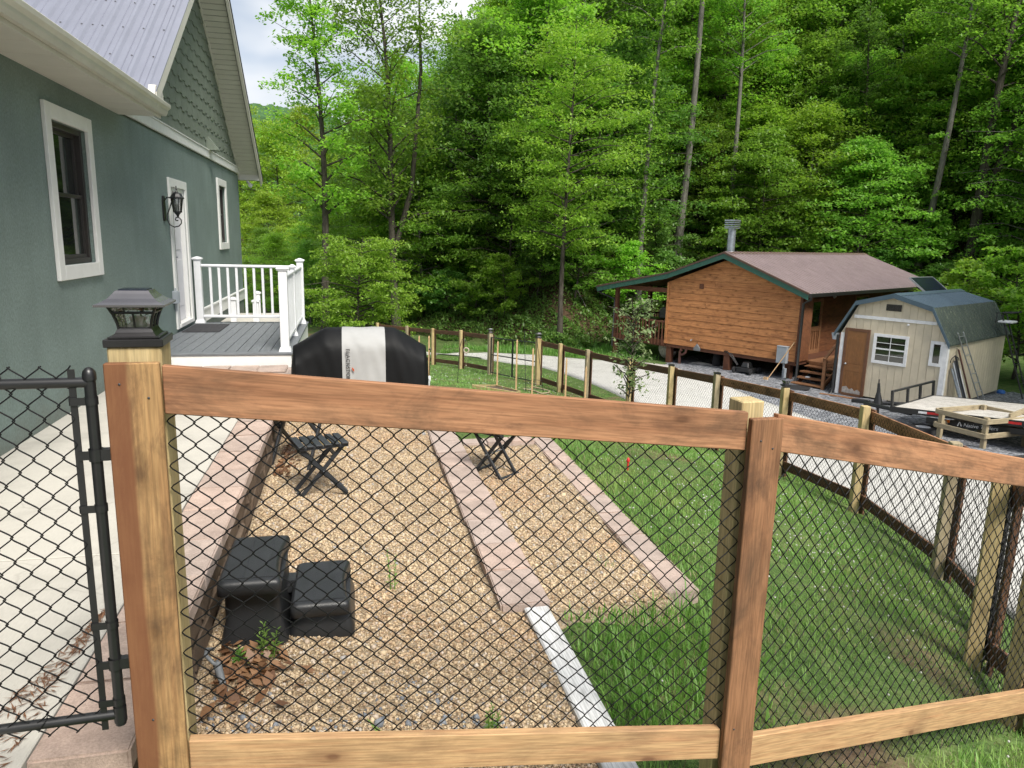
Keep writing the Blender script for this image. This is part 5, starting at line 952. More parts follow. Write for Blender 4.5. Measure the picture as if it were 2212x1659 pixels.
rm = MB().lathe([(.0, .012), (.38, .012), (.42, .0)], (0, 0, 0), 24).build('black_mat', 'rubber', None, CF @ Matrix.Translation((5.5, -.95, hz(8.6, 21.7) - .0 + .05))); tag(rm, 'round black rubber mat on the grey gravel before the cabin steps', 'mat')
# things round the cabin
br = thing('broom', 'long-handled broom leaning on the cabin beside the grey meter box', 'broom', CF @ Vector((4.4, -.5, -2.65)))
MB().tube([(4.30, -.55, -2.62), (4.86, -.06, -1.35)], .016, 6).build('handle', 'stake_wood', br, CF); MB().frustum((4.28, -.57), (.22, .06), (.12, .04), -2.68, -2.5).build('bristles', 'stake_wood', br, CF)
pt = thing('push_mower', 'dark push mower with a folded handle under the cabin edge', 'mower', CF @ Vector((3.3, -.1, -2.6)))
MB().box((3.0, -.3, -2.52), (3.55, .2, -2.38)).frustum((3.28, -.05), (.3, .3), (.2, .2), -2.38, -2.2).build('deck', 'black_metal', pt, CF, .02)
for (u, w_) in ((2.98, -.32), (3.58, -.32), (2.98, .22), (3.58, .22)): MB().tube([(u - .025, w_, -2.47), (u + .025, w_, -2.47)], .1, 14).build('wheel', 'rubber', pt, CF)
MB().tube([(2.95, -.1, -2.35), (2.62, -.12, -2.0), (2.55, -.12, -1.93), (2.6, -.4, -1.9), (2.9, -.42, -1.95), (3.1, -.3, -2.3)], .016, 6).build('handle', 'black_metal', pt, CF)
cm = thing('cement_mixer', 'grey round mixer drum under the cabin porch', 'mixer', CF @ Vector((-.5, .6, -2.7)))
MB().lathe([(.0, 0), (.2, .02), (.33, .12), (.36, .35), (.26, .58), (.2, .62)], (0, 0, 0), 18, CF @ Matrix.Translation((-.75, .7, -2.45)) @ Matrix.Rotation(1.1, 4, 'Y')).build('drum', 'bare_grey', cm); MB().tube([(-.9, .5, -2.72), (-.6, .7, -2.3), (-.3, .9, -2.72)], .03, 6).build('stand', 'black_metal', cm, CF)
for k, (u, z0, dx, dz, lab) in enumerate(((1.75, -2.7, .14, .6, 'round dark drum stored beneath the cabin'),)):
    o = MB().lathe([(dx, 0), (dx + .02, .02), (dx, dz), (0, dz)], (u, .55, z0), 16).build('barrel', 'rubber', None, CF); tag(o, lab, 'drum')
sl = thing('stacked_planks', 'pale scrap boards lying on the ground under the cabin', 'boards', CF @ Vector((1.2, .3, -2.7)))
for k in range(4): board('plank', (.6 + .1 * k, .25 + .12 * k, -2.66 + .02 * k), (2.2 + .1 * k, .1 + .15 * k, -2.66 + .02 * k), .12, .025, 'trailer_plank', sl, (0, 1, 0), frame=CF)
pg = thing('porch_grill', 'dark table and grill standing on the cabin porch', 'grill', CF @ Vector((-1.3, .8, -1.9)))
MB().box((-2.3, .4, -1.24), (-.9, 1.1, -1.19)).build('table_top', 'black_metal', pg, CF)
for (u, w_) in ((-2.2, .5), (-1.0, .5), (-2.2, 1.0), (-1.0, 1.0)): MB().tube([(u, w_, -1.9), (u, w_, -1.24)], .02, 6).build('leg', 'black_metal', pg, CF)
MB().prism([(-.85, .5, -1.15), (-.25, .5, -1.15), (-.25, .5, -.85), (-.4, .5, -.72), (-.7, .5, -.72), (-.85, .5, -.85)], (0, .4, 0)).build('lid', 'black_metal', pg, CF, .02)
# ---------------------------------------------------------------- gambrel shed
SF = frame2(9.678, 21.355, 40.4); SBZ = -2.60; SLn = 4.6; SW = 2.9
shed = thing('garden_shed', 'tan gambrel-roofed shed with a brown door and white-trimmed windows', 'shed', SF @ Vector((1.45, 2.3, -2.7)), math.radians(40.4 - 90))
GP = [(0, -.80), (.42, .03), (1.41, .31), (2.40, .03), (2.84, -.80)]
def gam(u): return float(np.interp(u, [p[0] for p in GP] , [p[1] for p in GP]))
MB().prism([(0, .012, SBZ), (SW - .02, .012, SBZ)] + [(p[0], .012, p[1] - .01) for p in GP[::-1]], (0, .08, 0)).build('front_wall', 'shed_tan', shed, SF)
k = 0; u = .0
while u < SW - .1:
    e = min(u + .203, SW - .02); us = sorted({u, e, *[p[0] for p in GP if u < p[0] < e]}); poly = [(u + .004, SBZ), (e - .004, SBZ)] + [(min(max(x, u + .004), e - .004), gam(x) - .012) for x in us[::-1]]
    MB().prism([(a, .0, b) for a, b in poly], (0, .013, 0)).build('siding_strip', 'shed_tan', shed, SF); u = e
for k in range(22):
    w_ = .1 + k * .204; MB().box((SW - .035, w_ + .004, SBZ), (SW - .02, min(w_ + .2, SLn), -.80)).build('siding_strip', 'shed_tan', shed, SF)
MB().box((SW - .06, .1, SBZ), (SW - .034, SLn, -.80)).box((0, .1, SBZ), (.03, SLn, -.8)).prism([(0, SLn - .06, SBZ), (SW - .07, SLn - .06, SBZ)] + [(p[0], SLn - .06, p[1] - .01) for p in GP[::-1]], (0, .05, 0)).build('wall_core', 'shed_tan', shed, SF)
RP = [(-.14, -.84), (.38, .10), (1.41, .38), (2.44, .10), (2.96, -.84)]
for i in range(4):
    (ua, za), (ub, zb) = RP[i], RP[i + 1]; mt_ = 'shed_roof_lichen' if i in (0, 3) else 'shed_roof_blue'
    rf = MB().prism([(ua, -.12, za - .03), (ub, -.12, zb - .03), (ub, -.12, zb), (ua, -.12, za)], (0, SLn + .24, 0)).build('roof_slope', mt_, shed, SF)
    nx_, nz_ = -(zb - za), (ub - ua); nl = math.hypot(nx_, nz_); nx_, nz_ = nx_ / nl * .022, nz_ / nl * .022
    for k in range(24):
        w_ = -.1 + k * .2; d = Vector((ub - ua, 0, zb - za)); MB().prism([(ua, w_ - .03, za - .001), (ua + nx_, w_ - .012, za + nz_), (ua + nx_, w_ + .012, za + nz_), (ua, w_ + .03, za - .001)], d).build('roof_rib', mt_, rf, SF)
    MB().prism([(ua, -.16, za - .10), (ub, -.16, zb - .10), (ub, -.16, zb + .03), (ua, -.16, za + .03)], (0, .04, 0)).build('rake_trim', 'shed_roof_blue', shed, SF)
MB().prism([(1.25, -.15, .36), (1.41, -.15, .42), (1.57, -.15, .36)], (0, SLn + .3, 0)).build('ridge_cap', 'shed_roof_blue', shed, SF)
MB().box((.33, -.028, -.36), (2.55, -.002, -.27)).build('white_band', 'white_paint', shed, SF, .003)
for u in (.0, SW - .13): MB().box((u, -.03, SBZ - .05), (u + .11, -.002, -.82)).build('corner_board', 'white_paint', shed, SF, .003)
MB().box((SW - .019, -.03, SBZ - .05), (SW + .005, .09, -.83)).build('corner_board', 'white_paint', shed, SF, .003)
sd = MB().box((.20, -.035, -2.60), (.76, -.012, -.75)).build('door', 'shed_door_brown', shed, SF, .003)
MB().box((.12, -.045, -2.62), (.20, -.001, -.67)).box((.76, -.045, -2.62), (.84, -.001, -.67)).box((.20, -.045, -.75), (.76, -.001, -.67)).box((.20, -.045, -2.66), (.76, -.001, -2.60)).build('door_frame', 'shed_door_frame', sd, SF, .004)
pnl = MB()
for k in range(5): pnl.box((.28 + k * .08, -.040, -1.70), (.353 + k * .08, -.034, -.90 - .05 * abs(k - 2) * .5)); pnl.box((.28 + k * .08, -.040, -2.42), (.353 + k * .08, -.034, -1.95))
pnl.box((.28, -.042, -1.93), (.673, -.034, -1.74)); pnl.build('door_panel', 'shed_door_brown', sd, SF, .002)
MB().prism([(.21, -.0405, -2.58), (.75, -.0405, -2.58), (.75, -.0405, -2.50), (.66, -.0405, -2.44), (.58, -.0405, -2.50), (.50, -.0405, -2.42), (.42, -.0405, -2.47), (.33, -.0405, -2.38), (.21, -.0405, -2.42)], (0, .004, 0)).build('worn_patch', 'bare_grey', sd, SF); MB().lathe([(.02, 0), (.03, .02), (.03, .05), (.0, .06)], (0, 0, 0), 12, Matrix.Translation((.245, -.035, -1.72)) @ Matrix.Rotation(math.pi / 2, 4, 'X')).build('knob', 'alu', sd, SF)
def shed_window(u0, u1, z0, z1, bars):
    w = MB().box((u0, -.032, z0), (u0 + .085, -.002, z1)).box((u1 - .085, -.032, z0), (u1, -.002, z1)).box((u0 + .085, -.032, z1 - .085), (u1 - .085, -.002, z1)).box((u0 + .085, -.032, z0), (u1 - .085, -.002, z0 + .085)).build('window', 'white_paint', shed, SF, .003)
    MB().box((u0 + .08, -.012, z0 + .08), (u1 - .08, -.004, z1 - .08)).build('pane', 'window_glass', w, SF)
    for b in bars: MB().box((b[0], -.024, b[2]), (b[1], -.013, b[3])).build('muntin', 'white_paint', w, SF)
zm = -1.165; shed_window(.95, 1.9, -1.59, -.74, [(1.035, 1.815, zm - .022, zm + .022), (1.417, 1.433, zm + .022, -.825), (1.417, 1.433, -1.505, zm - .022), (1.035, 1.417, -1.0, -.985), (1.433, 1.815, -1.0, -.985), (1.035, 1.417, -1.345, -1.333), (1.433, 1.815, -1.345, -1.333)])
shed_window(2.46, 2.80, -1.46, -.78, [])
vt = MB().box((1.19, -.025, -.08), (1.6, -.002, .10)).build('gable_vent', 'dark_frame', shed, SF, .003)
for k in range(3):
    for j in range(5): MB().box((1.21 + k * .13, -.034, -.06 + j * .03), (1.32 + k * .13, -.024, -.045 + j * .03)).build('louvre', 'dark_frame', vt, SF)
MB().lathe([(.03, 0), (.035, .03), (.02, .05), (.0, .05)], (0, 0, 0), 10, Matrix.Translation((1.83, -.002, -.42)) @ Matrix.Rotation(math.pi / 2, 4, 'X')).build('camera_dome', 'white_paint', shed, SF)
for u in (.1, 1.4, 2.7):
    for w_ in (.1, 2.3, 4.4): MB().box((u - .1, w_ - .1, -2.85), (u + .1, w_ + .1, SBZ)).build('foundation_block', 'bare_grey', shed, SF)
MB().tube([(-.06, -.05, -.9), (-.06, -.05, -2.5), (-.06, -.14, -2.68), (-.12, -.3, -2.69)], .045, 8).build('downspout', 'black_metal', shed, SF); MB().prism([(-.25, -.1, -.86), (-.1, -.1, -.86), (-.1, -.1, -1.05), (-.2, -.1, -1.05)], (0, .2, 0)).build('gutter_outlet', 'grey_paint', shed, SF)
def ladder(label, p0, p1, side, n, name='ladder', mat='alu', w=.40):
    p0, p1 = Vector(p0), Vector(p1); sd_ = Vector(side).normalized() * w / 2; t = thing(name, label, 'ladder', p0)
    for s_ in (-1, 1): MB().tube([p0 + sd_ * s_, p1 + sd_ * s_], .018, 6).build('stile', mat, t)
    for k in range(n): q = p0.lerp(p1, (k + .6) / n); MB().tube([q - sd_, q + sd_], .013, 6).build('rung', mat, t)
    return t
wS = SF.to_3x3() @ Vector((0, 1, 0))
ladder('grey metal ladder leaning on the side wall of the tan shed', SF @ Vector((SW + .45, 1.9, -2.65)), SF @ Vector((SW + .03, .62, -.55)), wS, 8)
sn = thing('ladder_stand', 'black ladder hunting stand with a pale seat leaning at the far end of the shed', 'ladder stand', SF @ Vector((SW + .6, 3.7, -2.6)))
for s_ in (-.2, .2): MB().tube([SF @ Vector((SW + .9, 3.9 + s_, -2.6)), SF @ Vector((SW + .1, 3.75 + s_, -.2))], .022, 6).build('stile', 'black_metal', sn)
for k in range(8): q = Vector((SW + .9 - .8 * k / 8, 3.88 - .13 * k / 8, -2.45 + 2.2 * k / 8)); MB().tube([SF @ (q - Vector((0, .2, 0))), SF @ (q + Vector((0, .2, 0)))], .014, 6).build('rung', 'black_metal', sn)
MB().box((SW + .02, 3.5, -.44), (SW + .4, 4.0, -.38)).build('seat', 'white_paint', sn, SF, .02); MB().tube([(SW + .0, 3.45, -.45), (SW + .0, 3.45, -.15), (SW + .45, 3.45, -.12), (SW + .45, 4.05, -.12), (SW + .0, 4.05, -.15), (SW + .0, 4.05, -.45)], .018, 6).build('arm_rail', 'black_metal', sn, SF)
tl = thing('leaning_tools', 'bundle of poles, pipes and hand tools leaning against the shed side', 'tools', SF @ Vector((SW + .3, .5, -2.6)))
for k, (w_, top, ln, mt_, r_) in enumerate(((.35, -1.35, .35, 'alu', .03), (.45, -1.3, .4, 'plastic_grey', .03), (.52, -1.2, .35, 'black_metal', .025), (.6, -1.0, .5, 'rust_pipe', .022), (.68, -1.05, .45, 'stake_wood', .02), (.75, -1.5, .3, 'white_paint', .028), (.85, -1.55, .3, 'white_paint', .028), (.42, -1.15, .45, 'black_metal', .016), (.3, -1.5, .35, 'galvanized', .03))):
    MB().tube([(SW + .1 + ln, w_ + .1, -2.68), (SW + .04, w_, top)], r_, 6).build('pole', mt_, tl, SF)
MB().tube([(SW + .1 + .06 * math.cos(a), .28 + .12 * math.cos(a), -1.3 + .14 * math.sin(a)) for a in np.linspace(.2, 3.4, 8)], .012, 6).build('hook_end', 'black_metal', tl, SF)
bl = MB().lathe([(.0, .12), (.09, .11), (.12, .06), (.11, 0)], (SW + .12, 4.5, -2.68), 12).build('blue_tub', 'blue_tarp', None, SF); tag(bl, 'small blue tub on the ground behind the shed', 'tub')
sp_ = thing('solar_panel', 'tilted solar panel on a stand behind the shed', 'solar panel', (13.75, 24.1, -2.7)); PF = Matrix.Translation((13.75, 24.1, .38)) @ Matrix.Rotation(.65, 4, 'Z') @ Matrix.Rotation(math.radians(38), 4, 'X')
MB().box((-.8, -.5, -.02), (.8, .5, .015)).build('cells', 'solar_blue', sp_, PF)
for b in ((-.83, -.80, -.53, .53), (.80, .83, -.53, .53), (-.80, .80, -.53, -.50), (-.80, .80, .50, .53)): MB().box((b[0], b[2], -.03), (b[1], b[3], .025)).build('frame_bar', 'alu', sp_, PF)
MB().tube([(13.75, 24.1, -2.8), (13.75, 24.1, .35)], .04, 8).build('stand_pole', 'galvanized', sp_); MB().tube([(13.75, 24.1, -.4), (13.9, 24.45, .45)], .02, 6).build('brace', 'alu', sp_)
# ---------------------------------------------------------------- flatbed trailer
tx = Vector((.636, -.772, .075)).normalized(); ty = Vector((.777, .628, 0)); ty = (ty - tx * ty.dot(tx)).normalized(); tz = tx.cross(ty)
TF = Matrix(((tx.x, ty.x, tz.x, 8.74), (tx.y, ty.y, tz.y, 16.4), (tx.z, ty.z, tz.z, -1.95), (0, 0, 0, 1))); TW, TL = 2.35, 5.2
trl = thing('flatbed_trailer', 'black flatbed utility trailer with a weathered plank deck parked on grey gravel', 'trailer', (9.6, 17, -2.5))
for k in range(12): board('deck_plank', (.07, .06 + (k + .5) * (TW - .12) / 12, -.018), (TL, .06 + (k + .5) * (TW - .12) / 12, -.018), .036, (TW - .12) / 12 - .008, 'trailer_plank', trl, frame=TF, bevel=.004)
MB().box((0, .0, -.12), (TL, .055, .005)).build('side_rail', 'black_metal', trl, TF, .004); MB().box((0, TW - .055, -.12), (TL, TW, .005)).build('side_rail', 'black_metal', trl, TF, .004); MB().box((0, .055, -.12), (.065, TW - .055, .005)).build('front_beam', 'black_metal', trl, TF, .004)
for k in range(6): MB().box((.7 + k * .8, .06, -.12), (.76 + k * .8, TW - .06, -.04)).build('cross_member', 'black_metal', trl, TF)
MB().box((.75, .10, -.30), (TL, .16, -.17)).build('lower_rail', 'black_metal', trl, TF, .004)
for y in (.03, .85, 1.55, TW - .03): MB().box((.005, y - .03, .005), (.055, y + .03, .33)).build('rail_post', 'black_metal', trl, TF)
MB().box((.002, .0, .33), (.06, TW, .375)).build('front_rail', 'black_metal', trl, TF, .004)
for s_ in (-1, 1): MB().tube([(.3, TW / 2 + s_ * .75, -.18), (-1.1, TW / 2 + s_ * .06, -.18)], .05, 6).build('tongue', 'black_metal', trl, TF)
MB().box((-1.45, TW / 2 - .06, -.2), (-1.0, TW / 2 + .06, -.1)).build('coupler', 'black_metal', trl, TF, .02)
jk = MB().tube([(-.75, TW / 2 - .1, -.62), (-.75, TW / 2 - .1, -.15)], .032, 10).tube([(-.75, TW / 2 - .1, -.15), (-.75, TW / 2 - .1, .12)], [.11, .05], 10).tube([(-.75, TW / 2 - .1, .12), (-.75, TW / 2 - .1, .36)], [.045, .03], 10).tube([(-.75, TW / 2 - .1, .36), (-.75, TW / 2 - .1, .46)], .014, 6); jk.build('jack', 'black_metal', trl, TF)
MB().box((.62, -.004, -.075), (.80, -.0005, -.025)).build('white_reflector', 'white_paint', trl, TF); MB().box((.80, -.004, -.075), (1.1, -.0005, -.025)).build('red_reflector', 'red_paint', trl, TF); MB().box((2.35, -.004, -.075), (2.6, -.0005, -.025)).build('red_reflector', 'red_paint', trl, TF)
MB().box((1.15, .07, -.225), (1.24, .098, -.165)).build('marker_light', 'amber', trl, TF, .008)
xt = TF @ Matrix.Translation((1.5, .099, -.275)) @ Matrix.Rotation(math.pi / 2, 4, 'X'); text_mesh('Native Trailers', .115, 'trailer_lettering', 'lettering_white', trl, xt, .001, .95, .25)
MB().prism([(1.38, .0985, -.275), (1.405, .0985, -.275), (1.43, .0985, -.20), (1.455, .0985, -.275), (1.48, .0985, -.275), (1.44, .0985, -.175), (1.42, .0985, -.175)], (0, -.002, 0)).build('arrow_mark', 'lettering_white', trl, TF)
board('cross_board', (2.35, .1, .06), (2.35, TW - .1, .06), .11, .04, 'pine_grey', trl, frame=TF)
MB().prism([(2.75, -.02, .0), (2.9, -.02, .16), (3.1, -.02, .22), (4.0, -.02, .22), (4.2, -.02, .16), (4.35, -.02, .0)], (0, -.28, 0)).build('fender', 'black_metal', trl, TF, .01)
for x in (3.2, 3.95):
    wh = MB().lathe([(.20, -.1), (.30, -.105), (.34, -.07), (.345, 0), (.34, .07), (.30, .105), (.20, .1)], (0, 0, 0), 28, Matrix.Translation((x, -.15, -.30)) @ Matrix.Rotation(math.pi / 2, 4, 'X')).build('wheel', 'rubber', trl, TF); MB().lathe([(.0, -.06), (.12, -.05), (.19, -.09), (.205, -.1)], (0, 0, 0), 20, Matrix.Translation((x, -.15, -.30)) @ Matrix.Rotation(math.pi / 2, 4, 'X')).lathe([(.0, .06), (.12, .05), (.19, .09), (.205, .1)], (0, 0, 0), 20, Matrix.Translation((x, -.15, -.30)) @ Matrix.Rotation(math.pi / 2, 4, 'X')).build('rim', 'galvanized', wh, TF)
# ---------------------------------------------------------------- lumber pen, tray, wheel
pn_ = thing('lumber_pen', 'open square pen of weathered lumber posts and rails in front of the trailer', 'pen', (10.1, 15.1, -2.4))
PC_ = [Vector((9.73, 14.48, 0)), Vector((9.30, 15.38, 0)), Vector((10.50, 15.80, 0)), Vector((10.93, 14.90, 0))]
cen = sum(PC_, Vector()) / 4
for p in PC_:
    dq = (p - cen).normalized(); f_, L_ = axisframe(p - dq * .04 + Vector((0, 0, -2.7)), p - dq * .04 + Vector((0, 0, -1.72)), (PC_[1] - PC_[0])); MB().box((0, -.045, -.045), (L_, .045, .045)).build('post', 'pine_grey', pn_, f_, .004)
for i in range(4):
    a_, b_ = PC_[i], PC_[(i + 1) % 4]; d = (b_ - a_).normalized(); o = Vector((d.y, -d.x, 0)); o = o if o.dot((a_ + b_) / 2 - cen) > 0 else -o
    for zc in (-1.80, -2.10): board('rail', a_ - d * .06 + o * .06 + Vector((0, 0, zc + .01 * (i % 2))), b_ + d * .06 + o * .06 + Vector((0, 0, zc + .01 * (i % 2))), .105, .038, 'pine_grey', pn_, bevel=.004)
MB().box((-.35, -.2, 0), (.35, .2, .08)).build('plastic_tray', 'rubber', None, Matrix.Translation((9.95, 13.35, hz(9.95, 13.35) + .03)) @ Matrix.Rotation(.3, 4, 'Z'), .02); tag(bpy.data.objects['plastic_tray'], 'flat black plastic tray on grey gravel near the lumber pen', 'tray')
w_ = thing('spare_wheel', 'spare wheel with a white rim lying behind the lumber pen post', 'wheel', (9.2, 15.9, -2.42)); MB().lathe([(.15, .0), (.27, .0), (.30, .05), (.30, .13), (.27, .18), (.15, .18)], (9.25, 15.85, -2.45), 20).build('tyre', 'rubber', w_); MB().lathe([(.0, .1), (.1, .1), (.15, .17), (.17, .18)], (9.25, 15.85, -2.45), 20).build('rim', 'white_paint', w_)
lp = MB().box((-.5, -.06, 0), (.5, .06, .03)).build('loose_plank', 'step_wood', None, SF @ Matrix.Translation((.35, -.55, hz(9.5, 20.7) + .03)) @ Matrix.Rotation(.15, 4, 'Z'), .003); tag(lp, 'loose plank lying on the gravel at the shed door', 'plank')
# ---------------------------------------------------------------- garden between the fences
bd = thing('raised_bed', 'low timber-framed garden bed on the lawn before the double gate', 'garden bed', (-.6, 16.5, -1.8))
BC = [(-.9, 16.2), (-.42, 18.2), (.2, 17.0), (.1, 15.6)]; BC3 = [Vector((x, y, hz(x, y))) for x, y in BC]
for i in range(4): board('bed_board', BC3[i] + Vector((0, 0, .0)), BC3[(i + 1) % 4] + Vector((0, 0, .0)), .14, .03, 'pine_post', bd)
bs = MB(); bs.add([p + Vector((0, 0, .03)) for p in BC3] + [sum(BC3, Vector()) / 4 + Vector((0, 0, .08))], [(0, 1, 4), (1, 2, 4), (2, 3, 4), (3, 0, 4)]); plain('soil', (.09, .06, .04), .95, var=.4, scale=9, bump_s=.8, bump_scale=30); bs.build('soil', 'soil', bd)
STK = [((-.38, 18.2), 1.15, 'garden stake at the far corner of the raised bed'), ((.1, 17.3), 1.25, 'garden stake right of the bed corner stake, before the gate meeting bars'), ((.48, 16.9), 1.1, 'garden stake before the right gate leaf'), ((1.22, 16.2), 1.0, 'garden stake right of the lamp-capped gate post'), ((1.62, 15.7), .9, 'rightmost garden stake, between two fence posts'), ((-2.55, 19.6), 1.1, 'garden stake just right of the griddle cover'), ((-2.2, 18.9), 1.1, 'second garden stake from the griddle cover')]
for (x, y), h_, lab in STK: o = MB().box((-.019, -.019, -.1), (.019, .019, h_)).frustum((0, 0), (.038, .038), (.012, .012), h_, h_ + .05).build('garden_stake', 'stake_wood', None, Matrix.Translation((x, y, hz(x, y)))); tag(o, 'slim tan wooden ' + lab, 'stake', 'garden stakes')
def rod(name, pts, r_, mat, label, cat): o = MB().tube(pts, r_, 6).build(name, mat); return tag(o, label, cat)
def gp(x, y, z=0): return Vector((x, y, hz(x, y) + z))
rod('garden_hook', [gp(-1.35, 17.6), gp(-1.3, 17.6, .9), gp(-1.24, 17.6, 1.12), gp(-1.16, 17.6, 1.1)], .008, 'black_metal', 'thin black shepherd hook leaning in the lawn', 'hook')
orn = thing('hanging_ornament', 'pale ring ornament hanging from the shepherd hook', 'ornament', gp(-1.16, 17.6, .8)); b0 = gp(-1.14, 17.6, .86); MB().tube([b0 + Vector((.06 * math.cos(a), 0, .06 * math.sin(a))) for a in np.linspace(0, 6.3, 20)], .018, 8).build('ring', 'brick_tan', orn); MB().tube([b0 + Vector((0, 0, .24)), b0 + Vector((0, 0, .07))], .003, 5).build('cord', 'hose_tan', orn); MB().tube([b0 - Vector((0, 0, .06)), b0 - Vector((0, 0, .34))], .004, 5).build('lower_cord', 'hose_tan', orn); MB().lathe([(0, 0), (.02, .02), (0, .05)], b0 - Vector((0, 0, .4)), 8).build('bead', 'brick_tan', orn)
pl = thing('path_light', 'black solar path light with a clear lower bulb on the lawn', 'light', gp(-2.0, 17.2)); MB().tube([gp(-2.0, 17.2, .12), gp(-1.98, 17.2, .8)], .009, 6).build('stem', 'black_metal', pl); MB().lathe([(.03, 0), (.045, .05), (.03, .14), (.0, .15)], gp(-2.0, 17.2, 0), 10).build('bulb', 'white_paint', pl); MB().lathe([(.0, .05), (.03, .02), (.03, 0)], gp(-1.98, 17.2, .78), 8).build('cap', 'black_metal', pl)
tr_ = thing('wire_trellis', 'thin dark wire trellis arch standing before the right gate leaf', 'trellis', gp(.5, 18.2)); x0, y0 = .46, 18.2
MB().tube([gp(x0 - .1, y0), gp(x0 - .18, y0, 1.55), gp(x0 + .05, y0, 1.6), gp(x0 + .14, y0, 1.4), gp(x0 + .35, y0)], .008, 6).build('arch', 'black_metal', tr_)
for k in range(3): MB().tube([gp(x0 - .12 + .02 * k, y0, .1 + .12 * k), gp(x0 + .33 - .02 * k, y0, .1 + .12 * k)], .006, 5).build('cross_wire', 'black_metal', tr_)
rod('garden_hose', [gp(x, y, .03) for x, y in ((.3, 18.6), (.6, 18.4), (.75, 17.9), (.95, 18.4), (1.0, 18.9), (.8, 19.2), (.55, 19.4))], .02, 'hose_tan', 'tan garden hose looped on the dirt inside the gate', 'hose')
spk = thing('sprinkler_spike', 'small red sprinkler spike in a bare ring on the lawn', 'sprinkler', gp(1.14, 6.75)); MB().tube([gp(1.14, 6.75, -.02), gp(1.14, 6.75, .09)], .009, 8).build('stem', 'red_paint', spk); MB().lathe([(.016, 0), (.018, .02), (.008, .04), (.0, .045)], gp(1.14, 6.75, .085), 10).build('head', 'red_paint', spk)
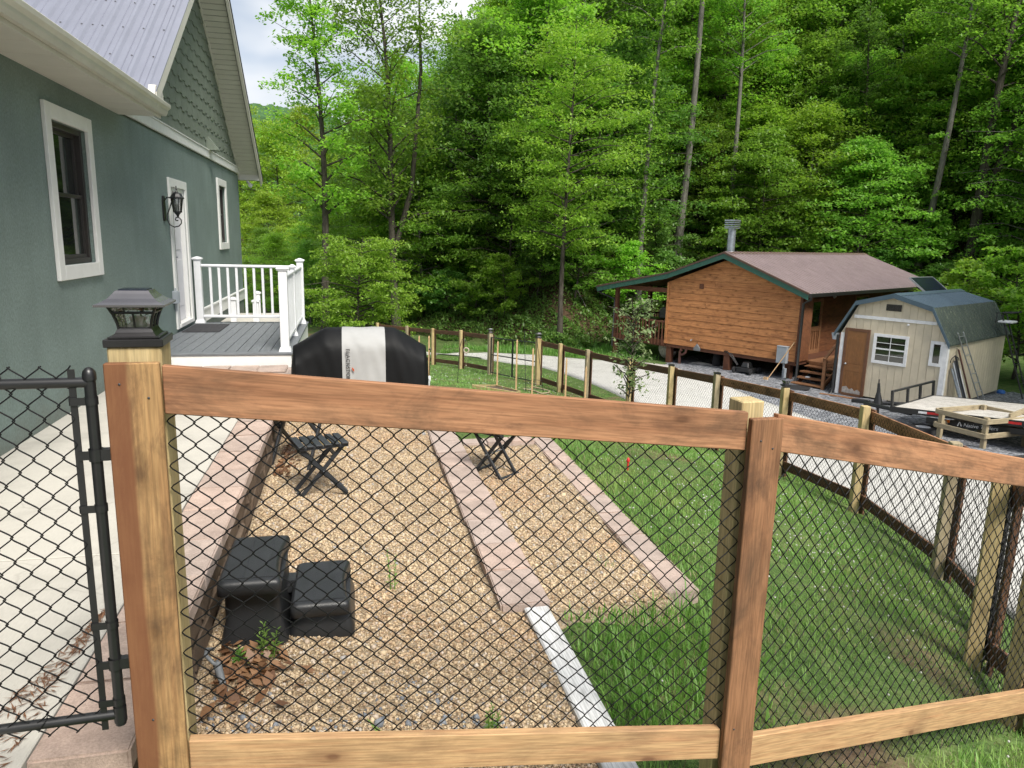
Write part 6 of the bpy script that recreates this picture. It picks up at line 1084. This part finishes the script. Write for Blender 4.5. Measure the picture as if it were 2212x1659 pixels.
# ---------------------------------------------------------------- trees
def rnd(a, b): return random.uniform(a, b)
def leaf_quads(P, size, up_tilt, rng, aspect=.62):
    m = len(P); a = rng.uniform(0, 6.283, m); tl = rng.normal(0, up_tilt, m); rl = rng.normal(0, up_tilt, m); L = size * rng.uniform(.65, 1.3, m); Wd = L * aspect
    ux = np.stack([np.cos(a) * np.cos(tl), np.sin(a) * np.cos(tl), np.sin(tl) - .25], -1); uy = np.stack([-np.sin(a) * np.cos(rl), np.cos(a) * np.cos(rl), np.sin(rl)], -1)
    return np.stack([P - ux * (L / 2)[:, None], P + uy * (Wd / 2)[:, None] + ux * (L * .05)[:, None], P + ux * (L / 2)[:, None], P - uy * (Wd / 2)[:, None] + ux * (L * .05)[:, None]], 1).reshape(-1, 3)
def make_tree_mesh(seed, Ht, cb, R, nl, ncl, nlv, lsize, trunk_r, flat=.35, rise=.5, lean=(0, 0), shape='oval', bend=.4, fork=False, low=0.25, trunk_leaves=0):
    """Returns (trunk mesh, crown mesh): tapered trunk with limbs, leaf-sized faces in flattened sprays along the limbs."""
    rs = random.Random(seed); rng = np.random.default_rng(seed); m = MB(); path = []; nseg = 9
    ph = rs.uniform(0, 6.28)
    for k in range(nseg + 1):
        t = k / nseg; path.append(Vector((lean[0] * t * Ht + bend * t * math.sin(ph + t * 3), lean[1] * t * Ht + bend * t * math.cos(ph + t * 2.4), Ht * t)))
    rad = [trunk_r * (1.35 if k == 0 else 1) * (1 - .86 * (k / nseg) ** 1.1) for k in range(nseg + 1)]; m.tube([path[0] - Vector((0, 0, .6))] + path, [rad[0] * 1.2] + rad, 8)
    def at(t): x = t * nseg; i = min(int(x), nseg - 1); return path[i].lerp(path[i + 1], x - i)
    if fork: q = [at(.22), at(.4) + Vector((R * .25, .1, 0)), at(.7) + Vector((R * .4, .2, 0)), at(.95) + Vector((R * .5, .1, 0))]; m.tube(q, [trunk_r * .75, trunk_r * .6, trunk_r * .4, trunk_r * .1], 7)
    pts = []
    for i in range(nl):
        f = (i + rs.random()) / nl; t = cb + (1 - cb) * f; az = i * 2.399 + rs.uniform(-.5, .5)
        if shape == 'oval': prof = math.sin(math.pi * min(1, (f * .88 + low) / 1.12)) ** .8
        elif shape == 'cone': prof = 1 - .85 * f
        elif shape == 'umbrella': prof = .55 + .45 * math.sin(math.pi * (f ** .7))
        else: prof = .6 + .4 * rs.random()
        L = R * max(.18, prof) * rs.uniform(.7, 1.15); s0 = at(t * .97); d = Vector((math.cos(az), math.sin(az), rise * rs.uniform(.3, 1.1))); tip = s0 + d.normalized() * L; md = s0.lerp(tip, .5) + Vector((0, 0, .06 * L)); tip.z -= .05 * L
        r0 = max(.012, trunk_r * (1 - t) * .45 + .012); m.tube([s0, md, tip], [r0, r0 * .6, .006], 4, False)
        for c in range(ncl):
            g = rs.uniform(.35, 1.08); cc = s0.lerp(tip, g) + Vector((rs.gauss(0, .10 * R), rs.gauss(0, .10 * R), rs.gauss(0, .04 * R))); n_ = int(nlv * rs.uniform(.5, 1.4)); cr_ = R * rs.uniform(.12, .24)
            rr = np.sqrt(rng.random(n_)) * cr_; aa = rng.uniform(0, 6.283, n_); zz = rng.normal(0, cr_ * flat * .5, n_) - (rr / cr_) ** 2 * cr_ * .3
            pts.append(np.stack([cc.x + rr * np.cos(aa), cc.y + rr * np.sin(aa), cc.z + zz], -1))
    if trunk_leaves:
        tt_ = rng.uniform(.15, 1, trunk_leaves); pa = np.array([at(t) for t in tt_]); aa = rng.uniform(0, 6.28, trunk_leaves); rr = rng.exponential(.28, trunk_leaves) + .1; pa[:, 0] += rr * np.cos(aa); pa[:, 1] += rr * np.sin(aa); pts.append(pa)
    P = np.concatenate(pts); V = leaf_quads(P, lsize, .45, rng)
    me = bpy.data.meshes.new('crown'); F = np.arange(len(V), dtype=np.int32).reshape(-1, 4); me.vertices.add(len(V)); me.vertices.foreach_set('co', V.astype(np.float32).ravel()); me.loops.add(F.size); me.loops.foreach_set('vertex_index', F.ravel()); me.polygons.add(len(F)); me.polygons.foreach_set('loop_start', np.arange(0, F.size, 4, dtype=np.int32)); me.update(calc_edges=True)
    return m.mesh('trunk'), me
_treemats = {}
def plant_tree(meshes, label, x, y, sc, rz, leafm, barkm, group=None, name='hardwood_tree', cat='tree', z=None, tilt=0.0, sink=0.0):
    f = Matrix.Translation((x, y, (hz(x, y) if z is None else z) - sink)) @ Matrix.Rotation(rz, 4, 'Z') @ Matrix.Rotation(tilt, 4, 'X') @ Matrix.Diagonal((sc, sc, sc * rnd(.92, 1.08), 1))
    o = bpy.data.objects.new(name, None); COL.objects.link(o); o.matrix_basis = f; FR[o.name] = f; tag(o, label, cat, group)
    for me, nm, mt in ((meshes[0], 'trunk', barkm), (meshes[1], 'crown', leafm)):
        if me is None: continue
        key = (me.name, mt)
        if key not in _treemats:
            c = me if len(me.materials) == 0 else me.copy(); c.materials.clear(); c.materials.append(MATS[mt]); _treemats[key] = c
        c = bpy.data.objects.new(nm, _treemats[key]); COL.objects.link(c); c.parent = o; FR[c.name] = f
    return o
# hero trees that the photo lets one point to
T_SPARSE = make_tree_mesh(21, 17, .36, 2.7, 38, 7, 40, .17, .19, .6, .8, bend=.5, shape='mixed'); T_SPARSE2 = make_tree_mesh(22, 17.5, .30, 3.8, 46, 8, 42, .17, .20, .6, .9, lean=(-.07, .0), bend=.7, shape='mixed', fork=True)
T_MAPLE = make_tree_mesh(23, 12.8, .30, 3.1, 58, 7, 52, .125, .12, .30, .45, bend=.3, shape='oval', low=.12); T_BUSH = make_tree_mesh(24, 4.3, .22, 2.25, 46, 7, 60, .105, .07, .22, .25, bend=.2, shape='umbrella')
T_POLE = make_tree_mesh(25, 21, .62, 3.0, 30, 6, 44, .17, .22, .5, .7, lean=(.055, 0), bend=.5); T_VINED = make_tree_mesh(26, 18, .62, 2.4, 22, 5, 40, .16, .16, .5, .6, lean=(.03, 0), bend=.4, trunk_leaves=2600); T_FORK = make_tree_mesh(27, 19, .55, 4.2, 30, 6, 46, .17, .30, .4, .6, lean=(.06, 0), bend=.7, fork=True)
plant_tree(T_SPARSE, 'tall sparse tree with an open crown against the sky, nearest the house', -8.6, 33, 1, .3, 'leaf_bright', 'bark_dark'); plant_tree(T_SPARSE2, 'tall leaning twin-stemmed tree with dark trunk against the bright sky', -5.7, 35.5, 1.02, 0.0, 'leaf_mid', 'bark_dark')
plant_tree(T_MAPLE, 'bright yellow-green maple standing at the foot of the wooded bank', 2.0, 30.9, 1.0, .4, 'leaf_maple', 'bark_dark'); plant_tree(T_BUSH, 'low spreading bright green tree behind the covered griddle', -6.3, 29.6, 1.05, .2, 'leaf_maple', 'bark_dark')
plant_tree(T_VINED, 'slim grey trunk wrapped in leaves to the left of the cabin roof', 6.0, 35.6, 1, 0, 'leaf_mid', 'bark_grey'); plant_tree(T_POLE, 'tall bare grey trunk rising behind the cabin ridge', 8.6, 39.5, 1.0, 0, 'leaf_mid', 'bark_grey'); plant_tree(T_POLE, 'grey trunk standing right beside the stove pipe', 11.4, 39.6, .82, 1.9, 'leaf_mid', 'bark_grey')
plant_tree(T_FORK, 'thick forked dark trunk behind the shed roof', 21.6, 35.2, .95, 0, 'leaf_mid', 'bark_dark'); plant_tree(T_POLE, 'leaning pale trunk left of the forked tree', 19.9, 36.6, .85, .4, 'leaf_mid', 'bark_grey', tilt=.05); plant_tree(T_VINED, 'slender trunk showing above the far end of the cabin roof', 18.3, 39.5, .8, 2.1, 'leaf_dark', 'bark_dark')
# woods
PROTO = [make_tree_mesh(40 + i, *a) for i, a in enumerate([(13, .16, 4.1, 62, 8, 50, .18, .13, .30, .4), (15, .18, 4.6, 66, 8, 50, .185, .15, .26, .28), (11, .12, 4.0, 60, 8, 52, .17, .10, .26, .25), (16, .24, 4.2, 58, 8, 50, .19, .16, .42, .6), (9, .08, 3.8, 56, 8, 54, .165, .08, .24, .2), (14, .14, 3.7, 60, 8, 48, .18, .12, .36, .45)])]
spots = [(x, y) for x, y in ((-8.6, 33), (-5.7, 35.5), (2.0, 30.9), (6, 35.6), (8.6, 39.5), (11.4, 39.6), (21.6, 35.2), (19.9, 36.6), (18.3, 39.5))]
ex = [(3.8, 37.0, 2, 'leaf_mid'), (-1.5, 38.5, 0, 'leaf_dark'), (0.6, 42, 1, 'leaf_mid'), (-3.2, 41.5, 5, 'leaf_dark'), (13.6, 41.5, 4, 'leaf_bright'), (15.2, 39.6, 2, 'leaf_bright'), (16.6, 43, 0, 'leaf_mid'), (17.0, 36.9, 4, 'leaf_mid'), (23.5, 33.5, 2, 'leaf_mid'), (25, 30, 0, 'leaf_dark'), (26.5, 35, 3, 'leaf_bright'), (12.2, 45, 3, 'leaf_mid'), (9.8, 45.5, 1, 'leaf_bright'), (6.6, 47, 3, 'leaf_mid'), (3.9, 45, 1, 'leaf_dark'), (-8.8, 45, 0, 'leaf_mid'), (-11.5, 41, 4, 'leaf_mid'), (-13.8, 43, 2, 'leaf_bright'), (-12.4, 47, 5, 'leaf_mid'), (-16, 47, 4, 'leaf_mid'), (-4.8, 38.5, 4, 'leaf_mid'), (-7.6, 39, 4, 'leaf_bright'), (12.6, 38.6, 4, 'leaf_mid'), (14.4, 44.5, 2, 'leaf_bright'), (19.0, 42.2, 2, 'leaf_mid'), (20.6, 40.2, 4, 'leaf_bright'), (22.6, 38.6, 2, 'leaf_mid'), (24.2, 37.2, 4, 'leaf_bright'), (25.6, 32.4, 4, 'leaf_mid'), (18.6, 46.2, 1, 'leaf_mid'), (21.8, 44.4, 5, 'leaf_bright'), (4.2, 41.2, 4, 'leaf_mid'), (7.2, 42.6, 2, 'leaf_bright'), (10.2, 42.2, 4, 'leaf_mid'), (-.2, 36.2, 4, 'leaf_mid'), (1.4, 46.5, 5, 'leaf_bright'), (-5.6, 44.6, 2, 'leaf_mid'), (27.6, 38.6, 1, 'leaf_mid'), (16.2, 48.4, 0, 'leaf_bright')]
MARKS = [(-9999, 'beyond the house corner'), (640, 'behind the covered griddle'), (900, 'left of the bright maple'), (1150, 'behind the bright maple'), (1300, 'above the cabin porch roof'), (1440, 'behind the cabin gable peak'), (1600, 'above the cabin metal roof'), (1850, 'above the shed roof'), (2000, 'right of the shed near the forked trunk')]
ORD = ['first', 'second', 'third', 'fourth', 'fifth', 'sixth', 'seventh', 'eighth']; seen_ = {}
def tree_label(x, y, mt):
    px = 1106 + 1540 * x / y; mk = [m for a, m in MARKS if px >= a][-1]; sh_ = {'leaf_mid': 'mid-green', 'leaf_dark': 'dark green', 'leaf_bright': 'bright green'}[mt]; k = seen_.get((mk, sh_), 0); seen_[(mk, sh_)] = k + 1
    return '%s tree %s, %s from the front' % (sh_, mk, ORD[k])
ex.sort(key=lambda e: e[1])
for i, (x, y, p, mt) in enumerate(ex): plant_tree(PROTO[p], tree_label(x, y, mt), x, y, rnd(.85, 1.05) * (.55 if x < -10 else 1), rnd(0, 6.28), mt, random.choice(('bark_grey', 'bark_dark')), 'front trees of the hillside wood'); spots.append((x, y))
cnt = 0; tries = 0
while cnt < 95 and tries < 6000:
    tries += 1; x = rnd(-9, 42); y = rnd(34, 78); yt_ = float(np.interp(x, TOE[:, 0], TOE[:, 1])); tdist = y - yt_
    if tdist < 5.5 or tdist > 40 or abs(math.atan2(x, y)) > .72: continue
    sp2 = 2.6 if tdist < 18 else 3.4
    if any((x - a) ** 2 + (y - b) ** 2 < sp2 ** 2 for a, b in spots): continue
    spots.append((x, y)); cnt += 1; plant_tree(random.choice(PROTO), 'leafy hardwood tree high in the dense wood on the hillside', x, y, rnd(.9, 1.25) * (1.05 if tdist > 18 else .95), rnd(0, 6.28), random.choice(('leaf_mid', 'leaf_mid', 'leaf_dark', 'leaf_bright', 'leaf_bright')), random.choice(('bark_grey', 'bark_dark')), 'upper trees of the hillside wood')
for i, (x, y, s_, p) in enumerate(((-15, 52, .62, 4), (-11.2, 54, .8, 2), (-24, 56, .8, 4), (-33, 74, 1.2, 1), (-3, 70, 1.0, 3), (-36, 66, 1.1, 0), (-20, 62, 1.0, 0), (-24, 66, 1.1, 1), (-28, 70, 1.15, 3), (-17, 66, .95, 5), (-21, 74, 1.2, 1), (-14, 64, .9, 0), (-30, 60, 1.0, 2), (-12.5, 70, 1.0, 3), (-18.5, 56, .72, 2), (-9, 60, .9, 5), (-6.5, 66, 1.0, 1))): plant_tree(PROTO[p], 'sunlit yellow-green tree down the valley beyond the house corner', x, y, s_, rnd(0, 6.28), 'leaf_yellow', 'bark_dark', 'sunlit valley trees')
for (x, y, lab) in ((19.5, 13.5, 'unseen leafy tree right of the flatbed trailer, added to shade the shed side'), (21.8, 16.5, 'second unseen leafy tree right of the shed, added to shade its side wall')): plant_tree(PROTO[1], lab, x, y, 1.1, rnd(0, 6), 'leaf_mid', 'bark_dark')  # trees out of view, added to cast shade on the shed's side wall
# saplings and shrubs
SHRUB = [make_tree_mesh(60 + i, *a) for i, a in enumerate([(2.2, .08, 1.3, 26, 5, 40, .12, .03, .4, .5), (1.6, .05, 1.2, 24, 5, 40, .11, .025, .4, .4), (3.4, .15, 1.5, 30, 5, 40, .125, .04, .35, .4)])]
sh = 0; tries = 0; spots2 = []
while sh < 105 and tries < 4000:
    tries += 1; x = rnd(-12, 30); yt_ = float(np.interp(x, TOE[:, 0], TOE[:, 1])); y = yt_ + rnd(.8, 15) ; 
    if any((x - a) ** 2 + (y - b) ** 2 < 1.7 ** 2 for a, b in spots2) or (abs(x - 2.2) < 1.3 and y < yt_ + 3): continue
    spots2.append((x, y)); sh += 1; plant_tree(random.choice(SHRUB), 'leafy understory shrub on the wooded bank', x, y, rnd(.7, 1.35), rnd(0, 6.28), random.choice(('leaf_mid', 'vine_leaf', 'leaf_bright', 'vine_leaf')), 'bark_dark', 'understory shrubs on the bank', 'shrub', 'shrub')
for (x, y, s_, lab) in ((17.2, 24.6, 1.3, 'big bright shrub crowding the far end of the shed'), (18.3, 22.4, 1.1, 'bright leafy shrub right of the shed'), (16.6, 26.6, 1.2, 'leafy shrub behind the shed roof at the right'), (19.5, 20.5, .8, 'low shrub at the right edge beyond the trailer')): plant_tree(SHRUB[2], lab, x, y, s_, rnd(0, 6), 'leaf_bright', 'bark_dark', None, 'shrub', 'shrub')
SAP = make_tree_mesh(80, 2.1, .22, .6, 40, 3, 9, .075, .012, .6, 1.1, bend=.08, shape='mixed'); plant_tree(SAP, 'young thin-leaved sapling staked before the driveway fence', 2.12, 13.0, 1.0, 1.0, 'leaf_pale', 'bark_dark', None, 'sapling', 'tree')
# fallen timber on the slope
for (x0, y0, x1, y1, r_, lab) in ((5.6, 43.5, 7.4, 42.6, .09, 'fallen grey log on the bare slope above the cabin gable'), (2.6, 35.6, 3.3, 33.4, .04, 'thin fallen branch leaning on the bank right of the bright maple'), (7.4, 41, 9.8, 40.6, .07, 'fallen branch across the slope left of the stove pipe'), (14.5, 38.6, 16.4, 39.6, .06, 'fallen limb behind the cabin roof')):
    a_, b_ = Vector((x0, y0, hz(x0, y0) + .12)), Vector((x1, y1, hz(x1, y1) + .25)); tag(MB().tube([a_, a_.lerp(b_, .5) + Vector((0, 0, .08)), b_], [r_, r_ * .9, r_ * .5], 7).build('fallen_log', 'bark_grey'), lab, 'log', 'fallen timber on the slope')
# vines smothering the bank
def bank_pts(n):
    x = RNG.uniform(-11, 24, n); t = RNG.uniform(-.3, 13.5, n); y = np.interp(x, TOE[:, 0], TOE[:, 1]) + t
    keep = RNG.random(n) < np.clip(1.2 - t / 13 + .4 * np.sin(x * 1.1 + t * .8), 0, 1); x, y = x[keep], y[keep]; md = .28 + .25 * np.sin(x * 1.9 + 1) * np.sin(y * 1.6) + .14 * np.sin(x * 4.3 + y * 3.1)
    return np.stack([x, y, height(x, y) + np.clip(md, .02, 1) * RNG.random(len(x)) ** .4 + .02], -1)
P = bank_pts(170000); vn = stuff(np_mesh('bank_vines', leaf_quads(P, .125, .6, RNG, .8), np.arange(len(P) * 4).reshape(-1, 4), 'vine_leaf')); tag(vn, 'tangled green vines smothering the bank behind the cabin', 'vines')
# ---------------------------------------------------------------- far wooded ridge
RX, RY = np.meshgrid(np.arange(-190, 30, 1.4), np.arange(188, 330, 1.6)); rz_ = -5 + 9 * np.clip((RY - 188) / 37, 0, 1) + 41 * np.clip((RY - 225) / 75, 0, 1) ** .8 * (1 - .0035 * np.maximum(0, RX + 110)) * (1 - .10 * np.sin(RX * .03 + 1.2)); bumpz = np.zeros_like(RX)
ccx, ccy = np.meshgrid(np.arange(-195, 35, 5.2), np.arange(183, 335, 5.2)); ccx = ccx + RNG.uniform(-2.2, 2.2, ccx.shape); ccy = ccy + RNG.uniform(-2.2, 2.2, ccy.shape); chh = RNG.uniform(2.2, 5, ccx.shape)
gi = np.clip(((RX + 195) / 5.2).round().astype(int), 1, ccx.shape[1] - 2); gj = np.clip(((RY - 183) / 5.2).round().astype(int), 1, ccx.shape[0] - 2)
for dj in (-1, 0, 1):
    for di in (-1, 0, 1): d2 = (RX - ccx[gj + dj, gi + di]) ** 2 + (RY - ccy[gj + dj, gi + di]) ** 2; bumpz = np.maximum(bumpz, chh[gj + dj, gi + di] * np.sqrt(np.clip(1 - d2 / 15, 0, 1)))
bumpz += RNG.normal(0, .28, RX.shape); idx = np.arange(RX.size).reshape(RX.shape); F = np.stack([idx[:-1, :-1], idx[:-1, 1:], idx[1:, 1:], idx[1:, :-1]], -1).reshape(-1, 4)
plain('far_canopy', (.055, .115, .045), .9, var=.45, scale=.35, rand=0, spec=.1); struct(np_mesh('wooded_ridge', np.stack([RX, RY, rz_ + bumpz], -1).reshape(-1, 3), F, 'far_canopy', False))
# ---------------------------------------------------------------- grass
def blades(n, region, keepf, hgt, wid, name, mat, zf=None, bendk=.6):
    x0, x1, y0, y1 = region; x = RNG.uniform(x0, x1, n); y = RNG.uniform(y0, y1, n); k = keepf(x, y); x, y = x[k], y[k]; m = len(x); z = height(x, y) if zf is None else zf(x, y); cl = .6 + .4 * np.sin(x * 3.1 + np.sin(y * 2.3)) * np.sin(y * 2.7 + 1); h = hgt * RNG.lognormal(0, .3, m) * cl; a = RNG.uniform(0, 6.283, m); b = RNG.uniform(.1, bendk, m) * h; w_ = wid * RNG.uniform(.6, 1.3, m)
    dx, dy = np.cos(a), np.sin(a); p0 = np.stack([x, y, z - .01], -1); s = np.stack([-dy * w_, dx * w_, 0 * w_], -1); p1 = p0 + np.stack([dx * b * .35, dy * b * .35, h * .6], -1); p2 = p0 + np.stack([dx * b, dy * b, h], -1)
    V = np.stack([p0 - s, p0 + s, p1 + s * .8, p1 - s * .8, p2], 1).reshape(-1, 3); i = np.arange(m)[:, None] * 5; F = np.concatenate([i + np.array([0, 1, 2]), i + np.array([0, 2, 3]), i + np.array([3, 2, 4])], 1).reshape(-1, 3)
    return stuff(np_mesh(name, V, F, mat, False))
def sparse(x, y): return .5 + .5 * np.sin(x * 2.3 + 1.0 + np.sin(y * 1.7)) * np.sin(y * 1.9 + np.sin(x * 1.3))
DIRT = [(1.5, 3.0, .9), (3.3, 5.0, .5), (2.9, 3.9, .4), (1.35, 7.5, .5), (2.6, 4.4, .6)]
def lawn(x, y):
    v, s = yard(x, y); d = np.ones(x.shape)
    for cx, cy, r in DIRT: d = np.minimum(d, np.clip(np.hypot(x - cx, y - cy) / r - .1, .25, 1))
    inpad = ((v > -1.1) & (v < 1.86) & (s > 3.5) & (s < 7.3)) | ((v < 1.1)) | ((v > 1.8) & (v < 2.06) & (s > 3.8) & (s < 7.4)); drive = x > np.interp(y, [p[1] for p in near_e][::-1], [p[0] for p in near_e][::-1]) - .12
    return (~inpad) & (~drive) & (RNG.random(x.shape) < d * (.7 + .3 * sparse(x, y)))
tag(blades(150000, (.2, 4.6, 2.1, 11), lawn, .058, .0028, 'lawn_grass', 'grass_blade'), 'short green lawn inside the near fence', 'grass')
def lawn_far(x, y):
    drive = x > np.interp(y, [p[1] for p in near_e][::-1], [p[0] for p in near_e][::-1]) - .2; v, s = yard(x, y); return (~drive) & ((v > -.6) | (s > 13.2)) & ~((v < 1.1) & (s < 9.6)) & (RNG.random(x.shape) < .35 + .65 * sparse(x, y))
tag(blades(30000, (.2, 4.6, 2.1, 11), lawn, .045, .0025, 'dry_grass', 'dry_blade', bendk=1.2), 'dry straw-coloured blades among the near lawn', 'grass')
tag(blades(60000, (-7, 4, 9.5, 30), lawn_far, .075, .006, 'lawn_grass', 'grass_blade'), 'green lawn sloping down to the double gate', 'grass')
def outside(x, y):
    side = np.where(x < 1.0, 1.99 + (x + .97) * .274, 2.505 + (x - 1.0) * .537); v, s = yard(x, y); return (y < side - .05) & (v > .35) & (RNG.random(x.shape) < .75)
tag(blades(26000, (.6, 4.2, .7, 3.9), outside, .085, .0035, 'verge_grass', 'grass_blade', bendk=.9), 'longer grass outside the near fence at the lower right', 'grass')
def clump(x, y): v, s = yard(x, y); return (v > 1.12) & (v < 2.0) & (s < 4.1 + .3 * np.sin(v * 9)) & (s > 2.7) & (RNG.random(x.shape) < np.clip(.95 - 1.1 * np.abs(v - 1.4), .1, 1))
tag(blades(9000, (.2, 2.2, 2.6, 4.6), clump, .17, .0042, 'tall_grass', 'tall_grass', lambda x, y: np.maximum(height(x, y), -.62), 1.0), 'bright tall grass tufts beside the white timber', 'grass')
tag(blades(14000, (-3, 5.5, 27, 31.5), lambda x, y: (y > np.interp(x, [-3.1, -1, .9, 2.6, 5.3], [29.4, 29.9, 28.9, 27.4, 26.6])), .22, .012, 'verge_grass', 'tall_grass'), 'long grass between the driveway and the wooded bank', 'grass')
n = 700; x = RNG.normal(2.5, .75, n); y = RNG.normal(5.8, 1.3, n); k = lawn(x, y); x, y = x[k], y[k]; z = height(x, y) + RNG.uniform(.035, .07, len(x)); base = np.array([(1, 0, 0), (0, 1, 0), (-1, 0, 0), (0, -1, 0), (0, 0, 1), (0, 0, -1)], float) * .0085; fa = np.array([(0, 1, 4), (1, 2, 4), (2, 3, 4), (3, 0, 4), (1, 0, 5), (2, 1, 5), (3, 2, 5), (0, 3, 5)])
V = (np.stack([x, y, z], -1)[:, None] + base[None]).reshape(-1, 3); F = (fa[None] + (np.arange(len(x)) * 6)[:, None, None]).reshape(-1, 3); tag(stuff(np_mesh('clover_flowers', V, F, 'clover_flower', True)), 'white clover flowers dotting the lawn', 'clover')
n = 420; x = RNG.uniform(-3.5, 2.5, n); y = RNG.uniform(17, 27, n); k = lawn_far(x, y); x, y = x[k], y[k]; z = height(x, y) + RNG.uniform(.05, .09, len(x)); V = (np.stack([x, y, z], -1)[:, None] + base[None] * 1.5).reshape(-1, 3); F = (fa[None] + (np.arange(len(x)) * 6)[:, None, None]).reshape(-1, 3); tag(stuff(np_mesh('clover_flowers', V, F, 'clover_flower', True)), 'pale clover flowers in the grass by the double gate', 'clover')
